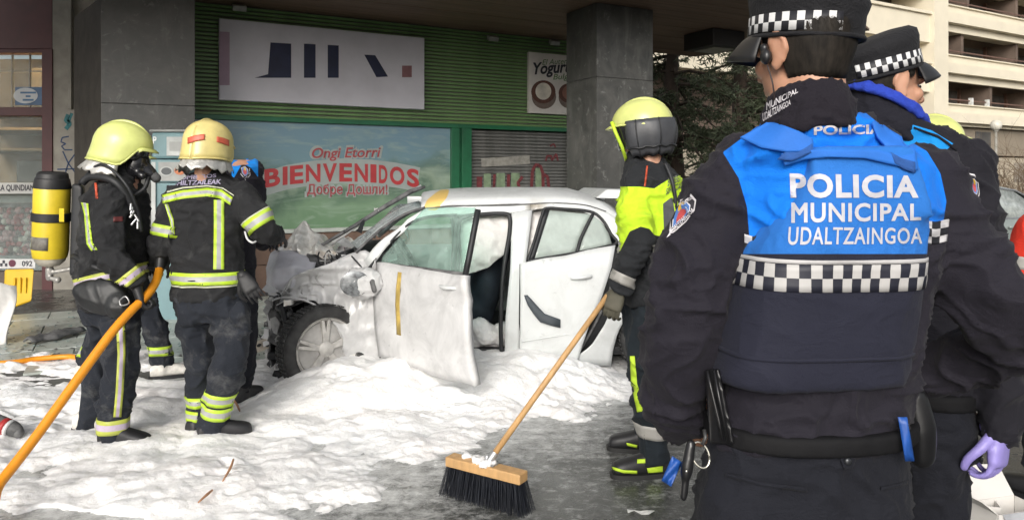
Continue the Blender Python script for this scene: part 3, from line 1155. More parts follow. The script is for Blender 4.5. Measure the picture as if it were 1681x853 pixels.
lbox('display_back', -160, 69, 335, 421, 0.36, 0.4, mat('display_backing', (0.16, 0.13, 0.12), 0.6, 0.4, 20))
GL = glass('shop_glass', (0.8, 0.85, 0.85), 0.10, 0.03, 0.08)
lbox('window_pane', -160, 69.5, 190.5, 445, 0.08, 0.088, GL, ls, 0)
lbox('window_pane', -160, 69.5, 87.5, 175.5, 0.08, 0.088, GL, ls, 0)
# glass block divisions and sticker
for x in (13, 42):
    lbox('glazing_bar', x, x + 1.6, 88, 175, 0.07, 0.10, mat('bar_pale', (.35, .35, .33), .5), ls, 0)
lbox('glazing_bar', -160, 69, 115, 117, 0.068, 0.102, mat('bar_pale', (.35, .35, .33), .5), ls, 0)
def lring(cx, cy, rx, ry, dy, m, nm, n=28):
    MB().add([lp(cx + rx * math.cos(2 * math.pi * k / n), cy + ry * math.sin(2 * math.pi * k / n), dy) for k in range(n)], [tuple(range(n))]).build(nm, m, ls)
lbox('sticker', 20, 66, 142, 172, 0.060, 0.064, mat('sticker_blue', (0.03, 0.10, 0.22), 0.4), ls, 0)
lring(42, 157, 20, 13, 0.056, mat('sticker_white', (0.55, 0.58, 0.6), 0.4, 0.05), 'sticker_label')
for q, hw in enumerate([13, 4, 9]):
    lbox('sticker_line', 42 - hw, 42 + hw, 150 + q * 6, 153 + q * 6, 0.052, 0.054, mat('sticker_ink', (0.05, 0.15, 0.3), 0.5), ls, 0)
# graffiti on plaster
GBL = mat('graffiti_blue', (0.02, 0.05, 0.13), 0.6, 0.3, 20)
GTE = mat('graffiti_teal', (0.03, 0.18, 0.20), 0.6, 0.4, 20)
ly = Vector((0, -1, 0)); lo = Vector((0, LY, 0))
for pth, w, m in [([(113, 224), (102, 226), (100, 233), (108, 236), (101, 240), (106, 246), (119, 246)], 2.2, GBL), ([(103, 248), (112, 268), (127, 288)], 2.2, GBL), ([(126, 249), (112, 268), (105, 292)], 2.2, GBL), ([(94, 278), (128, 277)], 2.2, GBL), ([(112, 188), (108, 198), (115, 203), (108, 212)], 7, GTE), ([(118, 186), (112, 200)], 5, GTE)]:
    stroke(pth, w, m, ls, 0.004, 'graffiti', lo, ly)
# ------------------------------------------------------------------ far block with balconies
BY = 42.0
FD, FN = Vector((0.868, 0.497, 0)).normalized(), Vector((0.497, -0.868, 0)).normalized()
FP = Vector(((1540 - CX) / FPX * BY, BY, 0))
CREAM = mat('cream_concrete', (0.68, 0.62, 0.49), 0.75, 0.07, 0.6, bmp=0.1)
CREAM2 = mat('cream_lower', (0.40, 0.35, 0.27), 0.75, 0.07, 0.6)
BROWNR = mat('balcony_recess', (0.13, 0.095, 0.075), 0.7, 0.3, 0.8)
GLZ = mat('flat_window', (0.10, 0.095, 0.09), 0.15, 0.4, 0.7)
BLIND = mat('pale_blind', (0.26, 0.23, 0.19), 0.6, 0.2, 1.0)
RAIL = mat('balcony_rail', (0.14, 0.08, 0.06), 0.5)
fb = thing('apartment_block', FP, 'cream apartment block with long recessed balconies in the background', 'building')
def FL(s, n, z): return FP + FD * s + FN * n + Vector((0, 0, z))
def fbox(nm, s0, s1, n0, n1, z0, z1, m, par=fb, bev=0):
    return MB().hexa([FL(s0, n1, z0), FL(s1, n1, z0), FL(s1, n0, z0), FL(s0, n0, z0)], [FL(s0, n1, z1), FL(s1, n1, z1), FL(s1, n0, z1), FL(s0, n0, z1)]).build(nm, m, par, bevel=bev)
kz = BY / FPX
def zf(py): return CH - (py - HY) * kz
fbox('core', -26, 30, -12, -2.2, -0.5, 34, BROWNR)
levels = [(47, 89), (130, 170), (-36, 6), (-119, -77), (-202, -160), (-285, -243)]
for k, (y0, y1) in enumerate(levels):
    zt, zb = zf(y0), zf(y1)
    fbox('parapet', 0.42, 30, -0.25, 0.0, zb - 0.45, zb, CREAM)
    fbox('slab_band', 0.42, 30, -2.2, 0.28, zb - 1.02, zb - 0.46, CREAM)
    fbox('slab_groove', 0.42, 30, -0.3, -0.1, zb - (1.44 if k != 1 else 1.2), zb - 1.03, CREAM)
    fbox('balustrade_cap', 0.42, 30, -0.3, 0.12, zb + 0.001, zb + 0.07, CREAM)
    fbox('balcony_rail', 0.42, 30, -0.16, -0.10, zb + 0.30, zb + 0.37, RAIL)
    s = 0.6
    j = 0
    while s < 22:
        w = [2.0, 1.5, 2.6][(j + k) % 3]
        fbox('window_pane', s, s + w, -2.19, -2.12, zb - 0.4, zt - 0.15, GLZ if (j + k) % 3 else BLIND)
        fbox('mullion', s + w + 0.05, s + w + 0.2, -2.19, -2.0, zb - .4, zt, RAIL)
        if (j + k) % 2 == 0:
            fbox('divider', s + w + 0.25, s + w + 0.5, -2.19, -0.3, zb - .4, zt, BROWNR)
        s += w + 1.0
        j += 1
# corner pier and the receding left flank
for a, b_, n1, z0, z1 in [(-0.95, 0.4, 0.35, -.5, 34)]:
    fbox('corner_pier', a, b_, -2.2, n1, z0, z1, CREAM)
for k, (y0, y1) in enumerate([(88, 110), (6, 38)] + [(-76 - 82 * q, -44 - 82 * q) for q in range(4)]):
    pass
for k in range(7):
    zb = zf(113 - 80 * k + 40)
    fbox('flank_band', -26, -0.96, -1.8, 0.1, zb, zb + 1.55, CREAM)
    fbox('flank_ledge', -26, -0.96, -1.8, 0.25, zb + 1.551, zb + 1.70, CREAM)
    for q in range(9):
        fbox('flank_window', -3.4 - q * 2.6, -1.3 - q * 2.6, -2.19, -2.1, zb + 1.71, zb + 2.75, [BLIND, GLZ, BLIND][(q + k) % 3])
# lower storeys
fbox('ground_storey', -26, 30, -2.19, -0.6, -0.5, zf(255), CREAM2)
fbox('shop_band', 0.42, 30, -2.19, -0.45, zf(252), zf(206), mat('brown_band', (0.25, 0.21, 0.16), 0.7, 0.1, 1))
for s, w in ((2.2, 2.4), (9.3, 1.8), (13, 2.0), (18, 2)):
    fbox('low_window', s, s + w, -0.6, -0.56, zf(300), zf(264), BLIND)
for s, w in ((4.6, 1.7), (11, 1.7), (16, 1.7)):
    fbox('doorway', s, s + w, -0.45, -0.42, zf(252), zf(211), GLZ)
for px in (1618, 1658):
    s = ((px - 1540) / 141.0) * 6.2
    fbox('plant_pot', s, s + .18, -0.2, 0.0, zf(170) + .08, zf(170) + .5, mat('pot_white', (0.6, 0.6, 0.58), 0.5))

# ------------------------------------------------------------------ street furniture and plants at the far right
GLOBE = mat('globe_milky', (0.55, 0.53, 0.46), 0.4, 0.05)
POLE = mat('pole_grey', (0.26, 0.25, 0.22), 0.5, 0.2, 5)
gp = P(1635, 206, 26.0)
la = thing('street_lamp', (gp.x, gp.y, 0), 'street lamp with milky globe on thin pole before the cream block', 'street lamp')
MB().ell(gp, (0.19, 0.19, 0.19), None, 20, 14).build('globe', GLOBE, la, smooth=True)
MB().tube([(gp.x, gp.y, 0), (gp.x, gp.y, 1.2), (gp.x, gp.y, gp.z - 0.17)], [0.075, 0.055, 0.04], 10).build('pole', POLE, la, smooth=True)
MB().tube([(gp.x, gp.y, gp.z - .24), (gp.x, gp.y, gp.z - .15)], [0.06, 0.09], 12).build('collar', POLE, la)
# ------------------------------------------------------------------ conifer behind the soffit
BARK = mat('bark', (0.05, 0.035, 0.025), 0.9, 0.35, 8, bmp=0.5, bscale=20, bdist=0.02)
def needle_material(nm, a, b_):
    m, nt, b = nodes_of(nm)
    col = mixc(nt, nz(nt, 1.3, 4, 0.6, objcoord(nt)), a, b_)
    nt.links.new(col, b.inputs['Base Color'])
    b.inputs['Roughness'].default_value = 0.65
    return m
NEED = needle_material('needles', (0.038, 0.056, 0.030), (0.095, 0.115, 0.060))
def conifer(px, Y, height, spread, lab, seed, lowest=0.6):
    rng = np.random.default_rng(seed)
    base = Vector(((px - CX) / FPX * Y, Y, 0))
    t = thing('conifer_tree', base, lab, 'tree', 'conifers beside the canopy')
    wob = [Vector((rng.normal() * .05, rng.normal() * .05, 0)) for _ in range(9)]
    path = [base + Vector((0, 0, height * k / 8)) + wob[k] * (k > 0) for k in range(9)]
    MB().tube(path, [0.26 * (1 - k / 8.6) for k in range(9)], 10).build('trunk', BARK, t, smooth=True)
    br = MB()
    nv, nf = [], []
    z = lowest
    while z < height - .3:
        L = spread * (1 - (z / height) ** 1.3) * rng.uniform(.65, 1.1)
        az = rng.uniform(0, 2 * math.pi)
        d = Vector((math.cos(az), math.sin(az), 0))
        p0 = base + Vector((0, 0, z))
        pts = [p0 + d * (L * q) + Vector((0, 0, L * (0.12 * q - 0.42 * q * q))) + Vector(rng.normal(0, .03, 3)) * q for q in (0, .25, .5, .75, 1)]
        br.tube(pts, [0.045, .035, .026, .016, .005], 5)
        side = Vector((-d.y, d.x, 0))
        ntw = int(L * 17)
        for k in range(ntw):
            q = rng.uniform(.12, 1.0)
            i = min(int(q * 4), 3)
            p = pts[i].lerp(pts[i + 1], q * 4 - i)
            tl = rng.uniform(.25, .62) * (1.15 - q * .6)
            td = (side * rng.choice([-1, 1]) * rng.uniform(.5, 1) + d * rng.uniform(.1, .8) + Vector((0, 0, rng.uniform(-.75, .1)))).normalized()
            e = p + td * tl
            if k % 3 == 0:
                br.tube([p, p.lerp(e, .5) + Vector((0, 0, -.02)), e], [.009, .006, .003], 4)
            nn = int(tl * 46)
            for c in range(nn):
                u = rng.uniform(.05, 1)
                o = p.lerp(e, u)
                nd = (td * rng.uniform(.2, .8) + Vector(rng.normal(0, 1, 3)) * .55).normalized()
                ln = rng.uniform(.08, .17)
                w = nd.cross(Vector(rng.normal(0, 1, 3))).normalized() * rng.uniform(.008, .018)
                b0 = len(nv)
                nv += [o + w, o - w, o + nd * ln]
                nf.append((b0, b0 + 1, b0 + 2))
        z += rng.uniform(.05, .13)
    br.build('branches', BARK, t)
    mk('crown', nv, nf, NEED, t)
conifer(1108, 15.5, 7.5, 2.6, 'dark conifer with visible trunk right of the grey pillar', 3, .5)
conifer(1215, 17.5, 8.5, 2.9, 'darker conifer behind the head of the near police officer', 5, .6)

# bare bushes
TWIG = mat('twig', (0.12, 0.075, 0.045), 0.85, 0.3, 10)
def bush(px, Y, h, sp, lab, seed, n=60):
    rng = np.random.default_rng(seed)
    base = Vector(((px - CX) / FPX * Y, Y, 0))
    t = thing('bare_bush', base, lab, 'bush', 'bare bushes by the street')
    def sprig(mb, p, d, L, r, lev):
        pts = [p]
        for k in range(4):
            d = (d + Vector(rng.normal(0, .18, 3)) + Vector((0, 0, .05))).normalized()
            pts.append(pts[-1] + d * L / 4)
        mb.tube(pts, [r, r * .8, r * .6, r * .45, r * .25], 4)
        if lev:
            for k in range(3):
                i = rng.integers(1, 4)
                sprig(mb, pts[i], (d + Vector(rng.normal(0, .6, 3))).normalized(), L * .6, r * .5, lev - 1)
    a = MB(); b_ = MB()
    for k in range(n):
        az = rng.uniform(0, 6.28)
        d = Vector((math.cos(az) * sp, math.sin(az) * sp, 1)).normalized()
        sprig(a if k % 2 else b_, base + Vector((math.cos(az), math.sin(az), 0)) * rng.uniform(0, .25), d, h * rng.uniform(.6, 1), .014, 2)
    a.build('stems', TWIG, t)
    b_.build('twigs', mat('twig_pale', (0.17, 0.12, 0.075), 0.85), t)
bush(1668, 17.0, 2.3, .75, 'brown leafless bush beside the silver car at right edge', 21)
bush(1720, 18.0, 2.4, .75, 'leafless bush at the right edge behind the street', 22, 40)
bush(1585, 22.0, 1.6, .8, 'low leafless bush in front of the cream block', 23, 26)

# low hedge and kerb across the street
mb = MB().box((14, 24, 0.06), (40, 0.3, 0.13))
tag(mb.build('kerb', mat('kerb_stone', (0.33, 0.32, 0.30), .8)), 'pale stone kerb across the street', None, None, 'structure')

# ------------------------------------------------------------------ foam on the street
def foam_material():
    m, nt, b = nodes_of('foam')
    v = objcoord(nt)
    f = nz(nt, 1.7, 5, 0.6, v)
    col = ramp(nt, f, [(0.3, (0.82, 0.83, 0.83)), (0.55, (0.85, 0.84, 0.83)), (0.75, (0.84, 0.805, 0.785))])
    col = mixc(nt, ramp(nt, nz(nt, 3.4, 8, 0.7, v, 0.6), [(0.56, 0.0), (0.72, 0.55)]), col, (0.60, 0.575, 0.555))
    at = nt.nodes.new('ShaderNodeAttribute'); at.attribute_name = 'thin'
    col = mixc(nt, at.outputs['Fac'], col, (0.40, 0.42, 0.42))
    nt.links.new(col, b.inputs['Base Color'])
    b.inputs['Roughness'].default_value = 0.75
    b.inputs['Subsurface Weight'].default_value = 0.5
    b.inputs['Subsurface Radius'].default_value = (0.03, 0.03, 0.028)
    b.inputs['Subsurface Scale'].default_value = 1.0
    vo = nt.nodes.new('ShaderNodeTexVoronoi'); vo.inputs['Scale'].default_value = 38
    nt.links.new(v, vo.inputs['Vector'])
    add = nt.nodes.new('ShaderNodeMath'); add.operation = 'MULTIPLY_ADD'
    nt.links.new(nz(nt, 60, 6, 0.7, v), add.inputs[0]); add.inputs[1].default_value = 2.4
    nt.links.new(vo.outputs['Distance'], add.inputs[2])
    bump(nt, b, add.outputs[0], 0.40, 0.008)
    return m
FOAM = foam_material()
CAR_O = Vector(((525 - CX) / FPX * 5.40, 5.40, 0))
CAR_A = R(5.0)
CU, CV = Vector((math.cos(CAR_A), math.sin(CAR_A), 0)), Vector((-math.sin(CAR_A), math.cos(CAR_A), 0))
FEET = []
def make_foam():
    st = 0.0125
    xs = np.arange(-4.3, 1.35, st); ys = np.arange(2.7, 7.1, st)
    X, Y = np.meshgrid(xs, ys, indexing='ij')
    x, y = X.ravel(), Y.ravel()
    pts = np.stack([x, y], 1)
    sd = poly_sd(pts, FOAM_POLY)
    z0 = np.zeros_like(x)
    edge = fbm(np.stack([x * 2.2, y * 2.2, z0], 1), 5) * 0.30
    edge = edge + fbm(np.stack([x * 9, y * 12, z0 + 1], 1), 5, .65) * 0.16
    m = np.clip((sd + edge + 0.06) / 0.36, 0, 1)
    rng = np.random.default_rng(5)
    L = np.zeros((len(xs), len(ys))); L2 = np.zeros_like(L)
    def lumps(arr, cnt, r0, r1, flat):
        for _ in range(cnt):
            r = r0 + (r1 - r0) * rng.random() ** 2.2
            cx_, cy_ = rng.uniform(xs[0], xs[-1]), rng.uniform(ys[0], ys[-1])
            i0, i1 = np.searchsorted(xs, (cx_ - r, cx_ + r)); j0, j1 = np.searchsorted(ys, (cy_ - r, cy_ + r))
            if i1 <= i0 or j1 <= j0: continue
            d2 = ((xs[i0:i1, None] - cx_) ** 2 + (ys[None, j0:j1] - cy_) ** 2) / r ** 2
            hh = np.sqrt(np.clip(1 - d2, 0, 1)) * r * flat * rng.uniform(.6, 1.1)
            arr[i0:i1, j0:j1] = np.maximum(arr[i0:i1, j0:j1], hh)
    lumps(L, 1500, .05, .20, .40)
    lumps(L, 6500, .025, .08, .62)
    lumps(L2, 26000, .012, .042, .70)
    def blur(a, k):
        for _ in range(k):
            a = (a + np.roll(a, 1, 0) + np.roll(a, -1, 0) + np.roll(a, 1, 1) + np.roll(a, -1, 1)) / 5
        return a
    L = blur(L, 5); L2 = blur(L2, 3)
    wob = 0.5 + 0.5 * fbm(np.stack([x * 7, y * 7, z0 + 3], 1), 3)
    lump = L.ravel(); lump2 = L2.ravel()
    big = 0.5 + 0.5 * fbm(np.stack([x * 0.9, y * 0.9, z0 + 2], 1), 3)
    cx = (x - CAR_O.x) * CU.x + (y - CAR_O.y) * CU.y
    cv = (x - CAR_O.x) * CV.x + (y - CAR_O.y) * CV.y
    near = np.exp(-((np.maximum(np.abs(cv + 0.1), 0.15) - 0.15) / 0.38) ** 2) * np.clip((cx + 0.35) / 0.5, 0, 1) * np.clip((2.3 - cx) / 0.8, 0, 1)
    h = m ** 0.75 * (0.016 + lump * (0.38 + 0.95 * big) + lump2 * (0.14 + 0.55 * wob)) + near * 0.16 * m
    bigc = 0.035 * fbm(np.stack([x * 2.2, y * 2.2, z0 + 6], 1), 3) * m
    h = h + bigc
    holes = fbm(np.stack([x * 1.5, y * 3.4, z0 + 8], 1), 6, .58)
    front = np.clip((4.3 - y) / 1.0, 0, 1)
    h -= np.clip(holes - 0.29 + 0.15 * front, 0, 1) * (0.22 + 0.30 * front)
    far = np.clip((y - 4.9) / 0.6, 0, 1) * np.clip((-1.3 - x) / .3, 0, 1)
    h -= far * np.clip(holes + 0.05, 0, 1) * 0.12
    for fx, fy, fr in FEET:
        d2 = ((x - fx) ** 2 + (y - fy) ** 2) / fr ** 2
        h = h * (1 - .35 * np.exp(-d2)) + 0.012 * np.exp(-d2 * .6) * (0.4 + wob)
    h -= 0.012
    h += fbm(np.stack([x * 30, y * 30, z0], 1), 4, .65) * 0.0075
    h = np.where(m <= 0, -0.05, h)
    keep = h > -0.02
    n = len(ys)
    K = keep.reshape(len(xs), n)
    fk = K[:-1, :-1] | K[1:, :-1] | K[:-1, 1:] | K[1:, 1:]
    ii, jj = np.nonzero(fk)
    f = np.stack([ii * n + jj, (ii + 1) * n + jj, (ii + 1) * n + jj + 1, ii * n + jj + 1], 1)
    used = np.unique(f)
    re = np.full(len(x), -1); re[used] = np.arange(len(used))
    vs = np.stack([x, y, h], 1)[used]
    thin = np.clip(1 - h / 0.008, 0, 1)[used] * 0.4
    o = mk('foam', vs, re[f], FOAM, smooth=True, attrs={'thin': thin})
    return tag(o, 'lumpy white extinguishing foam spread over the street around the wreck', 'foam', None, 'stuff')
# ================================================================== WRECKED CAR
def car_paint(name, base, dirt, amount=0.5):
    m, nt, b = nodes_of(name)
    v = objcoord(nt)
    f = nz(nt, 3.2, 7, 0.65, v, 0.7)
    col = mixc(nt, ramp(nt, f, [(0.42, 0.0), (0.72, amount)]), base, dirt)
    g = nz(nt, 14, 6, 0.7, v, 0.5)
    col = mixc(nt, ramp(nt, g, [(0.62, 0.0), (0.74, amount * 0.8)]), col, [c * 0.55 for c in dirt])
    ya = attr_mask(nt, 'yellow', 0.05)
    col = mixc(nt, ya, col, (0.72, 0.50, 0.16))
    so = attr_mask(nt, 'soot', 6)
    col = mixc(nt, so, col, (0.30, 0.27, 0.22))
    nt.links.new(col, b.inputs['Base Color'])
    nt.links.new(ramp(nt, f, [(0.4, 0.28), (0.7, 0.6)]), b.inputs['Roughness'])
    b.inputs['Coat Weight'].default_value = 0.35
    b.inputs['Coat Roughness'].default_value = 0.12
    bump(nt, b, g, 0.12, 0.004)
    return m
PAINT = car_paint('white_paint', (0.62, 0.64, 0.64), (0.40, 0.41, 0.40), 0.6)
PAINTD = car_paint('dusty_paint', (0.60, 0.60, 0.60), (0.30, 0.30, 0.30), 0.75)
def foil_material():
    m, nt, b = nodes_of('torn_metal')
    v = objcoord(nt)
    col = ramp(nt, nz(nt, 7, 5, 0.6, v, 1.0), [(0.3, (0.52, 0.50, 0.45)), (0.5, (0.82, 0.81, 0.77)), (0.7, (0.62, 0.53, 0.43))])
    nt.links.new(col, b.inputs['Base Color'])
    b.inputs['Metallic'].default_value = 0.15
    b.inputs['Roughness'].default_value = 0.25
    bump(nt, b, nz(nt, 24, 4, 0.6, v), 0.3, 0.01)
    return m
FOILM = foil_material()
RUB = mat('black_rubber', (0.014, 0.015, 0.017), 0.55, 0.3, 10)
RUBD = mat('dusty_black', (0.035, 0.036, 0.038), 0.7, 0.5, 14, col2=(0.16, 0.16, 0.16))
DUSTG = mat('dusty_grey_part', (0.20, 0.20, 0.20), 0.8, 0.5, 9, col2=(0.55, 0.55, 0.54), bmp=0.4, bscale=30)
ALLOY = mat('dusty_alloy', (0.52, 0.505, 0.48), 0.5, 0.3, 12, metal=0.25, bmp=0.2)
ALLOYD = mat('dusty_wheel_back', (0.30, 0.29, 0.28), 0.85, 0.4, 7, col2=(0.56, 0.55, 0.53), bmp=.3, bscale=30)
AIRB = mat('airbag_cloth', (0.66, 0.64, 0.62), 0.8, 0.08, 5, bmp=0.5, bscale=16, bdist=0.02)
TYRE = mat('tyre_rubber', (0.016, 0.016, 0.017), 0.75, 0.4, 16, col2=(0.055, 0.055, 0.055))
SEAT = mat('dark_upholstery', (0.012, 0.018, 0.028), 0.8, 0.3, 10)
GREEN_GL = glass('door_glass', (0.70, 0.86, 0.80), 0.10, 0.05, 0.22, (0.62, 0.72, 0.68), 7.0)
FOG_GL = glass('fogged_glass', (0.50, 0.58, 0.54), 0.72, 0.2, 0.25, (0.36, 0.40, 0.37), 5.0)
CRACK_GL = glass('shattered_glass', (0.70, 0.76, 0.76), 0.25, 0.2, 0.6, (0.60, 0.63, 0.63), 6.0, cracks=22)

car = thing('wrecked_car', CAR_O, 'white hatchback with its front smashed in, standing in foam', 'car')
CW_ = 1.76
def vp(z):
    if z < 0.32: return 0.05 * (0.32 - z) / 0.2
    if z > 0.86: return (z - 0.86) * 0.40
    return -0.012 * math.sin((z - 0.32) / 0.54 * math.pi)
def CL(x, v, z):
    return CAR_O + CU * x + CV * v + Vector((0, 0, z))
def CP(px, py, dv=0.0):
    z = 0.6
    for _ in range(5):
        p = on_plane(px, py, CAR_O + CV * (vp(z) + dv), CV)
        z = p.z
    return p
def local(p):
    q = Vector(p) - CAR_O
    return q.dot(CU), q.dot(CV), p[2]
def crumple(p, amp, sc, seed):
    a = np.array([[p.x, p.y, p.z]]) * sc + seed
    return Vector((vnoise(a)[0], vnoise(a + 40)[0], vnoise(a + 80)[0])) * amp
def panel(name, A, B, nu, nv, m, dv=0.0, cr=None, parent=car, solid=0.006, smooth=True, lift=None, attrs=None, angle=None):
    A = resample([Vector((x, y, 0)) for x, y in A], nu)
    B = resample([Vector((x, y, 0)) for x, y in B], nu)
    g, tt = [], []
    for i in range(nu):
        row = []
        for j in range(nv):
            q = A[i].lerp(B[i], j / (nv - 1))
            d = dv(i / (nu - 1), j / (nv - 1)) if callable(dv) else dv
            p = CP(q.x, q.y, d)
            if cr:
                w = cr[3](i / (nu - 1), j / (nv - 1)) if len(cr) > 3 else 1
                p = p + crumple(p, cr[0] * w, cr[1], cr[2])
                if len(cr) > 3:
                    e_ = np.array([[p.x, p.y, p.z]]) * cr[1]
                    p = p - CV * (cr[0] * w * (1.6 * (1 - abs(vnoise(e_ * 1.3 + 3)[0])) ** 4 + .9 * (1 - abs(vnoise(e_ * 2.9 + 9)[0])) ** 5))
            row.append(p)
            tt.append((q.x, q.y))
        g.append(row)
    mb = MB().grid(g)
    at = {k: poly_sd(tt, pl) for k, pl in attrs.items()} if attrs else {}
    for k in ('yellow', 'soot'):
        at.setdefault(k, np.full(len(mb.v), -9.0))
    return mk(name, mb.v, mb.f, m, parent, smooth=smooth, solid=solid, attrs=at, angle=angle)
def trim(name, pts, r, m, dv=0.0, parent=car, n=6):
    q = [CP(x, y, dv) for x, y in pts]
    q, _ = smooth_path(q, [r] * len(q), 4)
    return MB().tube(q, r, n).build(name, m, parent, smooth=True)

# front wing, crushed
panel('front_wing', [(446, 494), (462, 489), (490, 491), (520, 502), (545, 524), (562, 556), (572, 600), (600, 610), (625, 612)],
      [(450, 480), (478, 460), (512, 442), (545, 430), (575, 418), (600, 408), (614, 416), (620, 440), (627, 470)], 64, 26, PAINTD, lambda u, v: 0.01 + 0.05 * math.sin(v * 3.1) * (1 - u), (0.034, 5.0, 3, lambda u, v: 1.35 - u))
# wheel-arch lip
trim('arch_lip', [(447, 493), (462, 488), (490, 490), (520, 502), (545, 524), (563, 558), (574, 602)], 0.008, PAINTD, -0.01)
# inner wheel well
mb = MB()
wc = CP(528, 566, 0.12)
rings = []
for k in range(15):
    a = R(-25 + 200 * k / 14)
    rings.append([wc + CU * (-math.cos(a) * 0.39) + Vector((0, 0, math.sin(a) * 0.37)) + CV * (q) + crumple(wc + CU * k, .02, 3, k) for q in (-.03, .1, .25, .42)])
mb.grid(rings)
mb.build('wheel_well', RUBD, car, solid=0.01)
# roof rail and A pillar
SOOT = [(855, 325), (905, 325), (898, 352), (862, 350)]
YEL = [(700, 345), (712, 326), (736, 318), (736, 332), (716, 346)]
panel('pillar_a', [(607, 440), (640, 402), (674, 368), (705, 356), (760, 352), (838, 350), (872, 345)], [(597, 426), (634, 389), (671, 358), (700, 342), (760, 337), (838, 337), (872, 335)], 26, 5, PAINT, 0.0, (0.012, 6, 8, lambda u, v: 1 if u < .3 else .1), attrs={'soot': SOOT, 'yellow': YEL})
panel('roof_rail', [(872, 345), (895, 342), (958, 347), (984, 360), (1000, 380), (1012, 398), (1040, 420), (1090, 440)], [(872, 335), (900, 333), (958, 336), (995, 347), (1020, 362), (1045, 380), (1080, 398), (1120, 415)], 22, 5, PAINT, 0.0, attrs={'soot': SOOT})
panel('pillar_b', [(840, 350), (838, 440), (830, 520), (828, 604)], [(874, 344), (863, 432), (854, 520), (853, 604)], 16, 5, PAINT, 0.0)
# roof: crowned skin between the rails
near = [(690, 344), (705, 341), (735, 338), (770, 336), (820, 335), (872, 334), (915, 333), (958, 336), (995, 347), (1020, 362)]
g, yl, so = [], [], []
npt = resample([Vector((x, y, 0)) for x, y in near], 30)
for q in npt:
    p = CP(q.x, q.y)
    x, v, z = local(p)
    row = []
    for j in range(13):
        t = j / 12
        vv = v + (CW_ - 2 * v) * t
        zz = z + 0.115 * (1 - (2 * t - 1) ** 2) ** 0.72 - 0.03 * max(0, (x - 1.9)) * 0
        w = CL(x, vv, zz)
        w = w + crumple(w, 0.008, 4, 2)
        row.append(w)
        a, b_ = topx(w)
        yl.append((a, b_)); so.append((a, b_))
    g.append(row)
mb = MB().grid(g)
mk('roof', mb.v, mb.f, PAINT, car, smooth=True, solid=0.012, attrs={'yellow': poly_sd(yl, [(692, 352), (700, 330), (722, 312), (738, 312), (735, 324), (716, 346)]), 'soot': poly_sd(so, [(858, 318), (900, 320), (902, 345), (862, 345)]) * 0.6 - 2})
# roof edge peeled back over the windscreen
MB().tube([CL(*q) for q in [(-0.10, 0.35, 0.95), (0.12, .5, 1.08), (.42, .6, 1.27), (.62, .7, 1.39), (.74, .75, 1.43)]], [.012, .016, .02, .022, .012], 8).build('torn_roof_edge', RUBD, car, smooth=True)
MB().tube([CL(*q) for q in [(-0.02, 0.5, 0.95), (0.2, .7, 1.12), (.5, .85, 1.33), (.70, .95, 1.44)]], [.008, .012, .014, .008], 8).build('torn_roof_edge', DUSTG, car, smooth=True)
# windscreen, shattered and sagging
an = [CP(x, y, 0.01) for x, y in [(585, 412), (628, 374), (668, 350), (698, 342)]]
g = []
for p in resample(an, 10):
    x, v, z = local(p)
    row = []
    for j in range(12):
        t = j / 11
        w = CL(x - 0.10 * math.sin(math.pi * t), v + (CW_ - 2 * v) * t, z + 0.02 * math.sin(math.pi * t))
        row.append(w + crumple(w, 0.03, 5, 4))
    g.append(row)
MB().grid(g).build('windscreen', CRACK_GL, car, smooth=True, solid=0.005)
# far A pillar and far flank
def mirror(x, z): return CL(x, CW_ - vp(z), z)
fp = [local(CP(x, y)) for x, y in [(585, 414), (628, 376), (668, 352), (700, 342)]]
MB().tube([mirror(x, z) for x, v, z in fp], 0.035, 8).build('pillar_a', PAINT, car, smooth=True)
g = []
for k in range(24):
    x = -0.5 + 3.35 * k / 23
    g.append([mirror(x, z) for z in (0.2, .3, .5, .7, .86)])
MB().grid(g).build('far_flank', PAINT, car, smooth=True, solid=0.01)
for x0, x1, lean in ((0.98, 1.08, 0), (1.88, 2.02, .22)):
    MB().hexa([mirror(x0, .86), mirror(x1, .86), mirror(x1, .86) - CV * .06, mirror(x0, .86) - CV * .06], [mirror(x0 - .04 - lean, 1.29), mirror(x1 - .04 - lean, 1.29), mirror(x1 - .04 - lean, 1.29) - CV * .06, mirror(x0 - .04 - lean, 1.29) - CV * .06]).build('far_pillar', PAINT, car)
g = []
for k in range(20):
    x = 0.55 + 1.9 * k / 19
    g.append([mirror(x, z) for z in (1.26, 1.30, 1.33)])
MB().grid(g).build('far_roof_rail', PAINT, car, smooth=True, solid=0.02)
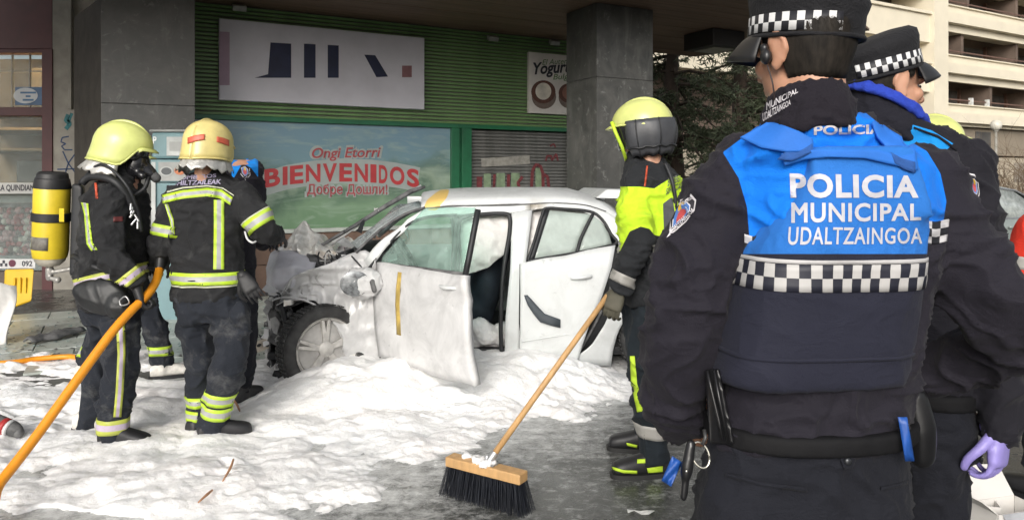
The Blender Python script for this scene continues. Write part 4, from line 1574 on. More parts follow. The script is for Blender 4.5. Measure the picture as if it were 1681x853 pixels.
# dark inner flank, floor, dash and seats
g = []
for k in range(20):
    x = 0.35 + 2.6 * k / 19
    g.append([CL(x, 0.10, z) for z in (.15, .4, .62, .8)])
MB().grid([r_ for r_ in g if not (-9 < 0 and False)][13:]).build('inner_flank', RUB, car, solid=0.01)
MB().box((0, 0, 0), (1, 1, 1)).v
def cbox(nm, x0, x1, v0, v1, z0, z1, m, bev=0.02):
    return MB().hexa([CL(x0, v0, z0), CL(x1, v0, z0), CL(x1, v1, z0), CL(x0, v1, z0)], [CL(x0, v0, z1), CL(x1, v0, z1), CL(x1, v1, z1), CL(x0, v1, z1)]).build(nm, m, car, bevel=bev)
cbox('floor_pan', -0.4, 3.2, .08, CW_ - .08, .16, .22, RUB)
cbox('dashboard', 0.10, 0.48, .10, CW_ - .10, .55, .92, RUBD, .05)
def seat(x, v):
    s = MB()
    s.limb([(CL(x, v, .45), .13), (CL(x + .42, v, .40), .13)], 12)
    s.ell(CL(x + .2, v, .42), (.30, .24, .12))
    s.limb([(CL(x + .42, v, .45), .14), (CL(x + .52, v, .75), .13), (CL(x + .60, v, 1.0), .10)], 12)
    s.ell(CL(x + .50, v, .72), (.12, .23, .30))
    s.ell(CL(x + .62, v, 1.12), (.06, .13, .10))
    return soft('seat', s, SEAT, car, 0.025, 4)
seat(0.75, .42); seat(0.75, 1.32)
cbox('rear_bench', 1.75, 2.3, .14, CW_ - .14, .3, .55, SEAT, .08)
cbox('rear_backrest', 2.2, 2.42, .14, CW_ - .14, .5, 1.0, SEAT, .08)
# steering wheel
mb = MB()
sc_ = CL(0.62, .42, .88); ax = (CU * 0.85 + Vector((0, 0, .5))).normalized(); sx = CV; sy = ax.cross(sx)
mb.tube([sc_ + (sx * math.cos(a) + sy * math.sin(a)) * .18 for a in [2 * math.pi * k / 24 for k in range(25)]], .016, 8)
mb.tube([sc_ - sx * .17, sc_ + sx * .17], .02, 8); mb.tube([sc_, sc_ - sy * .17], .02, 8)
mb.build('steering_wheel', RUB, car, smooth=True)
# curtain airbag hanging in the front door opening, with its folds
def bag(nm, L, Rr, dv, seed):
    A = resample([Vector((x, y, 0)) for x, y in L], 26); B = resample([Vector((x, y, 0)) for x, y in Rr], 26)
    g = []
    for i in range(26):
        row = []
        for j in range(22):
            q = A[i].lerp(B[i], j / 21)
            p = CP(q.x, q.y, dv - 0.05 * math.sin(math.pi * j / 21) * math.sin(math.pi * i / 25))
            a = np.array([[p.x * 9, p.z * 16 + p.x * 6, seed]])
            p = p - CV * (0.016 * (1 - 2 * abs(vnoise(a)[0])) + 0.012 * vnoise(a * 2.2)[0])
            row.append(p)
        g.append(row)
    return MB().grid(g).build(nm, AIRB, car, smooth=True, solid=0.004)
bag('curtain_airbag', [(752, 352), (754, 400), (757, 434), (760, 452)], [(842, 350), (840, 390), (828, 416), (800, 440)], 0.09, 3)
bag('curtain_airbag', [(868, 346), (868, 390), (866, 420)], [(900, 344), (890, 390), (880, 415)], 0.10, 5)
# rubber seal round the front opening
trim('door_seal', [(752, 445), (752, 400), (754, 366), (764, 356), (790, 352), (828, 351), (837, 358), (836, 385), (830, 420), (824, 470), (822, 540), (824, 598)], 0.017, RUB, 0.0)
trim('door_seal', [(745, 470), (746, 420), (748, 375), (750, 358)], 0.024, RUB, 0.0)
# rear door
panel('rear_door', [(854, 432), (853, 520), (854, 600)], [(1011, 402), (1004, 440), (987, 490), (966, 535), (946, 601)], 18, 20, PAINT, lambda u, v: -0.022 - 0.02 * v * v, (0.007, 5, 1))
RD = car.children[-1]
# crease along the door bottom, handle
trim('door_crease', [(856, 560), (900, 553), (950, 545), (962, 538)], 0.006, PAINT, -0.035)
h0, h1 = CP(938, 456, -0.045), CP(970, 453, -0.05)
MB().limb([(h0, .012), (h0.lerp(h1, .3) - CV * .02, .014), (h0.lerp(h1, .7) - CV * .02, .014), (h1, .012)], 10).build('door_handle', PAINT, RD, smooth=True)
# rear side glass and its black surround
panel('rear_window', [(871, 426), (878, 400), (898, 345)], [(945, 414), (952, 390), (972, 352)], 8, 8, FOG_GL, 0.004, solid=0.004)
panel('quarter_window', [(948, 413), (955, 390), (974, 353)], [(1004, 400), (1000, 385), (984, 358)], 8, 6, FOG_GL, 0.004, solid=0.004)
trim('window_surround', [(866, 429), (880, 426), (940, 416), (1009, 401), (1003, 384), (988, 360), (968, 347), (925, 343), (897, 342), (890, 352), (877, 396), (866, 429)], 0.013, RUB, -0.006)
trim('window_bar', [(947, 414), (955, 388), (974, 350)], 0.014, RUB, -0.006)
panel('window_post', [(866, 430), (880, 385), (893, 346)], [(876, 428), (888, 390), (902, 345)], 8, 3, RUB, -0.004)
# black sheet behind the sprung door edge, its colour standing in for the gap's shade
panel('gap_shade_sheet', [(1006, 400), (996, 440), (975, 490), (945, 540), (925, 600)], [(1030, 404), (1026, 450), (1016, 490), (1004, 540), (965, 602)], 14, 5, RUB, 0.05)
trim('inner_seal', [(1018, 408), (1012, 440), (1000, 480), (980, 525), (950, 578)], 0.012, RUBD, 0.02)
# rear quarter, sill
panel('rear_quarter', [(1020, 410), (1016, 450), (1009, 490), (994, 530), (970, 568), (944, 586), (944, 600)], [(1110, 425), (1080, 470), (1052, 500), (1028, 520), (1014, 545), (1006, 575), (1003, 600)], 18, 8, PAINT, -0.01)
panel('rear_quarter', [(1052, 500), (1075, 492), (1100, 492), (1130, 505), (1150, 540), (1156, 590)], [(1100, 430), (1140, 430), (1180, 432), (1210, 440), (1215, 500), (1210, 590)], 16, 8, PAINT, -0.01)
panel('sill', [(575, 622), (800, 616), (1003, 609)], [(575, 606), (800, 603), (1003, 601)], 20, 4, DUSTG, 0.01)
# hatch and spoiler
tp = local(CP(1020, 362)); 
g = []
for k in range(10):
    t = k / 9
    x = tp[0] + 0.25 + 0.55 * t
    z = 1.33 - 0.62 * t - .25 * t * t
    g.append([CL(x, .22 - .14 * t, z), CL(x + .05, CW_ / 2, z + .03), CL(x, CW_ - .22 + .14 * t, z)])
MB().grid(g).build('hatch', PAINT, car, smooth=True, solid=0.01)
e = local(CP(995, 347))
MB().hexa([CL(e[0] - .05, .3, 1.345), CL(e[0] + .36, .33, 1.33), CL(e[0] + .36, CW_ - .33, 1.33), CL(e[0] - .05, CW_ - .3, 1.345)], [CL(e[0] + .05, .36, 1.415), CL(e[0] + .38, .38, 1.405), CL(e[0] + .38, CW_ - .38, 1.405), CL(e[0] + .05, CW_ - .36, 1.415)]).build('roof_spoiler', PAINT, car, bevel=0.015)
cbox('rear_bumper', 3.05, 3.4, .03, CW_ - .03, .28, .62, PAINT, .06)
# printed marks on the rear door and a yellow stripe on the open door
MARK = mat('door_mark', (0.055, 0.065, 0.075), 0.5, 0.2)
def mark(pts, dv=-0.052):
    n = len(pts) // 2
    panel('door_mark', pts[:n], list(reversed(pts[n:])), 6, 3, MARK, dv, parent=RD, solid=0.001)
mark([(845 + 15, 484), (868, 506), (888, 530), (920, 538), (920, 524), (893, 514), (878, 497), (866, 484)])
# open front door
hp = CL(local(CP(622, 560))[0], -0.02, 0)
dd = Vector((0.70, -0.745, 0)).normalized()
dn = Vector((-dd.y * -1, 0, 0))
dn = Vector((dd.y, -dd.x, 0)).normalized()      # outward
if dn.y > 0: dn = -dn
door = []
def DP(w, z, o=0.0):
    return hp + dd * w + dn * (o + 0.02 * math.sin(max(0, min(1, (z - .2) / .7)) * math.pi)) - dn * max(0, (z - .86) * .25) + Vector((0, 0, z))
g = []
for i in range(22):
    row = []
    for j in range(14):
        z = 0.20 + 0.68 * j / 13
        w = i / 21 * (1.02 + .05 * (1 - j / 13))
        p = DP(w + .03 * (1 - j / 13), z)
        row.append(p + crumple(p, 0.012, 4.5, 6) - dn * (.012 * math.exp(-((z - .72) / .02) ** 2)))
    g.append(row)
mb = MB().grid(g)
q = [topx(v) for v in mb.v]
fd = mk('front_door', mb.v, mb.f, PAINTD, car, smooth=True, solid=0.045, attrs={'yellow': np.full(len(mb.v), -9.), 'soot': np.full(len(mb.v), -9.)})
hq = [DP(w, .80, .045) for w in (.78, .83, .88, .93)]
MB().limb([(hq[0] - dn * .02, .011), (hq[1], .013), (hq[2], .013), (hq[3] - dn * .02, .011)], 10).build('door_handle', PAINT, fd, smooth=True)
fd['label'] = 'front door swung open with dusty skin'
YST = mat('yellow_stripe', (0.42, 0.30, 0.08), 0.5, 0.4, 9)
for z0, z1 in ((.40, .84),):
    gg = [[DP(w, z, .0245) + crumple(DP(w, z), 0.012, 4.5, 6) for z in np.linspace(z0, z1, 5)] for w in np.linspace(.28, .325, 5)]
    MB().grid(gg).build('yellow_mark', YST, fd, smooth=True, solid=.001)
# its window: glass and black frame
top_z = lambda w: min(1.30, .88 + (w + .02) * 0.95) + 0.02 * max(0, w - .4)
g = []
for i in range(24):
    w = 0.03 + 0.93 * i / 23
    g.append([DP(w, .87 + (top_z(w) - .87) * j / 9) for j in range(10)])
MB().grid(g).build('door_glass', GREEN_GL, fd, smooth=True, solid=0.005)
MB().tube([DP(0.99, z) for z in (.86, 1.0, 1.15, 1.30)], .02, 8).build('window_frame', RUB, fd, smooth=True)
MB().tube([DP(0.0, .875), DP(.5, .885), DP(1.0, .89)], .014, 8).build('window_strip', RUBD, fd, smooth=True)
# shut lines and seals
trim('shut_line', [(854, 433), (853, 520), (853, 602)], 0.006, RUB, -0.004)
trim('shut_line', [(577, 420), (600, 446), (618, 470), (624, 520), (624, 606)], 0.006, RUB, -0.012)
trim('pillar_seal', [(604, 442), (636, 403), (670, 369), (704, 356), (750, 353)], 0.012, RUB, -0.004)
trim('screen_seal', [(584, 414), (626, 376), (666, 351), (698, 341)], 0.012, RUBD, -0.004)
trim('roof_drip', [(700, 342), (760, 338), (838, 337), (900, 333), (958, 336), (995, 347)], 0.005, RUBD, -0.004)
# foam and powder lying on the wing, sill and door foot
rf = random.Random(31)
for nm, spots in (('foam_clump', [(590, 600), (610, 596), (640, 612), (660, 618), (690, 622)]), ('foam_clump', [(860, 600), (890, 602), (920, 604), (950, 604)])):
    s_ = MB()
    for x, y in spots:
        for k in range(7):
            c = CP(x + rf.uniform(-16, 16), y + rf.uniform(-7, 7), rf.uniform(-.06, .08))
            r_ = rf.uniform(.018, .05)
            s_.ell(c, (r_ * 1.3, r_, r_ * .7), None, 10, 7)
    soft(nm, s_, FOAM, car, .010, 2, (.004, 26, 3))
# foam that filled the footwell and spilled over the sill
s_ = MB()
for k in range(60):
    c = CP(rf.uniform(752, 832), rf.uniform(528, 612), rf.uniform(.10, .34))
    r_ = rf.uniform(.035, .085)
    s_.ell(c, (r_ * 1.2, r_, r_ * .85), None, 10, 7)
soft('foam_clump', s_, FOAM, car, .011, 3, (.004, 22, 5))
# front wheel, steered
wcen = CP(530, 571, -0.03)
wn_ = (CU * math.sin(R(30)) - CV * math.cos(R(30)) + Vector((0, 0, .05))).normalized()
wx_ = wn_.cross(Vector((0, 0, 1))).normalized(); wz_ = wx_.cross(wn_)
def wheel(cen, n_, x_, z_, nm='front_wheel'):
    def wring(r, o, k=40): return [cen + n_ * o + (x_ * math.cos(2 * math.pi * i / k) + z_ * math.sin(2 * math.pi * i / k)) * r for i in range(k)]
    prof = [(0.225, .085), (0.245, .105), (0.285, .105), (0.308, .09), (0.316, .05), (0.316, -.05), (0.308, -.09), (.285, -.105), (.225, -.09)]
    ty = MB().loft([wring(r, o) for r, o in prof], caps=False).build('tyre', TYRE, None, smooth=True)
    tread = MB()
    for k in range(60):
        a = 2 * math.pi * k / 60
        d = x_ * math.cos(a) + z_ * math.sin(a); t = -x_ * math.sin(a) + z_ * math.cos(a)
        for o in (-.06, -.02, .02, .06):
            c = cen + d * .319 + n_ * o
            M3 = Matrix((t, n_, d)).transposed()
            tread.box(c, (.022, .032, .009), M3)
    rim = MB()
    rim.loft([wring(r, o) for r, o in [(0.228, .10), (0.232, .085), (0.205, .07), (0.195, .0), (0.195, -.08)]], caps=False)
    for k in range(5):
        for s in (-.11, .11):
            a = 2 * math.pi * k / 5 + .3 + s
            b0 = 2 * math.pi * k / 5 + .3 + s * .55
            d0 = x_ * math.cos(b0) + z_ * math.sin(b0); d1 = x_ * math.cos(a) + z_ * math.sin(a)
            t0 = -x_ * math.sin(a) + z_ * math.cos(a)
            rim.hexa([cen + d0 * .03 - t0 * .018 + n_ * .04, cen + d0 * .03 + t0 * .018 + n_ * .04, cen + d1 * .215 + t0 * .013 + n_ * .05, cen + d1 * .215 - t0 * .013 + n_ * .05],
                     [cen + d0 * .03 - t0 * .016 + n_ * .07, cen + d0 * .03 + t0 * .016 + n_ * .07, cen + d1 * .215 + t0 * .011 + n_ * .088, cen + d1 * .215 - t0 * .011 + n_ * .088])
    hub = MB().loft([wring(.055, .03, 20), wring(.055, .072, 20), wring(.04, .08, 20)])
    back = MB().loft([wring(.197, .0, 24), wring(.197, .045, 24), wring(.15, .055, 24)])
    w = MB().loft([wring(.05, -.12, 12), wring(.05, -.02, 12)]).build(nm, ALLOYD, car)
    for o in (ty, ):
        set_parent(o, w)
    tread.build('tread', TYRE, w)
    rim.build('rim', ALLOY, w, smooth=True, angle=35, bevel=0.003)
    hub.build('hub_cap', ALLOY, w, smooth=True, angle=40)
    back.build('brake_disc', ALLOYD, w)
wheel(wcen, wn_, wx_, wz_)
wc2 = CL(2.55, .10, .305)
wheel(wc2, -CV, CU, Vector((0, 0, 1)), 'rear_wheel')
wheel(CL(2.55, CW_ - .10, .305), CV, CU, Vector((0, 0, 1)), 'rear_wheel')
wheel(CL(-0.05, CW_ - .10, .305), CV, CU, Vector((0, 0, 1)), 'front_wheel')
# door mirror, smashed
mc = CP(594, 463, -0.12)
mm = MB()
mm.ell(mc, (.145, .075, .112)); mm.limb([(mc + V(.08, .0, -.02), .045), (CP(622, 480, 0), .04)], 8)
mo, mbvh = soft('door_mirror', mm, PAINTD, car, .008, 3, (.008, 14, 1))
cmr = mc + V(-.035, -.070, .0)
gm = []
for i in range(9):
    r_ = 0.082 * i / 8
    gm.append([cmr + V(math.cos(a) * r_ * 1.25 , -.012 * (1 - (i / 8) ** 2) + .02 * math.cos(a) * i / 8, math.sin(a) * r_ * 1.1) for a in np.linspace(0, 2 * math.pi, 25)])
MB().grid(gm).build('mirror_glass', mat('broken_mirror', (.30, .32, .33), .25, .6, 22, metal=.3, col2=(.03, .03, .035)), mo, smooth=True)
MB().limb([(mc + V(.085, -.05, .01), .022), (mc + V(.10, -.055, -.05), .018)], 8).build('mirror_bracket', RUBD, mo, smooth=True)
# folded bonnet: torn peak and bent skin
def sheet(nm, outline_rows, m, cr, solid=.004, smooth=False, sub=6, pleat=0.0):
    g = []
    for row in outline_rows:
        pts = [CP(x, y, d) for x, y, d in row]
        pts = resample(pts, 20)
        g.append(pts)
    G2 = []
    for a, b_ in zip(g, g[1:]):
        for k in range(sub):
            G2.append([p.lerp(q, k / sub) for p, q in zip(a, b_)])
    G2.append(g[-1])
    if pleat:
        G2 = [[p + CV * (pleat * (abs((j * 1.0 + .35 * i) % 6 - 3) / 1.5 - 1)) + Vector((0, 0, .3 * pleat * (abs((j + 2) % 5 - 2.5) / 1.25 - 1))) for j, p in enumerate(row)] for i, row in enumerate(G2)]
    G2 = [[p + crumple(p, cr[0], cr[1], cr[2]) + crumple(p, cr[0] * .4, cr[1] * 2.3, cr[2] + 5) for p in row] for row in G2]
    return MB().grid(G2).build(nm, m, car, solid=solid, smooth=smooth)
sheet('crumpled_bonnet', [[(448, 412, .30), (478, 414, .22), (515, 422, .20), (556, 426, .20)], [(460, 402, .42), (484, 390, .30), (512, 400, .30), (552, 418, .26)], [(472, 394, .55), (494, 362, .42), (514, 378, .48), (548, 412, .45)], [(480, 396, .9), (502, 370, 1.0), (530, 388, 1.1), (560, 406, 1.0)]], FOILM, (0.016, 9, 3), pleat=.05)
sheet('bent_bonnet', [[(442, 482, .20), (455, 488, .12), (478, 478, .08), (500, 462, .08)], [(437, 462, .22), (450, 468, .06), (478, 462, .03), (510, 452, .08)], [(436, 438, .26), (452, 440, .06), (480, 440, .02), (516, 442, .10)], [(444, 416, .34), (458, 414, .16), (486, 416, .12), (520, 430, .18)], [(460, 404, .50), (474, 402, .40), (496, 408, .36), (522, 424, .36)]], mat('bonnet_underside', (.50, .50, .54), .45, .22, 6, bmp=.1), (0.012, 5, 9), smooth=True)
g = []
for i in range(18):
    x = -0.40 + 0.95 * i / 17
    row = []
    for j in range(16):
        v = 0.18 + 1.4 * j / 15
        z = 0.80 + 0.10 * (i / 17) + 0.10 * math.exp(-((i - 6) / 3.0) ** 2) * (0.3 + j / 15) - 0.05 * (i < 4)
        w = CL(x, v, z)
        row.append(w + crumple(w, 0.05, 4, 12) + crumple(w, .02, 11, 14))
    g.append(row)
MB().grid(g).build('bonnet', PAINTD, car, solid=.006)
# engine bay wreckage
rr = random.Random(4)
for k in range(10):
    px, py, dv = rr.uniform(505, 575), rr.uniform(418, 450), rr.uniform(.25, .6)
    c = CP(px, py, dv)
    a = MB().box(c, (rr.uniform(.06, .2), rr.uniform(.06, .2), rr.uniform(.05, .12)), Matrix.Rotation(rr.uniform(-.6, .6), 3, 'Y') @ Matrix.Rotation(rr.uniform(-.6, .6), 3, 'Z'))
    a.build('engine_part', [RUBD, DUSTG, RUB][k % 3], car, bevel=.012)
for k in range(14):
    px, py, dv = rr.uniform(442, 474), rr.uniform(485, 590), rr.uniform(.05, .35)
    a = CP(px, py, dv)
    pts = [a]
    for q in range(4):
        pts.append(pts[-1] + V(rr.uniform(-.05, .07), rr.uniform(-.05, .05), rr.uniform(-.10, .05)))
    for p_ in pts:
        p_.z = max(p_.z, .03)
    MB().tube(smooth_path(pts, [.01] * 5, 3)[0], rr.choice([.008, .014, .022]), 7).build('torn_hose', [RUBD, DUSTG, RUB][k % 3], car, smooth=True)
for k in range(9):
    px, py, dv = 440 + k * 3.6, 500 + k * 11, .05 + .03 * (k % 3)
    c = CP(px, py, dv)
    w, h = rr.uniform(.05, .12), rr.uniform(.07, .18)
    M3 = Matrix.Rotation(rr.uniform(-.5, .5), 3, 'Y') @ Matrix.Rotation(rr.uniform(-.9, .9), 3, 'Z')
    q = [c + M3 @ V(x * w, .02 * rr.uniform(-1, 1), z * h) for x, z in ((-.5, -.5), (.3, -.6), (.5, .1), (.2, .55), (-.45, .4))]
    MB().add(q, [(0, 1, 2), (0, 2, 3), (0, 3, 4)]).build('torn_panel', [DUSTG, RUBD, PAINTD][k % 3], car, solid=.006)
# sharp torn sheet round the nose
rs = random.Random(77)
for k in range(46):
    if k in (1, 5, 9, 13): px, py, dv = rs.uniform(440, 500), rs.uniform(476, 500), rs.uniform(-.04, .06)
    elif k < 22: px, py, dv = rs.uniform(505, 575), rs.uniform(405, 450), rs.uniform(.12, .75)
    elif k < 40: px, py, dv = rs.uniform(436, 478), rs.uniform(470, 600), rs.uniform(-.02, .4)
    else: px, py, dv = rs.uniform(560, 690), rs.uniform(345, 412), rs.uniform(.2, .6)
    c = CP(px, py, dv)
    if c.z < .1: continue
    L_ = rs.uniform(.06, .20) if k < 40 else rs.uniform(.05, .14); w_s = L_ * rs.uniform(.25, .7)
    M3 = Matrix.Rotation(rs.uniform(-1.4, 1.4), 3, 'Y') @ Matrix.Rotation(rs.uniform(-1.2, 1.2), 3, 'Z') @ Matrix.Rotation(rs.uniform(-.9, .9), 3, 'X')
    g = []
    nn_ = 7
    for i in range(nn_):
        t = i / (nn_ - 1)
        ww = w_s * (1 - t) ** .6 * rs.uniform(.6, 1.2)
        zz = (.05 * math.sin(t * 5 + k) + rs.uniform(-.012, .012)) * L_ * 5
        g.append([c + M3 @ V(t * L_ - L_ / 2, zz * .5 + (0 if q else .012 * math.sin(i * 2.1)), q * ww) for q in (-.5, .05, .5)])
    MB().grid(g).build('torn_sheet', [PAINTD, DUSTG, RUBD, FOILM, PAINTD, RUB][k % 6], car, solid=.004)
for k in range(16):
    a = CP(rs.uniform(500, 585), rs.uniform(415, 460), rs.uniform(.0, .4)); pts = [a]
    for q in range(5): pts.append(pts[-1] + V(rs.uniform(-.08, .08), rs.uniform(-.05, .03), rs.uniform(-.09, .06)))
    MB().tube(smooth_path(pts, [1] * 6, 3)[0], rs.choice([.003, .004, .006]), 5).build('loose_wire', [RUB, RUBD, DUSTG][k % 3], car, smooth=True)
cbox('radiator', -0.36, -0.28, .3, 1.5, .25, .72, RUBD, .01)
cbox('engine_block', -.2, .3, .45, 1.35, .3, .74, RUBD, .03)
trim('bumper_strip', [(462, 500), (472, 540), (488, 590), (500, 620)], .02, RUB, -.02)
# perforated bumper beam lying before the car
bq = [G(404, 592), G(470, 575)]
a, b_ = P(405, 575, 5.75), P(462, 556, 5.6)
bm_ = MB()
d_ = (b_ - a).normalized(); u_ = Vector((0, -.35, 1)).normalized()
hl = (b_ - a).length
bm_.hexa([a - u_ * .05, b_ - u_ * .05, b_ - u_ * .05 + V(0, .05, 0), a - u_ * .05 + V(0, .05, 0)], [a + u_ * .05, b_ + u_ * .05, b_ + u_ * .05 + V(0, .05, 0), a + u_ * .05 + V(0, .05, 0)])
beam = bm_.build('bumper_beam', mat('beam_beige', (.36, .32, .27), .7, .3, 9), None, bevel=.01)
tag(beam, 'torn beige perforated bumper beam in front of the smashed car', 'debris')
for k in range(4):
    c = a.lerp(b_, .14 + .24 * k) + V(0, -.004, 0) + u_ * (.012 if k % 2 else -.012)
    nn = d_.cross(u_).normalized()
    if nn.y > 0: nn = -nn
    MB().loft([[c + nn * o + (d_ * math.cos(t) * .022 + u_ * math.sin(t) * .014) for t in [2 * math.pi * i / 14 for i in range(14)]] for o in (.002, .006)]).build('hole', RUB, beam)
# ================================================================== PEOPLE
def cloth(name, col, var=0.18, rough=0.85, masks=(), weave=260, wb=0.25, sheen=0.25, dust=0.0):
    """woven cloth; masks = [(attribute, colour)] for panels sewn in another colour"""
    m, nt, b = nodes_of(name)
    v = objcoord(nt)
    c = mixc(nt, nz(nt, 5, 5, 0.6, v), [q * (1 - var) for q in col], [q * (1 + var) for q in col])
    for an, mc in masks:
        mm = mixc(nt, nz(nt, 4, 4, 0.6, v), [q * 0.88 for q in mc], [min(1, q * 1.1) for q in mc])
        c = mixc(nt, attr_mask(nt, an, 0.35), c, mm)
    if dust:
        c = mixc(nt, ramp(nt, nz(nt, 7, 9, .72, v, .5), [(.52, 0.0), (.75, dust)]), c, (.16, .16, .155))
    nt.links.new(c, b.inputs['Base Color'])
    b.inputs['Roughness'].default_value = rough
    b.inputs['Specular IOR Level'].default_value = 0.22
    b.inputs['Sheen Weight'].default_value = sheen * 0.12
    b.inputs['Sheen Roughness'].default_value = 0.5
    ad = nt.nodes.new('ShaderNodeMath'); ad.operation = 'MULTIPLY_ADD'
    nt.links.new(nz(nt, 28, 4, 0.6, v), ad.inputs[0]); ad.inputs[1].default_value = 2.2
    nt.links.new(nz(nt, weave, 2, 0.5, v), ad.inputs[2])
    # sharp little creases: ridges where warped noise crosses its mean
    cr = ramp(nt, nz(nt, 11, 3, 0.5, objcoord(nt, (1, 1, 1.6)), 1.6), [(0.36, 0.0), (0.49, 1.0), (0.51, 1.0), (0.64, 0.0)])
    a2 = nt.nodes.new('ShaderNodeMath'); a2.operation = 'MULTIPLY_ADD'
    nt.links.new(cr, a2.inputs[0]); a2.inputs[1].default_value = 0.7
    nt.links.new(ad.outputs[0], a2.inputs[2])
    bump(nt, b, a2.outputs[0], wb * 1.5, 0.005)
    return m
def hivis(name, edge, mid, lo=0.30, hi=0.70):
    """retroreflective tape: coloured borders, grey middle, fine cross hatching"""
    m, nt, b = nodes_of(name)
    uv = nt.nodes.new('ShaderNodeUVMap')
    sp = nt.nodes.new('ShaderNodeSeparateXYZ'); nt.links.new(uv.outputs[0], sp.inputs[0])
    f = ramp(nt, sp.outputs['Y'], [(0.0, 0.0), (lo - .01, 0.0), (lo, 1.0), (hi, 1.0), (hi + .01, 0.0)])
    c = mixc(nt, f, edge, mid)
    v = objcoord(nt)
    c = mixc(nt, ramp(nt, nz(nt, 16, 5, .65, v), [(.45, 0.0), (.8, .45)]), c, (.22, .22, .17))
    nt.links.new(c, b.inputs['Base Color'])
    b.inputs['Roughness'].default_value = 0.45
    ck = nt.nodes.new('ShaderNodeTexChecker'); ck.inputs['Scale'].default_value = 160
    nt.links.new(v, ck.inputs['Vector'])
    bump(nt, b, ck.outputs['Fac'], 0.2, 0.002)
    return m
LIME = (0.46, 0.66, 0.035)
TAPE = hivis('lime_grey_tape', LIME, (0.36, 0.36, 0.36))
TAPE2 = hivis('pale_tape', (0.52, 0.54, 0.40), (0.52, 0.54, 0.40))
TAPEP = hivis('lime_lilac_tape', (0.42, 0.46, 0.07), (0.46, 0.38, 0.50))
TAPEG = hivis('grey_tape', (0.34, 0.33, 0.31), (0.34, 0.33, 0.31))
LIMEM = mat('lime_fabric', LIME, 0.7, 0.12, 8, bmp=0.2, bscale=120)
TURN = cloth('turnout_cloth', (0.018, 0.0185, 0.020), dust=.3)
TURN_TR = cloth('turnout_trousers_cloth', (0.017, 0.020, 0.027), 0.25, dust=.5)
BLACKN = cloth('navy_black_cloth', (0.0095, 0.009, 0.013), 0.15)
GLOVE = mat('black_glove', (0.012, 0.012, 0.013), 0.55, 0.3, 12, bmp=0.3, bscale=50)
GLOVEG = mat('olive_glove', (0.075, 0.07, 0.05), 0.7, 0.3, 12, bmp=0.3, bscale=50)
BOOTM = mat('boot_leather', (0.016, 0.016, 0.018), 0.5, 0.3, 12, bmp=0.2, bscale=50)
FOAMB = mat('foam_spatter', (0.62, 0.60, 0.56), 0.8, 0.25, 20, bmp=0.5, bscale=40)
HELM = mat('helmet_shell', (0.56, 0.60, 0.20), 0.36, 0.14, 9, coat=0.2, bmp=0.06, bscale=35, detail=9)
HELMY = mat('helmet_shell_yellow', (0.62, 0.52, 0.20), 0.4, 0.18, 9, coat=0.2, bmp=0.06, bscale=35, detail=9)
HGREY = mat('helmet_grey', (0.05, 0.052, 0.058), 0.45, 0.25, 10)
VIS = mat('mask_black', (0.012, 0.012, 0.014), 0.18, 0.2, 6)
SILV = mat('silver_hood', (0.50, 0.49, 0.46), 0.38, 0.25, 18, metal=0.45, bmp=0.5, bscale=30, bdist=0.01)
def skin_material():
    m, nt, b = nodes_of('skin')
    v = objcoord(nt)
    c = ramp(nt, nz(nt, 14, 5, .6, v), [(.3, (0.42, 0.215, 0.135)), (.7, (0.54, 0.30, 0.20))])
    nt.links.new(c, b.inputs['Base Color'])
    b.inputs['Roughness'].default_value = 0.5
    b.inputs['Subsurface Weight'].default_value = 0.15
    b.inputs['Subsurface Radius'].default_value = (0.012, 0.005, 0.003)
    b.inputs['Subsurface Scale'].default_value = 0.5
    bump(nt, b, nz(nt, 180, 3, .6, v), .12, .002)
    return m
SKIN = skin_material()
def hair_material():
    m, nt, b = nodes_of('dark_hair')
    c = ramp(nt, nz(nt, 60, 4, .6, objcoord(nt, (1, 1, .25))), [(.3, (.008, .007, .006)), (.7, (.030, .025, .020))])
    nt.links.new(c, b.inputs['Base Color'])
    b.inputs['Roughness'].default_value = .6
    b.inputs['Specular IOR Level'].default_value = .15
    return m
HAIR = hair_material()
HORIZ = Vector((0, 0, 1))
def frame_of(f, pitch=0.0, roll=0.0):
    """columns: right, forward, up for a heading f"""
    f = Vector((f[0], f[1], 0)).normalized()
    r = Vector((f.y, -f.x, 0))
    M = Matrix((r, f, HORIZ)).transposed()
    return M @ Matrix.Rotation(pitch, 3, 'X') @ Matrix.Rotation(roll, 3, 'Y')

def add_head(mb, c, M, s=1.0, ears=True):
    T = lambda x, y, z: c + M @ (Vector((x, y, z)) * s)
    def E(x, y, z, a, b_, d, Q=None):
        mb.ell(T(x, y, z), (a * s, b_ * s, d * s), M @ Q if Q is not None else M, 20, 14)
    E(0, -.012, .035, .077, .098, .090)
    E(0, .028, -.035, .061, .062, .086)
    E(0, .052, -.098, .034, .030, .026)
    for q in (-1, 1):
        E(q * .043, .010, -.070, .022, .042, .034)
        E(q * .037, .062, -.022, .025, .023, .022)
        E(q * .030, .080, .016, .024, .013, .010)
        E(q * .013, .098, -.036, .010, .012, .009)
        if ears:
            Q = Matrix.Rotation(q * R(-18), 3, 'Z') @ Matrix.Rotation(R(-10), 3, 'X')
            E(q * .079, -.012, -.002, .008, .017, .031, Q)
            E(q * .078, -.004, -.028, .009, .011, .014, Q)
            mb.tube([T(q * (.080 + .007 * math.sin(a)), -.012 + .019 * math.cos(a), .004 + .031 * math.sin(a)) for a in np.linspace(-1.2, 3.6, 12)], .0055 * s, 6)
    mb.limb([(T(0, .086, .012), .008 * s), (T(0, .104, -.014), .0095 * s), (T(0, .112, -.030), .013 * s)], 10)
    E(0, .088, -.060, .024, .011, .0065)
    E(0, .086, -.071, .021, .011, .007)
    mb.limb([(T(0, -.022, -.06), .060 * s), (T(0, -.024, -.11), .056 * s), (T(0, -.018, -.16), .058 * s)], 16)

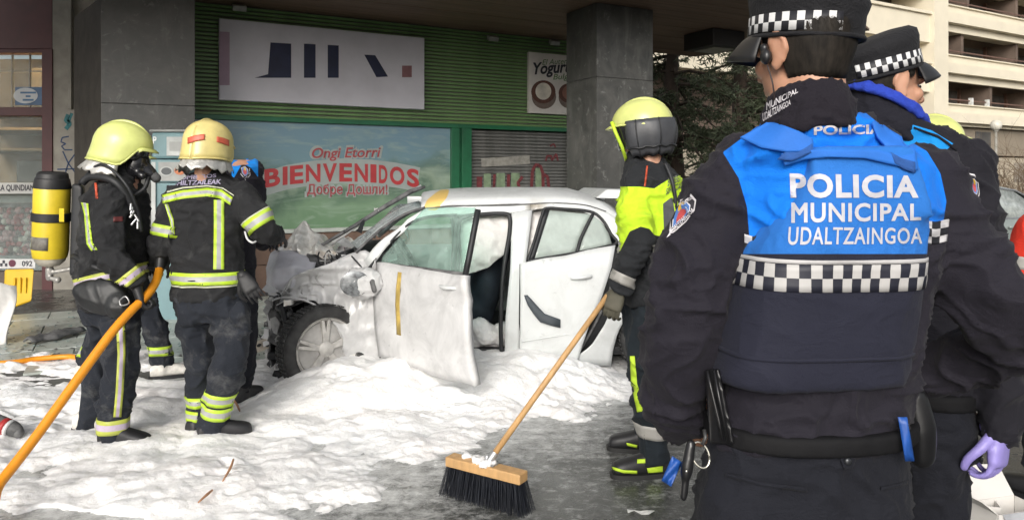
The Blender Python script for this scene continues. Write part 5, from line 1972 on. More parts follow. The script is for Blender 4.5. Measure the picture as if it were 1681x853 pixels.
def helmet(parent, c, f, shell, pitch=0.0, s=1.0, mask=True, flap=True, curtain=False, stripe=None):
    """fire helmet: shell with brim and arched face opening, visor, side strip, face mask, neck flap"""
    M = frame_of(f, pitch)
    T = lambda x, y, z: c + M @ (Vector((x, y, z)) * s)
    def low(az):                       # lower rim height against azimuth (0 = front)
        a = abs(az)
        if curtain:
            return .045 - .02 * min(1, a / 2)
        k = min(1, max(0, (a - .55) / .75))
        k = k * k * (3 - 2 * k)
        return 0.045 + (-0.070 - 0.045) * k - 0.012 * max(0, (a - 2.0)) 
    def surf(az, t, grow=1.0):
        z0 = low(az)
        top = .160
        z = z0 + (top - z0) * math.sin(t * math.pi / 2)
        rr = math.sqrt(max(0, 1 - max(0, (z - .02) / (top - .02)) ** 2.5)) if z > .02 else 1.0
        fl = 1 + .06 * max(0, (.0 - z) / .08) * (abs(az) > 1.6)
        x = .128 * rr * fl * math.sin(az) * grow
        y = (.152 if math.cos(az) > 0 else .150) * rr * fl * math.cos(az) * grow - .012
        return T(x, y, z)
    n = 48
    g = [[surf(-math.pi + 2 * math.pi * i / n, j / 12) for j in range(13)] for i in range(n + 1)]
    h = MB().grid(g).build('helmet', shell, parent, smooth=True, solid=.006)
    # rim bead
    MB().tube([surf(-math.pi + 2 * math.pi * i / n, 0, 1.01) for i in range(n + 1)], .0055 * s, 6).build('rim', shell, h, smooth=True)
    # comb along the crown
    MB().tube([T(0, .148 * math.cos(a) - .012, .022 + .141 * math.sin(a)) for a in np.linspace(.6, 2.5, 16)], [.010 * s] * 16, 8).build('crown_ridge', shell, h, smooth=True)
    # brim
    g = []
    for i in range(15):
        az = -.72 + 1.44 * i / 14
        p = surf(az, 0); q = surf(az, 0, 1.0)
        out = M @ Vector((math.sin(az), math.cos(az), 0))
        g.append([p, p + out * .012 * s, p + out * (.038 * math.cos(az * 1.6)) * s - M @ Vector((0, 0, .012 * s))])
    MB().grid(g).build('brim', shell, h, smooth=True, solid=.005)
    # side strips
    for sd in (-1, 1):
        g = []
        for i in range(9):
            az = sd * (1.05 + (.85 if mask or curtain else 1.5) * i / 8)
            g.append([surf(az, .36 - .10 * i / 8, 1.012), surf(az, .52 - .08 * i / 8, 1.012)])
        MB().grid(g).build('side_strip', stripe or mat('strip_lilac', (.27, .24, .33), .4), h, smooth=True, solid=.002)
    # visor folded inside the arch
    g = []
    for i in range(17):
        az = -1.15 + 2.3 * i / 16
        g.append([T(.112 * math.sin(az), .140 * math.cos(az) - .012, z) for z in (.06, .03, .0, -.03)])
    MB().grid(g).build('visor', VIS, h, smooth=True, solid=.003)
    if mask:
        mm = MB()
        mm.ell(T(0, .085, -.055), (.075 * s, .065 * s, .085 * s), M)
        mm.limb([(T(0, .14, -.07), .040 * s), (T(0, .17, -.085), .034 * s)], 12)
        mm.limb([(T(.05, .12, -.09), .02 * s), (T(.06, .15, -.10), .022 * s)], 10)
        mo, _ = soft('face_mask', mm, VIS, h, .008, 2)
        MB().limb([(T(0, .165, -.08), .030 * s), (T(0.0, .20, -.10), .026 * s)], 12).build('mask_valve', RUBD, mo, smooth=True)
        MB().tube(smooth_path([T(.03, .17, -.10), T(.05, .17, -.17), T(.07, .10, -.25)], [1, 1, 1], 5)[0], .012 * s, 8).build('air_hose', RUB, mo, smooth=True)
    if flap:
        mm = MB()
        g = []
        rng = random.Random(3)
        for i in range(29):
            az = 1.25 + (2 * math.pi - 2.5) * i / 28
            row = []
            for j in range(8):
                t = j / 7
                w = 1 + .16 * math.sin(i * 1.9) * t + .05 * math.sin(i * 4.1 + j)
                r0 = (.108 + .052 * t * w)
                row.append(T(r0 * math.sin(az) * (1 - .12 * t), (r0 + .022) * math.cos(az) - .01, -.035 - .100 * t + .012 * t * math.sin(i * 2.3) + .008 * t * math.sin(i * .9)))
            g.append(row)
        MB().grid(g).build('neck_flap', SILV, h, smooth=True, solid=.004)
    if curtain:
        mm = MB()
        g = []
        for i in range(33):
            az = 1.22 + (2 * math.pi - 2.44) * i / 32
            row = []
            for j in range(9):
                t = j / 8
                r0 = .128 + .012 * math.sin(t * math.pi) - .040 * t * t + .007 * math.sin(i * 1.1) * t + .003 * math.sin(i * 2.7 + 4 * t)
                row.append(T(r0 * math.sin(az), (r0 + .030) * math.cos(az) - .012, .050 - .175 * t + .006 * t * math.sin(i * 1.7)))
            g.append(row)
        nc = MB().grid(g).build('neck_curtain', HGREY, h, smooth=True, solid=.006)
        for i in (3, 9, 16, 23, 29):
            MB().tube([p + (p - T(0, -.012, p.z * 0)) * 0 + (p - c).normalized() * .004 for p in g[i]], .0035 * s, 6).build('seam', RUB, nc, smooth=True)
        MB().tube([r_[6] + (r_[6] - c).normalized() * .005 for r_ in g], .006 * s, 6).build('strap', RUB, nc, smooth=True)
        gv = []
        for i in range(17):
            az = -1.35 + 2.7 * i / 16
            gv.append([T((.122 - .012 * t) * math.sin(az), (.150 - .02 * t) * math.cos(az) - .012, .052 - .135 * t) for t in (0, .3, .6, 1)])
        MB().grid(gv).build('face_shield', VIS, h, smooth=True, solid=.003)
        g = []
        for i in range(9):
            a = i / 8
            g.append([T(sd_, .115 - .03 * a, .03 - .15 * a) for sd_ in (-.102, -.110)])
        MB().tube([T(-.085, .118, .06), T(-.098, .098, .0), T(-.095, .075, -.07), T(-.06, .075, -.118), T(0, .09, -.13)], .009 * s, 8).build('chin_strap', mat('strap_lime', LIME, .6), h, smooth=True)
        MB().tube([T(.085, .118, .06), T(.098, .098, .0), T(.095, .075, -.07), T(.06, .075, -.118), T(0, .09, -.13)], .009 * s, 8).build('chin_strap', mat('strap_lime', LIME, .6), h, smooth=True)
    return h

def hand(parent, wrist, d, palm_n, m, curl=0.5, s=1.0, name='glove', thumb=1, voxel=.0042, spread=1.0):
    """palm with five fingers of different length, bent at two knuckles; d = wrist to knuckles, palm_n = out of the palm"""
    d = Vector(d).normalized()
    pn = Vector(palm_n); pn = (pn - d * pn.dot(d)).normalized()
    sd = d.cross(pn)
    mb = MB()
    rings = []
    for t, w, h in ((0, .030, .024), (.03, .036, .021), (.06, .042, .019), (.088, .042, .016), (.098, .036, .012)):
        rings.append(sring(wrist + d * t * s, sd, pn, w * s, h * s, 18, 2.6))
    mb.loft(rings)
    mb.ell(wrist, (.028 * s,) * 3, None, 12, 8)
    for k, (o, L, r) in enumerate(((-.031, .068, .0085), (-.0105, .080, .0092), (.0105, .085, .0094), (.031, .076, .009))):
        p = wrist + (d * .088 + sd * o) * s
        a = 0.12 + curl * (.8 + .12 * k)
        pts = [p]
        ang = a * .55
        for seg in (.42, .32, .26):
            dd_ = d * math.cos(ang) + pn * math.sin(ang) + sd * (o * 2.2 * spread * (1 - min(1, curl)))
            pts.append(pts[-1] + dd_.normalized() * L * seg * s)
            ang += a
        mb.limb([(q, r * s * (1 - .10 * i)) for i, q in enumerate(pts)], 10, 3)
    tp = wrist + (d * .028 - sd * .030 * thumb + pn * .006) * s
    t1 = tp + (d * .030 - sd * .026 * thumb + pn * .014) * s
    t2 = t1 + (d * .030 - sd * .006 * thumb + pn * (.010 + .02 * curl)) * s
    t3 = t2 + (d * .022 + sd * .006 * thumb + pn * .010) * s
    mb.limb([(tp, .015 * s), (t1, .0125 * s), (t2, .0108 * s), (t3, .0092 * s)], 10, 3)
    o, _ = soft(name, mb, m, parent, voxel * s, 2)
    return o

def boot(parent, ank, d, m, ground=0.0, L=.30, s=1.0, sole=None, name='boot'):
    """boot from ankle point down to the ground, toe towards d"""
    d = Vector((d[0], d[1], 0)).normalized(); sd = Vector((-d.y, d.x, 0))
    base = Vector((ank.x, ank.y, ground))
    mb = MB()
    mb.limb([(ank, .062 * s), (base + V(0, 0, .12), .058 * s), (base + V(0, 0, .06), .054 * s)], 14)
    rings = []
    for t, w, h in ((-.088, .034, .070), (-.06, .044, .100), (0, .046, .112), (.06, .049, .092), (.12, .054, .076), (.165, .053, .066), (.195, .046, .056), (.208, .034, .040)):
        rings.append(sring(base + d * t * s + V(0, 0, .018 + h / 2), sd, HORIZ, w * s, h / 2 * 1.08, 16, 2.6))
    mb.loft(rings)
    o, _ = soft(name, mb, m, parent, .009, 3)
    ms = MB()
    rr = []
    for z, g in ((.0, 1.06), (.024, 1.08)):
        ring_ = []
        for i in range(28):
            a = 2 * math.pi * i / 28
            x = .058 + .150 * math.cos(a)
            w = .050 + .008 * math.cos(a)
            ring_.append(base + d * x * s * g + sd * (w * math.copysign(abs(math.sin(a)) ** .8, math.sin(a))) * s * g + V(0, 0, z))
        rr.append(ring_)
    ms.loft(rr)
    ms.build('sole', sole or RUB, o, smooth=True, angle=40)
    return o

def torso_rings(mb, rows, wa, da, n=30, e=2.4):
    mb.loft([sring(c, wa, da, hw, hd, n, e) for c, hw, hd in rows])

def shrink(nodes, k):
    return [(p, max(.02, r - k)) for p, r in nodes]

def make_body(parent, torso, arms, legs, wa, da, headc=None, headM=None, hs=1.0, voxel=.010, thin=.022, ears=True):
    """the figure itself, one continuous skin from head to ankles, under the clothes"""
    mb = MB()
    torso_rings(mb, [(c, hw - thin, hd - thin) for c, hw, hd in torso], wa, da)
    for a in arms: mb.limb(shrink(a, thin), 12)
    for l in legs: mb.limb(shrink(l, thin), 12)
    if headc is not None:
        add_head(mb, headc, headM, hs, ears)
        top = torso[0][0]
        mb.limb([(headc - headM @ Vector((0, .03, .10)) * hs, .055), (top, .06), (top - V(0, 0, .08), .07)], 12)
    o, b = soft('body', mb, SKIN, parent, voxel, 3)
    return o, b

PN = []
# ------------------------------------------------------------------ firefighter with the yellow air cylinder
def limbs(*q):
    return [(P(x, y, Y), r) for x, y, Y, r in q]
def rows(*q):
    return [(P(x, y, Y), a, b_) for x, y, Y, a, b_ in q]
def standing(name, loc, label, group=None):
    return thing(name, loc, label, 'person', group)

f1 = standing('person', (P(186, 400, 4.25).x, 4.25, 0), 'firefighter in black turnout gear carrying a yellow air cylinder and gripping the orange hose', 'firefighters')
WA, DA = Vector((.08, 1, 0)).normalized(), Vector((1, -.08, 0)).normalized()
T1 = rows((207, 290, 4.25, .075, .075), (196, 302, 4.25, .14, .105), (190, 324, 4.25, .20, .145), (189, 370, 4.25, .205, .158), (186, 420, 4.25, .19, .155), (184, 462, 4.25, .195, .16), (186, 500, 4.25, .20, .165))
AN1 = limbs((186, 328, 4.08, .082), (178, 372, 4.03, .080), (182, 415, 4.0, .074), (203, 442, 3.98, .066), (222, 462, 4.0, .058))
AF1 = limbs((202, 328, 4.42, .08), (226, 375, 4.47, .072), (238, 398, 4.45, .066), (256, 392, 4.40, .052))
HP1 = rows((186, 486, 4.25, .18, .15), (186, 512, 4.25, .175, .15), (184, 530, 4.25, .15, .12))
LN1 = limbs((192, 508, 4.16, .112), (198, 560, 4.14, .102), (196, 610, 4.13, .092), (188, 660, 4.14, .088), (186, 706, 4.14, .088))
LF1 = limbs((174, 508, 4.34, .105), (164, 600, 4.38, .082), (152, 650, 4.40, .07), (147, 690, 4.40, .064))
hc1 = P(203, 252, 4.25); hM1 = frame_of((1, .12), R(-18))
make_body(f1, T1, [AN1, AF1], [LN1, LF1], WA, DA, hc1, hM1)
mb = MB(); torso_rings(mb, T1, WA, DA); mb.limb(AN1); mb.limb(AF1); mb.limb([(P(206, 284, 4.25), .075), (P(198, 300, 4.25), .09)], 12)
ja1, jb1 = soft('jacket', mb, TURN, f1, .0105, 4, (0.0115, 9, 1), aniso=(1, 1, 1.3))
mb = MB(); torso_rings(mb, HP1, WA, DA); mb.limb(LN1); mb.limb(LF1)
tr1, tb1 = soft('trousers', mb, TURN_TR, f1, .0105, 4, (0.0121, 7, 2), aniso=(1, 1, .8))
band('cuff_band', jb1, P(214, 455, 3.99), P(224, 464, 4.0) - P(203, 442, 3.98), .030, TAPEP, ja1, .11)
band('cuff_band', jb1, P(250, 393, 4.41), P(256, 392, 4.40) - P(240, 398, 4.45), .022, TAPE, ja1, .10)
band('hem_band', jb1, P(185, 452, 4.25), V(-.25, 0, 1), .030, TAPEP, ja1, .3, 60)
band('ankle_band', tb1, P(186, 696, 4.14), V(0, 0, 1), .040, TAPEP, tr1, .13)
patch_on('leg_stripe', tb1, ([(190, 528), (193, 580), (190, 640), (186, 684)], [(205, 526), (206, 580), (203, 640), (199, 684)]), TAPEP, tr1, .004, 4, True)
patch_on('chest_tag', jb1, ([(186, 356), (186, 364)], [(202, 355), (202, 363)]), mat('tag_red', (.10, .02, .02), .6), ja1, .004, 3)
patch_on('shoulder_piping', jb1, ([(155, 300), (157, 326)], [(159, 300), (161, 326)]), mat('piping_red', (.45, .07, .03), .6), ja1, .005, 2)
patch_on('back_strip', jb1, ([(133, 332), (138, 350), (142, 400), (150, 412)], [(145, 334), (146, 350), (152, 398), (160, 410)]), TAPE, ja1, .005, 3, True)
helmet(f1, hc1 + V(0, 0, .012), (1, .10), HELM, R(-14), 1.05)
text_on('helmet_number', BVHTree.FromObject(f1.children[-1], bpy.context.evaluated_depsgraph_get()), '164', [(173, 248), (187, 250), (187, 243), (173, 241)], BLK, f1.children[-1], .02, 0, .004, .2)
hand(f1, P(224, 470, 4.0), P(231, 496, 4.0) - P(224, 470, 4.0), V(.75, .5, .1), GLOVE, 1.1, 1.15, thumb=1)
hand(f1, P(255, 395, 4.40), P(262, 424, 4.36) - P(255, 395, 4.40), V(.4, -.8, 0), GLOVE, .9, 1.15)
boot(f1, P(188, 706, 4.14), (1, -.12), BOOTM)
boot(f1, P(147, 690, 4.40), (.9, .2), FOAMB)
# hip pouch and straps
mb = MB(); mb.ell(P(168, 488, 4.02), (.15, .05, .10), Matrix.Rotation(R(12), 3, 'Y')); mb.ell(P(150, 478, 4.03), (.10, .045, .07)); mb.ell(P(192, 500, 4.0), (.07, .045, .075))
po1, _ = soft('hip_pouch', mb, mat('pouch_black', (.012, .013, .014), .5, .4, 14, bmp=.3, bscale=20, bdist=.01), f1, .009, 3, (.004, 9, 4))
MB().tube(smooth_path([P(196, 493, 3.94), P(206, 486, 3.93), P(212, 497, 3.93), P(199, 501, 3.94), P(196, 493, 3.94)], [1] * 5, 3)[0], .004, 6).build('carabiner', mat('steel', (.5, .5, .5), .3, .1, 5, metal=.8), po1, smooth=True)
# breathing apparatus
ba_c0, ba_c1 = P(86, 302, 4.28), P(82, 422, 4.30)
YCYL = mat('cylinder_yellow', (.62, .47, .025), .38, .18, 7, coat=.2, bmp=.05)
ax_ = (ba_c1 - ba_c0).normalized()
def cyl_rings(q, n=28):
    x = Vector((0, 1, 0)).cross(ax_).normalized(); y = ax_.cross(x)
    return [[ba_c0 + ax_ * t + (x * math.cos(2 * math.pi * i / n) + y * math.sin(2 * math.pi * i / n)) * r for i in range(n)] for t, r in q]
H = (ba_c1 - ba_c0).length
cyl = MB().loft(cyl_rings([(0, .088), (.02, .095), (H - .04, .095), (H, .088)])).build('air_cylinder', YCYL, f1, smooth=True, angle=40)
MB().loft(cyl_rings([(-.070, .068), (-.060, .080), (-.035, .084), (-.030, .090), (.018, .098), (.024, .097)])).build('cylinder_cap', mat('cap_black', (.015, .015, .016), .5, .3, 12), cyl, smooth=True, angle=30)
MB().loft(cyl_rings([(H - .005, .085), (H + .02, .078), (H + .045, .055), (H + .055, .02)])).build('cylinder_base', mat('base_cream', (.42, .39, .32), .6, .3, 14), cyl, smooth=True, angle=40)
mb = MB(); c = ba_c1 + ax_ * .07; mb.limb([(c, .022), (c + ax_ * .05, .02)], 10); mb.limb([(c + V(.0, 0, -.02), .014), (c + V(.12, 0, .0), .014)], 8); mb.limb([(c + V(.02, -.02, -.05), .012), (c + V(.06, -.02, -.06), .02)], 8)
soft('valve', mb, mat('valve_metal', (.34, .33, .31), .4, .3, 14, metal=.4), cyl, .006, 2)
for z0, z1 in ((.165, .215),):
    MB().loft(cyl_rings([(z0, .0985), (z0 + .004, .102), (z1 - .004, .102), (z1, .0985)])).build('cylinder_strap', RUB, cyl, smooth=True, angle=30)
MB().hexa(*[[P(97 + a, 342 + b_, Y) for a, b_, Y in ((0, z, 4.18), (8, z, 4.17), (8, z, 4.19), (0, z, 4.2))] for z in (22, 0)]).build('strap_buckle', YCYL, cyl)
x0 = P(78, 385, 4.19); 
g = []
xv = Vector((0, 1, 0)).cross(ax_).normalized(); yv = ax_.cross(xv)
for i in range(9):
    a = math.pi * (1.36 + .38 * i / 8)
    g.append([ba_c0 + ax_ * t + (xv * math.cos(a) + yv * math.sin(a)) * .0965 for t in (.30, .375)])
MB().grid(g).build('cylinder_label', mat('label_grey', (.16, .15, .13), .6, .5, 25), cyl, smooth=True, solid=.001)
mb = MB()
mb.hexa([P(114, 452, 4.16), P(132, 456, 4.16), P(132, 456, 4.38), P(114, 452, 4.38)], [P(118, 300, 4.16), P(136, 305, 4.16), P(140, 305, 4.38), P(118, 300, 4.38)])
soft('back_plate', mb, RUB, f1, .012, 3)
MB().tube(smooth_path([P(135, 300, 4.13), P(150, 290, 4.12), P(185, 296, 4.06), P(208, 320, 4.08), P(222, 350, 4.12)], [1] * 5, 4)[0], .022, 8).build('shoulder_strap', RUB, f1, smooth=True)
MB().tube(smooth_path([P(120, 420, 4.15), P(150, 436, 4.06), P(185, 446, 4.06)], [1] * 3, 4)[0], .016, 8).build('waist_strap', RUB, f1, smooth=True)
MB().tube(smooth_path([P(128, 305, 4.2), P(165, 270, 4.1), P(205, 300, 4.04), P(226, 345, 4.08), P(232, 380, 4.1)], [1] * 5, 5)[0], .009, 8).build('pressure_hose', RUB, f1, smooth=True)
rr = random.Random(9)
for k in range(6):
    a = P(215 + k * 2.2, 335 + k * 6, 4.03)
    MB().limb([(a, .006), (a + V(rr.uniform(-.02, .03), -.01, -.03), .007)], 6).build('clip', mat('steel', (.5, .5, .5), .3), f1, smooth=True)
# helmet lamp bracket, pressure gauge at the chest
mb = MB(); mb.ell(P(251, 398, 4.30), (.045, .03, .05)); 
soft('pressure_gauge', mb, mat('gauge_grey', (.10, .10, .11), .35, .5, 20), f1, .007, 2)

# ------------------------------------------------------------------ firefighter seen from behind
f2 = standing('person', (P(345, 400, 4.28).x, 4.28, 0), 'firefighter seen from behind, jacket lettered BOMBEROS above lime reflective bands', 'firefighters')
WX, DY = Vector((1, 0, 0)), Vector((0, 1, 0))
T2 = rows((345, 284, 4.30, .08, .08), (344, 297, 4.29, .15, .10), (343, 312, 4.28, .20, .125), (342, 350, 4.28, .208, .145), (340, 400, 4.28, .198, .145), (340, 450, 4.28, .197, .145), (341, 490, 4.28, .203, .15))
AR2 = limbs((394, 322, 4.27, .085), (418, 350, 4.24, .082), (434, 376, 4.24, .074), (446, 386, 4.40, .064), (450, 386, 4.58, .055))
AL2 = limbs((290, 325, 4.27, .08), (276, 362, 4.22, .074), (268, 400, 4.22, .066), (262, 425, 4.36, .058), (258, 432, 4.5, .05))
HP2 = rows((343, 482, 4.28, .195, .145), (346, 505, 4.28, .200, .15), (349, 525, 4.28, .18, .13))
LL2 = limbs((320, 512, 4.30, .108), (324, 560, 4.30, .095), (327, 605, 4.30, .080), (326, 650, 4.33, .072), (328, 700, 4.34, .068))
LR2 = limbs((374, 512, 4.26, .115), (380, 555, 4.23, .105), (376, 600, 4.21, .098), (362, 645, 4.23, .086), (350, 700, 4.26, .078))
hc2 = P(343, 248, 4.30); hM2 = frame_of((.15, 1), R(-10))
make_body(f2, T2, [AR2, AL2], [LL2, LR2], WX, DY, hc2, hM2)
mb = MB(); torso_rings(mb, T2, WX, DY); mb.limb(AR2); mb.limb(AL2); mb.limb([(P(345, 280, 4.30), .08), (P(344, 296, 4.29), .10)], 12)
ja2, jb2 = soft('jacket', mb, TURN, f2, .0105, 4, (0.0101, 8, 5), aniso=(1, 1, 1.2))
mb = MB(); torso_rings(mb, HP2, WX, DY); mb.limb(LL2); mb.limb(LR2); mb.ell(P(396, 520, 4.17), (.05, .05, .09)); mb.ell(P(399, 540, 4.17), (.045, .04, .06))
tr2, tb2 = soft('trousers', mb, TURN_TR, f2, .0105, 4, (.011, 6.5, 6), aniso=(1, 1, 1.1))
patch_on('back_band', jb2, ([(266, 320), (300, 312), (340, 308), (364, 311), (382, 324)], [(267, 334), (300, 326), (340, 322), (362, 326), (378, 337)]), TAPE, ja2, .004, 4, True)
patch_on('back_band_edge', jb2, ([(274, 314), (300, 307), (340, 304), (366, 308), (384, 320)], [(274, 316.5), (300, 309.5), (340, 306), (366, 310), (384, 322)]), TAPE2, ja2, .004, 3, True)
patch_on('spine_band', jb2, ([(351, 328), (351, 380), (350, 442)], [(368, 328), (368, 380), (368, 442)]), TAPE, ja2, .0045, 4, True)
patch_on('side_band', jb2, ([(270, 335), (278, 360), (283, 385)], [(276, 335), (285, 360), (287, 385)]), TAPE, ja2, .004, 3, True)
band('waist_band', jb2, P(340, 453, 4.28), V(0, 0, 1), .034, TAPE, ja2, .3, 64)
band('waist_band_edge', jb2, P(340, 465, 4.28), V(0, 0, 1), .004, TAPE2, ja2, .3, 64, rows=3)
dv_ = P(436, 376, 4.24) - P(418, 350, 4.24)
band('sleeve_band', jb2, P(428, 363, 4.24), dv_, .036, TAPE, ja2, .14)
band('sleeve_band_edge', jb2, P(421, 354, 4.24), dv_, .004, TAPE2, ja2, .14, rows=3)
band('sleeve_band', jb2, P(271, 376, 4.22), P(268, 400, 4.22) - P(276, 362, 4.22), .032, TAPE, ja2, .12)
LILT = mat('lilac_print', (.33, .30, .42), .5, .15, 30)
text_on('lettering', jb2, 'BOMBEROS', [(288, 296), (355, 291), (355, 285), (290, 288)], LILT, ja2, .03, 0, .006, .06)
text_on('lettering', jb2, 'SUHILTZAILEAK', [(276, 305), (363, 302), (363, 294), (276, 297)], LILT, ja2, .025, .15, .006, .06)
for k in range(2):
    dl = P(350, 700, 4.26) - P(362, 645, 4.23)
    band('ankle_band', tb2, P(359 - 5 * k, 648 + 24 * k, 4.235), dl, .036, TAPE, tr2, .14)
    band('ankle_band', tb2, P(327, 656 + 22 * k, 4.335), V(0, 0, 1), .03, TAPE, tr2, .11)
helmet(f2, hc2 + V(0, 0, .012), (.15, 1), HELMY, R(-8), 1.02, mask=False, stripe=mat('strip_red', (.50, .09, .04), .45))
hm2 = [o for o in f2.children if o.name.startswith('helmet')][-1]
hb2 = BVHTree.FromObject(hm2, bpy.context.evaluated_depsgraph_get())
REDP = mat('mark_red', (.52, .10, .05), .45, .15, 12)
patch_on('red_mark', hb2, ([(308, 226), (320, 222), (336, 220)], [(308, 236), (320, 232), (336, 229)]), REDP, hm2, .006, 2)
patch_on('red_mark', hb2, ([(356, 224), (366, 226), (376, 230)], [(356, 233), (366, 236), (376, 240)]), REDP, hm2, .006, 2)
boot(f2, P(351, 703, 4.24), (.75, .35), BOOTM)
boot(f2, P(328, 700, 4.34), (.3, .9), BOOTM)
hand(f2, P(450, 387, 4.60), P(452, 392, 4.75) - P(450, 387, 4.60), V(0, 0, -1), GLOVE, .6, 1.1)
hand(f2, P(258, 432, 4.5), P(256, 440, 4.62) - P(258, 432, 4.5), V(0, 0, -1), GLOVE, .9, 1.1)
gl = hand(f2, P(398, 452, 4.15), P(416, 480, 4.13) - P(398, 452, 4.15), V(-.3, .9, 0), GLOVE, .35, 1.1, 'spare_glove')
gl['label'] = 'spare black glove hanging at the hip'
MB().tube(smooth_path([P(402, 380, 4.16), P(406, 392, 4.14), P(414, 398, 4.13), P(420, 396, 4.15)], [1] * 4, 4)[0], .006, 6).build('light_chain', mat('chain_pale', (.5, .5, .5), .4), f2, smooth=True)

# ------------------------------------------------------------------ firefighter with the broom
f3 = standing('person', (P(1070, 400, 3.82).x, 3.82, 0), 'firefighter with lime helmet and lime shouldered jacket holding the broom', 'firefighters')
F3 = Vector((-.80, .60, 0)).normalized(); W3 = Vector((F3.y, -F3.x, 0))
T3 = rows((1058, 256, 3.85, .085, .085), (1063, 274, 3.84, .14, .105), (1071, 296, 3.82, .21, .14), (1075, 340, 3.82, .225, .165), (1076, 390, 3.82, .215, .165), (1076, 440, 3.82, .205, .16), (1076, 492, 3.82, .205, .16))
AL3 = limbs((1046, 310, 3.70, .084), (1043, 352, 3.63, .084), (1048, 396, 3.58, .078), (1036, 430, 3.57, .070), (1020, 466, 3.57, .060))
AR3 = limbs((1098, 310, 3.95, .08), (1106, 380, 4.0, .075), (1100, 430, 3.95, .068), (1075, 470, 3.80, .06))
HP3 = rows((1074, 482, 3.82, .185, .145), (1073, 506, 3.82, .185, .15), (1072, 528, 3.82, .16, .12))
LN3 = limbs((1060, 512, 3.75, .112), (1057, 570, 3.73, .100), (1062, 630, 3.72, .090), (1070, 690, 3.73, .082), (1072, 740, 3.74, .080))
LF3 = limbs((1084, 512, 3.92, .108), (1076, 590, 3.96, .09), (1066, 650, 4.02, .08), (1062, 710, 4.08, .074))
hc3 = P(1052, 220, 3.82); hM3 = frame_of((-.9, .42), R(-12))
make_body(f3, T3, [AL3, AR3], [LN3, LF3], W3, F3, hc3, hM3)
TURN3 = cloth('turnout_lime_cloth', (.018, .0195, .022), masks=[('lime', (.50, .74, .03)), ('greyp', (.075, .078, .085))])
LP3 = [(1010, 312), (1040, 305), (1075, 308), (1092, 296), (1130, 284), (1150, 330), (1104, 395), (1082, 388), (1088, 330), (1080, 342), (1076, 368), (1060, 378), (1036, 384), (1016, 408), (1005, 400)]
LP3 = [(1008, 306), (1050, 306), (1074, 309), (1094, 296), (1130, 282), (1150, 330), (1106, 392), (1074, 386), (1066, 376), (1052, 372), (1034, 380), (1018, 412), (1000, 420)]
mb = MB(); torso_rings(mb, T3, W3, F3); mb.limb(AL3); mb.limb(AR3); mb.limb([(P(1057, 250, 3.85), .082), (P(1061, 274, 3.84), .10)], 12)
ja3, jb3 = soft('jacket', mb, TURN3, f3, .0095, 4, (0.0108, 9, 8), {'lime': LP3, 'greyp': [(1088, 334), (1104, 322), (1112, 372), (1090, 396)]}, (1, 1, 1.3))
mb = MB(); torso_rings(mb, HP3, W3, F3); mb.limb(LN3); mb.limb(LF3)
tr3, tb3 = soft('trousers', mb, cloth('turnout_navy_cloth', (.013, .018, .023), .3), f3, .0100, 4, (0.0128, 7, 9), aniso=(1, 1, 1.2))
band('cuff_band', jb3, P(1024, 458, 3.57), P(1020, 466, 3.57) - P(1036, 430, 3.57), .024, TAPEG, ja3, .11)
band('waist_band', jb3, P(1073, 404, 3.82), V(0, 0, 1), .028, TAPEG, ja3, .3, 60, a0=0, a1=360)
patch_on('shoulder_piping', jb3, ([(1061, 272), (1059, 290), (1057, 306)], [(1064, 272), (1062, 290), (1060, 306)]), mat('piping_red', (.45, .07, .03), .6), ja3, .004, 2)
text_on('lettering', jb3, 'BOMBEROS', [(1096, 306), (1126, 294), (1126, 282), (1097, 292)], mat('print_grey', (.12, .14, .09), .6), ja3, .02, 0, .005, .06)
text_on('lettering', jb3, 'SUHILTZAILEAK', [(1093, 320), (1130, 304), (1130, 294), (1094, 309)], mat('print_grey', (.12, .14, .09), .6), ja3, .02, 0, .005, .06)
patch_on('leg_stripe', tb3, ([(1034, 584), (1036, 630), (1046, 676)], [(1042, 584), (1046, 630), (1058, 674)]), LIMEM, tr3, .004, 3)
band('shin_band', tb3, P(1071, 704, 3.735), V(.05, 0, 1), .034, TAPEG, tr3, .12)
helmet(f3, hc3 + V(0, 0, .010), (-.9, .42), HELM, R(-6), 1.04, mask=False, flap=False, curtain=True, stripe=mat('strip_grey', (.22, .22, .24), .4))
MB().tube(smooth_path([P(1092, 268, 3.70), P(1104, 300, 3.66), P(1108, 340, 3.66), P(1092, 368, 3.66), P(1068, 382, 3.62)], [1] * 5, 6)[0], .010, 8).build('coiled_cord', RUB, f3, smooth=True)
hand(f3, P(1017, 474, 3.57), P(1003, 512, 3.56) - P(1017, 474, 3.57), V(.45, .8, 0), GLOVEG, .55, 1.1, thumb=1)
hand(f3, P(1073, 474, 3.80), P(1060, 488, 3.74) - P(1073, 474, 3.80), V(-.5, .3, -.4), GLOVEG, .9, 1.1)
bo = boot(f3, P(1072, 745, 3.74), (-.93, -.1), BOOTM, sole=mat('sole_black', (.02, .02, .02), .6))
bo2 = boot(f3, P(1062, 712, 4.08), (-.93, .1), BOOTM, sole=mat('sole_black', (.02, .02, .02), .6))
dgb = bpy.context.evaluated_depsgraph_get()
for b_, q in ((bo, 0), (bo2, 1)):
    bb = BVHTree.FromObject(b_, dgb)
    if q == 0:
        patch_on('lime_trim', bb, ([(1046, 753), (1068, 752), (1084, 756)], [(1046, 760), (1068, 759), (1086, 762)]), LIMEM, b_, .004, 2)
        patch_on('lime_trim', bb, ([(1004, 765), (1024, 771), (1046, 772)], [(1006, 770), (1024, 776), (1046, 777)]), LIMEM, b_, .006, 2)
        patch_on('lime_trim', bb, ([(1062, 768), (1088, 764)], [(1064, 776), (1088, 774)]), LIMEM, b_, .006, 2)
    else:
        patch_on('lime_trim', bb, ([(1028, 726), (1046, 730)], [(1030, 731), (1046, 735)]), LIMEM, b_, .005, 2)

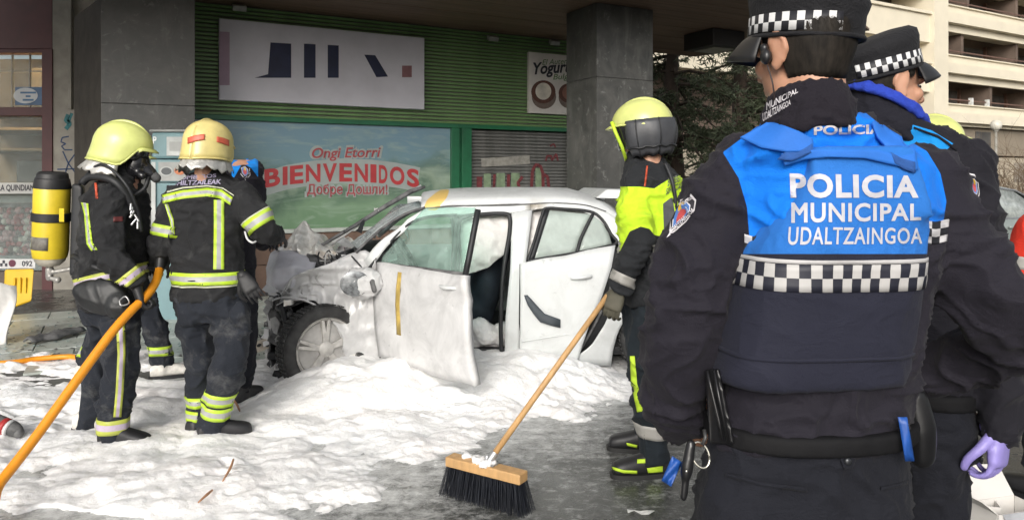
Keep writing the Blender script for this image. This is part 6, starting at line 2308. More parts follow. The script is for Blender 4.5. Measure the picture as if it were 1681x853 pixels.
# ------------------------------------------------------------------ firefighter hidden behind the first, only leg and arm show
def simple_person(px, Y, label, jm, tm, f, height=1.8, group=None, helm=None, hairm=None, foot=None, lean=0.0, bands=True, name='person', headdx=0, stride=0.0):
    s = height / 1.8
    X = (px - CX) / FPX * Y
    b = Vector((X, Y, 0))
    t = standing(name, b, label, group)
    f = Vector((f[0], f[1], 0)).normalized(); w = Vector((f.y, -f.x, 0))
    def L(r, fo, z):
        lz = max(0, z - .95)
        return b + w * (r * s) + f * ((fo + math.sin(lean) * lz) * s) + V(0, 0, (min(z, .95) + lz * math.cos(lean)) * s)
    T = [(L(0, 0, 1.52), .08, .08), (L(0, 0, 1.47), .14, .10), (L(0, 0, 1.40), .20, .12), (L(0, 0, 1.25), .205, .145), (L(0, 0, 1.08), .195, .145), (L(0, 0, .92), .195, .145), (L(0, 0, .80), .20, .15)]
    A = [[(L(q * .21, 0, 1.38), .08), (L(q * .26, .02, 1.12), .07), (L(q * .22, .16, .95), .06), (L(q * .12, .30, .98), .05)] for q in (-1, 1)]
    Lg = [[(L(q * .10, 0, .84), .108), (L(q * .11, .02 + q * stride * .6, .48), .085), (L(q * .11, q * stride, .14), .075)] for q in (-1, 1)]
    H = [(L(0, 0, .90), .185, .14), (L(0, 0, .80), .185, .14), (L(0, 0, .74), .15, .11)]
    hc = L(headdx, .03, 1.66); hM = frame_of(f, -lean)
    make_body(t, T, A, Lg, w, f, hc, hM, s, .014)
    mb = MB(); torso_rings(mb, T, w, f)
    for a in A: mb.limb(a)
    j, jb = soft('jacket', mb, jm, t, .014, 4, (0.0121, 8, 3))
    mb = MB(); torso_rings(mb, H, w, f)
    for a in Lg: mb.limb(a)
    tr, tb = soft('trousers', mb, tm, t, .014, 4, (0.0121, 7, 4))
    if bands:
        band('waist_band', jb, L(0, 0, .98), V(0, 0, 1), .03, TAPE, j, .3, 50)
        for a in A: band('sleeve_band', jb, a[1][0] * .7 + a[2][0] * .3, a[2][0] - a[0][0], .03, TAPE, j, .12, 24)
        for a in Lg: band('ankle_band', tb, a[2][0] + V(0, 0, .08), V(0, 0, 1), .035, TAPE, tr, .12, 24)
    for a, q in zip(A, (-1, 1)):
        hand(t, a[3][0], f, V(0, 0, -1), GLOVE, .8, 1.05, thumb=q, voxel=.006)
    for a in Lg:
        boot(t, a[2][0], f, foot or BOOTM)
    if helm: helmet(t, hc + V(0, 0, .012), f, helm, -lean, 1.03, mask=False)
    return t, L, w, f, hc, hM, jb, j
simple_person(206, 5.55, 'firefighter mostly hidden behind the one with the air cylinder, foam on the boots', TURN, TURN_TR, (.9, .45), 1.74, 'firefighters', HELM, foot=FOAMB, stride=.26)
simple_person(1524, 4.0, 'firefighter hidden behind the far police officer, only the lime helmet showing', TURN, TURN_TR, (.6, -.8), 1.8, 'firefighters', HELM)
# ================================================================== POLICE OFFICERS
POL_BLUE = (0.004, 0.165, 0.68)
def check_material(name, nx, ny, a=(.012, .012, .016), b_=(.62, .62, .62)):
    m, nt, b = nodes_of(name)
    uv = nt.nodes.new('ShaderNodeUVMap')
    mp = nt.nodes.new('ShaderNodeMapping'); mp.inputs['Scale'].default_value = (nx, ny, 1)
    nt.links.new(uv.outputs[0], mp.inputs['Vector'])
    ck = nt.nodes.new('ShaderNodeTexChecker'); ck.inputs['Scale'].default_value = 1.0
    ck.inputs['Color1'].default_value = c4(a); ck.inputs['Color2'].default_value = c4(b_)
    of = nt.nodes.new('ShaderNodeVectorMath'); of.operation = 'ADD'; of.inputs[1].default_value = (.0, .0, .5)
    nt.links.new(mp.outputs[0], of.inputs[0]); nt.links.new(of.outputs[0], ck.inputs['Vector'])
    nt.links.new(ck.outputs['Color'], b.inputs['Base Color'])
    b.inputs['Roughness'].default_value = .55
    return m
HATM = cloth('cap_black_cloth', (.013, .013, .015), .2, .8)
VISM = mat('cap_peak', (.014, .014, .015), .42, .2, 10)
def cap(parent, c, f, pitch, roll, s=1.0, nx=22, a0=200, a1=-20, band_a=None):
    """peaked cap: band with chequer tape, soft crown, curved peak"""
    M = frame_of(f, pitch, roll)
    T = lambda x, y, z: c + M @ (Vector((x, y, z)) * s)
    n = 56
    def rg(rx, ry, z, oy=0.0, tilt=0.0):
        return [T(rx * math.sin(2 * math.pi * i / n), ry * math.cos(2 * math.pi * i / n) + oy, z + tilt * math.cos(2 * math.pi * i / n)) for i in range(n)]
    crown = [rg(.089, .112, .038), rg(.091, .114, .045), rg(.092, .115, .085), rg(.096, .119, .100, 0, .004), rg(.099, .122, .115, .0, .008), rg(.096, .118, .132, .002, .012), rg(.080, .098, .143, .004, .012), rg(.05, .06, .148, .005, .008), rg(.01, .012, .149, .005, 0)]
    cr = MB().loft(crown).build('cap', HATM, parent, smooth=True)
    # chequer tape
    g, uv = [], []
    m_ = 60
    for i in range(m_ + 1):
        a = R((band_a or (-115, 115))[0] + ((band_a or (-115, 115))[1] - (band_a or (-115, 115))[0]) * i / m_)
        g.append([T(.0935 * math.sin(a), .1165 * math.cos(a), z) for z in (.048, .066, .084)])
        for j in range(3): uv.append((i / m_, j / 2))
    mb = MB().grid(g)
    mk('chequer_tape', mb.v, mb.f, check_material('cap_chequer', nx, 2), cr, smooth=True, solid=.0015, uv=uv)
    # lower edge of the band
    MB().tube([T(.0915 * math.sin(2 * math.pi * i / n), .1145 * math.cos(2 * math.pi * i / n), .041) for i in range(n + 1)], .005 * s, 6).build('band_edge', HATM, cr, smooth=True)
    # peak
    g = []
    for i in range(25):
        a = -1.15 + 2.3 * i / 24
        row = []
        for j in range(7):
            t = j / 6
            e = .050 * math.cos(a * 1.15) * t
            row.append(T((.091 + e * .35) * math.sin(a), .113 * math.cos(a) + e, .046 - .030 * t * t - .018 * t - .012 * (math.sin(a) ** 2) * t))
        g.append(row)
    MB().grid(g).build('peak', VISM, cr, smooth=True, solid=.004)
    return cr
def hair_cap(parent, c, M, s, lowest, strands=2600, seed=1, zmax=.075):
    """short hair: a thin scalp shell below the cap with many short strands"""
    T = lambda p: c + M @ (Vector(p) * s)
    def sp(az, z, o=0.0):
        t = max(-1, min(1, (z - .035) / .092))
        r = math.sqrt(1 - t * t) if z > .035 else 1 - .34 * ((.035 - z) / .10) ** 1.5
        return Vector(((.079 + o) * r * math.sin(az), (.100 + o) * r * math.cos(az) - .012, z))
    g = []
    n = 60
    for i in range(n + 1):
        az = 1.15 + (2 * math.pi - 2.3) * i / n
        lo = lowest(az)
        g.append([T(sp(az, lo + (zmax - lo) * j / 9, .0030 + .0008 * math.sin(i * 3.3 + j))) for j in range(10)])
    h = MB().grid(g).build('hair', HAIR, parent, smooth=True, solid=.004)
    rng = np.random.default_rng(seed)
    nv, nf = [], []
    for k in range(strands):
        az = 1.12 + (2 * math.pi - 2.24) * rng.random()
        lo = lowest(az) - .006
        z = lo + (zmax - lo) * rng.random()
        p = sp(az, z, .004)
        ln = rng.uniform(.005, .010)
        q = sp(az + rng.normal(0, .03), z - ln, .0055 + rng.random() * .0015)
        w = Vector((math.cos(az), -math.sin(az), 0)) * .0005
        b0 = len(nv)
        nv += [T(p + w), T(p - w), T(q)]
        nf.append((b0, b0 + 1, b0 + 2))
    mk('hair_strands', nv, nf, HAIR, h)
    return h

# shield badge on the sleeve
BADGE_W = mat('badge_white', (.60, .58, .60), .6, .06)
BADGE_B = mat('badge_black', (.02, .018, .024), .7)
BADGE_C = mat('badge_red', (.42, .06, .06), .6, .3, 60)
BADGE_BL = mat('badge_blue', (.06, .16, .42), .6)
BADGE_Y = mat('badge_yellow', (.55, .35, .03), .6)
def poly_on(name, bvh, pts, m, parent, off):
    cx = sum(p[0] for p in pts) / len(pts); cy = sum(p[1] for p in pts) / len(pts)
    rings = []
    K = 5
    vs, ok = [], True
    rows_ = []
    for k in range(K + 1):
        t = k / K
        rows_.append([cast_px(bvh, cx + (x - cx) * t, cy + (y - cy) * t, off) for x, y in list(pts) + [pts[0]]])
    mb = MB().grid(rows_)
    fs = [q for q in mb.f if max(mb.v[i][1] for i in q) - min(mb.v[i][1] for i in q) < .05]
    return mk(name, mb.v, fs, m, parent, smooth=True)
def badge(bvh, parent, pts, letters=True, sc=1.0):
    """pts: shield outline in photo pixels"""
    cx = sum(p[0] for p in pts) / len(pts); cy = sum(p[1] for p in pts) / len(pts)
    f = lambda t: [(cx + (x - cx) * t, cy + (y - cy) * t) for x, y in pts]
    b0 = poly_on('sleeve_badge', bvh, f(1.0), BADGE_W, parent, .0030)
    poly_on('badge_field', bvh, f(.90), BADGE_B, b0, .0040)
    poly_on('badge_line', bvh, f(.62), BADGE_W, b0, .0048)
    poly_on('badge_shield', bvh, f(.56), BADGE_BL, b0, .0056)
    poly_on('badge_charge', bvh, [(x, y + 3 * sc) for x, y in f(.34)], BADGE_C, b0, .0064)
    poly_on('badge_crown', bvh, [(x, y - 12 * sc) for x, y in f(.22)], BADGE_Y, b0, .0066)
    return b0

# ------------------------------------------------------------------ near officer
a1 = standing('person', (P(1340, 700, 1.6).x, 1.6, 0), 'police officer in the foreground seen from behind, blue vest lettered POLICIA MUNICIPAL', 'police officers')
AY = 1.60
WAa, DAa = Vector((.995, .10, 0)).normalized(), Vector((-.10, .995, 0)).normalized()
TA = rows((1334, 190, 1.555, .082, .082), (1340, 214, 1.57, .125, .100), (1350, 240, 1.585, .185, .115), (1360, 272, AY, .222, .130), (1368, 330, AY, .226, .145), (1371, 400, AY, .222, .145), (1362, 500, AY, .212, .14), (1346, 600, AY, .206, .135), (1328, 690, AY, .212, .135), (1322, 716, AY, .212, .135))
ALa = limbs((1204, 296, AY, .082), (1166, 380, AY, .092), (1138, 470, AY - .01, .089), (1118, 560, AY, .081), (1106, 635, AY + .05, .070), (1112, 688, AY + .10, .055))
ARa = limbs((1516, 300, AY + .02, .082), (1560, 395, AY, .086), (1622, 488, AY - .02, .084), (1664, 545, AY + .02, .078), (1606, 584, AY + .12, .072), (1530, 610, AY + .20, .060))
HPa = rows((1324, 700, AY, .206, .130), (1318, 750, AY, .214, .138), (1312, 820, AY, .226, .146), (1310, 880, AY, .215, .140))
LLa = [(P(1232, 850, AY), .120), (P(1228, 990, AY), .098), (V(P(1224, 990, AY).x, AY + .01, .50), .082), (V(P(1220, 990, AY).x, AY, .12), .066)]
LRa = [(P(1392, 850, AY), .120), (P(1396, 990, AY), .098), (V(P(1400, 990, AY).x, AY + .01, .50), .082), (V(P(1404, 990, AY).x, AY, .12), .066)]
fA = Vector((-.44, .90, 0)).normalized()
hcA = P(1318, 88, 1.56); hMA = frame_of(fA, R(-4)); hsA = 1.05
make_body(a1, TA, [ALa, ARa], [LLa, LRa], WAa, DAa, hcA, hMA, hsA, .0055, .020)
# jacket
YOKE = [(1256, 176), (1230, 218), (1178, 252), (1212, 290), (1226, 330), (1230, 390), (1300, 400), (1500, 372), (1556, 360), (1562, 310), (1540, 262), (1470, 215), (1400, 178)]
YOKE = [(1258, 170), (1232, 216), (1186, 250), (1212, 292), (1226, 340), (1230, 392), (1548, 372), (1554, 330), (1544, 284), (1522, 248), (1440, 200), (1400, 168)]
JKT = cloth('police_jacket_cloth', (.0140, .0125, .0190), .15, .8, [('yoke', POL_BLUE)], 420, .22, .35)
mb = MB(); torso_rings(mb, TA, WAa, DAa); mb.limb(ALa, 16); mb.limb(ARa, 16)
mb.ell(P(1222, 268, AY), (.075, .075, .055)); mb.ell(P(1500, 274, AY + .02), (.080, .075, .055)); mb.ell(P(1334, 217, 1.56), (.105, .106, .028))
def inyoke(v, q):
    sd = poly_sd(q, YOKE)
    return sd
jaA, jbA = soft('jacket', mb, JKT, a1, .0070, 6, (0.0088, 10, 12), {'yoke': inyoke}, (1, 1, 1.5))
# collar / neck gaiter
def collar(parent, c, rings, M, m, name='neck_gaiter', fold=(.004, 26, 3)):
    mb = MB()
    outer = [[c + M @ Vector((rx * math.sin(2 * math.pi * i / 32), ry * math.cos(2 * math.pi * i / 32) + oy, z + tl * math.cos(2 * math.pi * i / 32))) for i in range(32)] for rx, ry, z, oy, tl in rings]
    mb.loft(outer, caps=True)
    return soft(name, mb, m, parent, .0050, 3, fold)
MAc = frame_of((-.45, .9))
cA = P(1326, 168, 1.545)
gtA, gbA = collar(a1, cA, [(.098, .100, -.065, -.004, -.010), (.092, .094, -.02, -.002, -.014), (.084, .087, .000, 0, -.018), (.078, .082, .020, .004, -.020), (.071, .076, .024, .004, -.020)], MAc, cloth('gaiter_cloth', (.013, .011, .016), .2, .9))
PRT = mat('pale_print', (.50, .48, .50), .6, .15, 60)
text_on('lettering', gbA, 'MUNICIPAL', [(1258, 182), (1310, 152), (1310, 144), (1258, 168)], PRT, gtA, .02, 0, .002, .05)
text_on('lettering', gbA, 'UDALTZAINGOA', [(1252, 200), (1298, 172), (1298, 163), (1252, 186)], PRT, gtA, .02, 0, .002, .05)
text_on('lettering', jbA, 'POLICIA', [(1336, 222), (1450, 220), (1450, 204), (1336, 206)], PRT, jaA, .03, 0, .002, .05)
# chequer on the jacket below the yoke, right and left of the vest
patch_on('chest_chequer', jbA, ([(1222, 384), (1236, 388), (1262, 382)], [(1222, 424), (1236, 430), (1262, 424)]), check_material('jacket_chequer', 3, 3, b_=(.50, .49, .50)), jaA, .003, 3, True)
patch_on('chest_chequer', jbA, ([(1515, 362), (1535, 364), (1558, 360)], [(1515, 398), (1535, 401), (1554, 396)]), check_material('jacket_chequer', 3, 3, b_=(.50, .49, .50)), jaA, .003, 3, True)
badge(jbA, jaA, [(1116, 322), (1134, 318), (1143, 328), (1140, 346), (1126, 364), (1108, 380), (1094, 390), (1096, 366), (1104, 340)])
text_on('badge_lettering', jbA, 'UDALTZAINGOA', [(1102, 384), (1140, 346), (1136, 340), (1098, 377)], BADGE_W, jaA, .015, 0, .0072, .05)
text_on('badge_lettering', jbA, 'PAMPLONA IRUÑA', [(1108, 340), (1139, 326), (1136, 321), (1110, 334)], BADGE_W, jaA, .015, 0, .0072, .05)
# vest: closed shell round the trunk plus shoulder straps
VESTM = cloth('vest_cloth', (.016, .017, .030), .12, .8, [('blue', (.022, .150, .50))], 500, .2, .3)
V_OUT = .018
mb = MB()
vrows = [(c, hw, hd) for c, hw, hd in rows((1363, 290, AY, .138, .172), (1359, 330, AY, .152, .178), (1351, 365, AY, .170, .178), (1342, 400, AY, .184, .177), (1336, 450, AY, .191, .173), (1328, 500, AY, .195, .169), (1318, 550, AY, .199, .166), (1309, 596, AY, .202, .163), (1306, 612, AY, .199, .158))]
torso_rings(mb, vrows, WAa, DAa, 40, 3.6)
# back and front yokes of the vest
for sgn in (-1, 1):
    y0 = AY + sgn * .112
    mb.hexa([P(1268, 350, AY) + DAa * sgn * .10, P(1450, 350, AY) + DAa * sgn * .10, P(1450, 350, AY) + DAa * sgn * .172, P(1268, 350, AY) + DAa * sgn * .172],
            [P(1276, 246, AY) + DAa * sgn * .06, P(1428, 246, AY) + DAa * sgn * .06, P(1428, 246, AY) + DAa * sgn * .152, P(1276, 246, AY) + DAa * sgn * .152])
veA, vbA = soft('vest', mb, VESTM, a1, .0070, 6, (.0022, 9, 15), {'blue': lambda v, q: np.where(q[:, 1] < 417, 1, -1) * np.abs(417 - q[:, 1]) + (q[:, 0] - 1370) * .012 * 0}, (1, 1, 1))
PEND = []
SILP = mat('silver_print', (.46, .46, .50), .5, .08, 60)
for wd, q, bo_ in (('POLICIA', [(1298, 325), (1508, 325), (1508, 288), (1296, 284)], .040), ('MUNICIPAL', [(1299, 366), (1512, 362), (1512, 334), (1299, 332)], .028), ('UDALTZAINGOA', [(1293, 402), (1514, 400), (1514, 374), (1295, 372)], .018)):
    PEND.append((wd, q, bo_))
g_, uv_ = [], []
band('vest_chequer', vbA, P(1337, 439, AY), V(0, 0, 1), .0265, check_material('vest_chequer_tape', 60, 2, (.014, .015, .026), (.44, .43, .42)), veA, .35, 110, .002)
band('vest_chequer_edge', vbA, P(1340, 415, AY), V(0, 0, 1), .004, mat('edge_grey', (.46, .45, .45), .6), veA, .35, 90, .002, rows=3)
band('vest_seam', vbA, P(1317, 560, AY), V(0, 0, 1), .004, VESTM, veA, .35, 90, .002, rows=3)
# shoulder straps of the vest
VB = mat('vest_strap_blue', (.014, .14, .54), .75, .1, 10, bmp=.2, bscale=160)
VB2 = mat('vest_strap_fleece', (.020, .085, .30), .9, .2, 40, bmp=.5, bscale=160)
dg_ = bpy.context.evaluated_depsgraph_get()
def strap(rail_a, rail_b, m, off, nm, bvh, sol=.006):
    o = patch_on(nm, bvh, (rail_a, rail_b), m, veA, off, 5, relax=25)
    o.modifiers['solid'].thickness = sol
    o.modifiers['solid'].offset = 0
    return o
# yoke bridge between the straps, lifted off the back
allv = [tuple(v) for v in np_of(jaA.data)] ; allf = [tuple(p.vertices) for p in jaA.data.polygons]
nb_ = len(allv)
allv += [tuple(v) for v in np_of(veA.data)]; allf += [tuple(i + nb_ for i in p.vertices) for p in veA.data.polygons]
BOTH = BVHTree.FromPolygons(allv, allf)
for wd, q, bo_ in PEND:
    text_on('lettering', BOTH, wd, q, SILP, veA, bo_, 0, .0022, .045, 1.1)
strap([(1215, 226), (1250, 243), (1292, 250), (1335, 248)], [(1262, 200), (1290, 208), (1312, 216), (1334, 228)], VB, .013, 'shoulder_strap', BOTH)
strap([(1276, 262), (1300, 264), (1334, 250)], [(1288, 250), (1310, 250), (1333, 236)], VB2, .018, 'strap_end', BOTH, .004)
strap([(1428, 196), (1446, 204), (1475, 224), (1502, 248)], [(1440, 226), (1452, 240), (1478, 258), (1503, 276)], VB, .013, 'shoulder_strap', BOTH)
strap([(1462, 250), (1480, 260), (1502, 266)], [(1468, 268), (1484, 278), (1502, 284)], VB2, .010, 'strap_end', BOTH, .004)
strap([(1282, 252), (1330, 246), (1390, 246), (1440, 246), (1504, 262)], [(1288, 272), (1320, 262), (1360, 258), (1420, 260), (1506, 280)], VB, .009, 'drag_handle', BOTH, .006)
# head gear, hair, earpiece
capA = cap(a1, hcA + V(0, 0, -.014), (-.68, .73), R(5), R(0), 1.03, 40, band_a=(-147, 147))
hair_cap(a1, hcA, hMA, hsA, lambda az: -.055 + .075 * max(0, 1 - abs(abs(az - math.pi) - 0) / 1.9) * 0 + (.045 if abs(az - math.pi) > 1.55 else (-.010 * math.cos((az - math.pi) * 1.0))), 12000, 2, .052)
TE = lambda x, y, z: hcA + hMA @ (Vector((x, y, z)) * hsA)
ep = MB(); ep.ell(TE(-.094, .006, -.012), (.012, .014, .017)); ep.ell(TE(-.094, .010, .006), (.009, .010, .010))
epo, _ = soft('earpiece', ep, mat('earpiece_black', (.012, .012, .013), .3), a1, .003, 1)
MB().tube(smooth_path([TE(-.094, .004, -.028), TE(-.092, -.006, -.07), TE(-.080, .006, -.11), TE(-.085, .02, -.15)], [1] * 4, 5)[0], .0016, 6).build('earpiece_wire', mat('wire_dark', (.03, .02, .02), .5), epo, smooth=True)
# trousers, belt, pockets
mb = MB(); torso_rings(mb, HPa, WAa, DAa); mb.limb(LLa); mb.limb(LRa)
mb.ell(P(1235, 838, AY - .05), (.115, .10, .11)); mb.ell(P(1395, 838, AY - .05), (.115, .10, .11))
POLT = cloth('police_trousers_cloth', (.0090, .0098, .0145), .2, .85, (), 380, .25, .25)
trA, tbA = soft('trousers', mb, POLT, a1, .0080, 5, (0.0074, 9, 17), aniso=(1, 1, 1.4))
BELT = mat('belt_black', (.007, .007, .008), .75, .2, 14, bmp=.2, bscale=120, spec=.2)
mb = MB(); torso_rings(mb, rows((1330, 680, AY, .222, .149), (1328, 694, AY, .224, .151), (1326, 711, AY, .223, .150)), WAa, DAa)
beA, bbA = soft('belt', mb, BELT, a1, .0060, 2)
patch_on('pocket_welt', tbA, ([(1192, 775), (1250, 790), (1325, 800)], [(1190, 781), (1250, 797), (1325, 807)]), POLT, trA, .004, 3)
patch_on('pocket_welt', tbA, ([(1446, 798), (1470, 794), (1490, 788)], [(1446, 804), (1470, 800), (1490, 794)]), POLT, trA, .004, 3)
BTN = mat('snap_button', (.03, .032, .036), .25, .2, 9, metal=.5)
for x, y, w in ((1254, 724, 13), (1392, 757, 13), (1474, 728, 11)):
    patch_on('belt_loop', tbA, ([(x - w, y - 26), (x - w, y - 4), (x - w * .5, y + 12)], [(x + w, y - 26), (x + w, y - 4), (x + w * .5, y + 12)]), POLT, trA, .006, 3)
    c = cast_px(tbA, x, y, .010)
    if c is not None:
        MB().ell(c, (.0085, .005, .0085), None, 12, 8).build('snap_button', BTN, trA, smooth=True)
for l, q in ((LLa, -1), (LRa, 1)):
    boot(a1, l[3][0], (q * .2, 1), BOOTM)
hand(a1, P(1112, 690, AY + .10), V(.75, .25, -.35), V(.2, .8, .1), SKIN, .6, 1.0, 'hand', thumb=-1)
hand(a1, P(1530, 610, AY + .20), V(-.6, .4, -.3), V(-.4, .5, -.2), SKIN, .6, 1.0, 'hand', thumb=1)
# holster, key ring, blue tag
LEA = mat('holster_leather', (.010, .010, .011), .28, .2, 9, bmp=.15, bscale=30)
mb = MB()
mb.hexa([P(1166, 728, 1.52), P(1206, 730, 1.48), P(1206, 730, 1.545), P(1166, 728, 1.56)], [P(1156, 606, 1.53), P(1180, 604, 1.49), P(1184, 604, 1.56), P(1158, 606, 1.57)])
hoA, _ = soft('holster', mb, LEA, a1, .005, 3)
MB().tube([P(1161, 608, 1.515), P(1168, 640, 1.505), P(1180, 690, 1.49), P(1186, 722, 1.485)], .0035, 6).build('holster_seam', LEA, hoA, smooth=True)
MB().tube([P(1172, 606, 1.50), P(1182, 660, 1.482), P(1196, 726, 1.475)], .003, 6).build('holster_seam', LEA, hoA, smooth=True)
kr = P(1150, 746, 1.47)
STEEL = mat('steel', (.5, .5, .5), .3)
BR = mat('steel_ring', (.52, .50, .44), .22, .1, 5, metal=.9)
MB().tube([kr + V(.018 * math.cos(a), .006 * math.sin(a), .023 * math.sin(a) - .006 * math.cos(a)) for a in np.linspace(0, 2 * math.pi, 25)], .0024, 8).build('key_ring', BR, a1, smooth=True)
MB().tube([kr + V(.004, 0, .02), kr + V(.010, 0, .035), P(1156, 705, 1.48)], .004, 8).build('ring_clip', mat('clip_dark', (.04, .04, .04), .4), a1, smooth=True)
mb = MB(); mb.limb([(P(1134, 728, 1.47), .010), (P(1128, 765, 1.465), .013), (P(1126, 778, 1.465), .012)], 10); mb.limb([(P(1126, 778, 1.465), .009), (P(1122, 815, 1.465), .008)], 8)
soft('key_case', mb, LEA, a1, .004, 2)
MB().ell(P(1127, 773, 1.45), (.0025, .002, .003)).build('rivet', BR, a1, smooth=True)
mb = MB()
g = []
for i in range(7):
    row = []
    for j in range(7):
        x = 1104 + 12 * i / 6 * 1.3 - 18 * j / 6; y = 748 + 10 * i / 6 + 40 * j / 6
        row.append(P(x, y, 1.475 + .006 * math.sin(i * 1.1 + j * .8)))
    g.append(row)
MB().grid(g).build('blue_tag', mat('tag_blue', (.012, .07, .30), .45, .2, 20), a1, smooth=True, solid=.002)
MB().grid([[P(1474 + i * 5 + j * 2.0, 684 + j * 12, 1.46 + .004 * math.sin(i + j)) for j in range(7)] for i in range(4)]).build('blue_strap', mat('tag_blue', (.012, .07, .30), .45), a1, smooth=True, solid=.002)
mb = MB(); mb.limb([(P(1498, 650, 1.66), .030), (P(1510, 700, 1.66), .034), (P(1512, 745, 1.67), .030)], 12)
soft('belt_pouch', mb, LEA, a1, .006, 2)

# ------------------------------------------------------------------ second officer
b1 = standing('person', (P(1490, 400, 2.2).x, 2.2, 0), 'police officer facing right in profile, purple gloved hand hanging beside the near officer', 'police officers')
BYo = 2.22
FB = Vector((.62, .78, 0)).normalized(); WB = Vector((FB.y, -FB.x, 0))
TB = rows((1462, 205, BYo, .09, .09), (1472, 218, BYo, .14, .10), (1486, 236, BYo, .19, .115), (1492, 262, BYo, .215, .13), (1490, 330, BYo, .215, .145), (1486, 430, BYo, .205, .145), (1482, 540, BYo, .20, .14), (1480, 640, BYo, .20, .14))
ARb = limbs((1566, 278, 2.10, .080), (1596, 370, 2.08, .078), (1628, 470, 2.08, .070), (1640, 560, 2.06, .064), (1640, 700, 2.04, .052))
ALb = limbs((1408, 285, 2.38, .080), (1392, 420, 2.42, .075), (1400, 540, 2.46, .06), (1430, 620, 2.5, .05))
HPb = rows((1482, 620, BYo, .19, .135), (1484, 690, BYo, .195, .14), (1486, 730, BYo, .18, .13))
LRb = [(P(1520, 700, 2.16), .110), (P(1534, 800, 2.15), .092), (V(P(1536, 800, 2.15).x, 2.15, .45), .080), (V(P(1534, 800, 2.15).x, 2.14, .13), .066)]
LLb = [(P(1450, 700, 2.30), .110), (P(1444, 800, 2.32), .092), (V(P(1444, 800, 2.32).x, 2.33, .45), .080), (V(P(1444, 800, 2.32).x, 2.34, .13), .066)]
fH = Vector((.98, .20, 0)).normalized()
hcB = P(1452, 142, BYo); hMB = frame_of(fH, R(-2)); hsB = 1.1
make_body(b1, TB, [ARb, ALb], [LRb, LLb], WB, FB, hcB, hMB, hsB, .0055, .02)
JKB = cloth('police_jacket_far_cloth', (.0105, .0100, .0145), .15, .8, [('yoke', (.008, .23, .60))], 420, .22, .35)
mb = MB(); torso_rings(mb, TB, WB, FB); mb.limb(ARb, 16); mb.limb(ALb, 16); mb.ell(P(1556, 262, 2.12), (.08, .08, .055))
jaB, jbB = soft('jacket', mb, JKB, b1, .0080, 5, (0.0088, 9, 22), {'yoke': [(1400, 190), (1500, 205), (1530, 214), (1566, 236), (1545, 254), (1530, 262), (1548, 330), (1400, 360)]}, (1, 1, 1.4))
patch_on('shoulder_piping', jbB, ([(1500, 208), (1540, 222), (1572, 244)], [(1500, 211), (1540, 226), (1570, 248)]), BLACKN, jaB, .004, 3)
badge(jbB, jaB, [(1590, 284), (1600, 286), (1606, 300), (1608, 318), (1606, 328), (1598, 322), (1592, 306)], sc=.6)
POLT2 = POLT
mb = MB(); torso_rings(mb, HPb, WB, FB); mb.limb(LRb); mb.limb(LLb)
soft('trousers', mb, POLT2, b1, .0095, 4, (0.0108, 7, 24), aniso=(1, 1, 1.2))
mb = MB(); torso_rings(mb, rows((1482, 622, BYo, .206, .146), (1482, 650, BYo, .206, .146)), WB, FB); soft('belt', mb, BELT, b1, .009, 2)
# vest under the jacket yoke is hidden; neck gaiter with blue lining
mg = MB()
MG = frame_of(fH)
cG = P(1456, 206, BYo)
loop = [[cG + MG @ Vector(((rx) * math.sin(2 * math.pi * i / 32), ry * math.cos(2 * math.pi * i / 32) + oy, z + tl * math.cos(2 * math.pi * i / 32))) for i in range(32)] for rx, ry, z, oy, tl in [(.115, .120, -.05, .0, -.03), (.112, .118, -.01, -.01, -.045), (.102, .110, .05, -.012, -.064), (.090, .096, .062, -.010, -.064)]]
mg.loft(loop)
gtB, _ = soft('neck_gaiter', mg, cloth('gaiter_far_cloth', (.012, .012, .018), .2, .9), b1, .006, 3, (.004, 20, 6))
ed = [cG + MG @ Vector((.103 * math.sin(a), .112 * math.cos(a) - .012, .056 - .064 * math.cos(a))) for a in np.linspace(0, 2 * math.pi, 41)]
mb = MB(); mb.tube(ed, .0135, 10); mb.tube([p + V(0, 0, -.016) + (p - cG) * .06 for p in ed], .011, 10)
soft('gaiter_lining', mb, cloth('lining_blue', (.022, .050, .36), .2, .9), gtB, .005, 1, (.003, 24, 2))
capB = cap(b1, hcB + V(0, 0, -.006), fH, R(15), R(0), 1.07, 26, band_a=(-30, 155))
for k in range(2):
    c = hcB + frame_of(fH, R(9)) @ V(.097, -.01 + .02 * k, .112)
    MB().tube([c + V(.002 * math.sin(a) * 0, .0, 0) + frame_of(fH) @ V(0.001, .0035 * math.cos(a), .0035 * math.sin(a)) for a in np.linspace(0, 6.28, 13)], .0012, 6).build('vent_eyelet', STEEL, capB, smooth=True)
hair_cap(b1, hcB, hMB, hsB, lambda az: -.045 if abs(az - math.pi) < 1.35 else (.005 if abs(az - math.pi) < 1.7 else .02), 3000, 4)
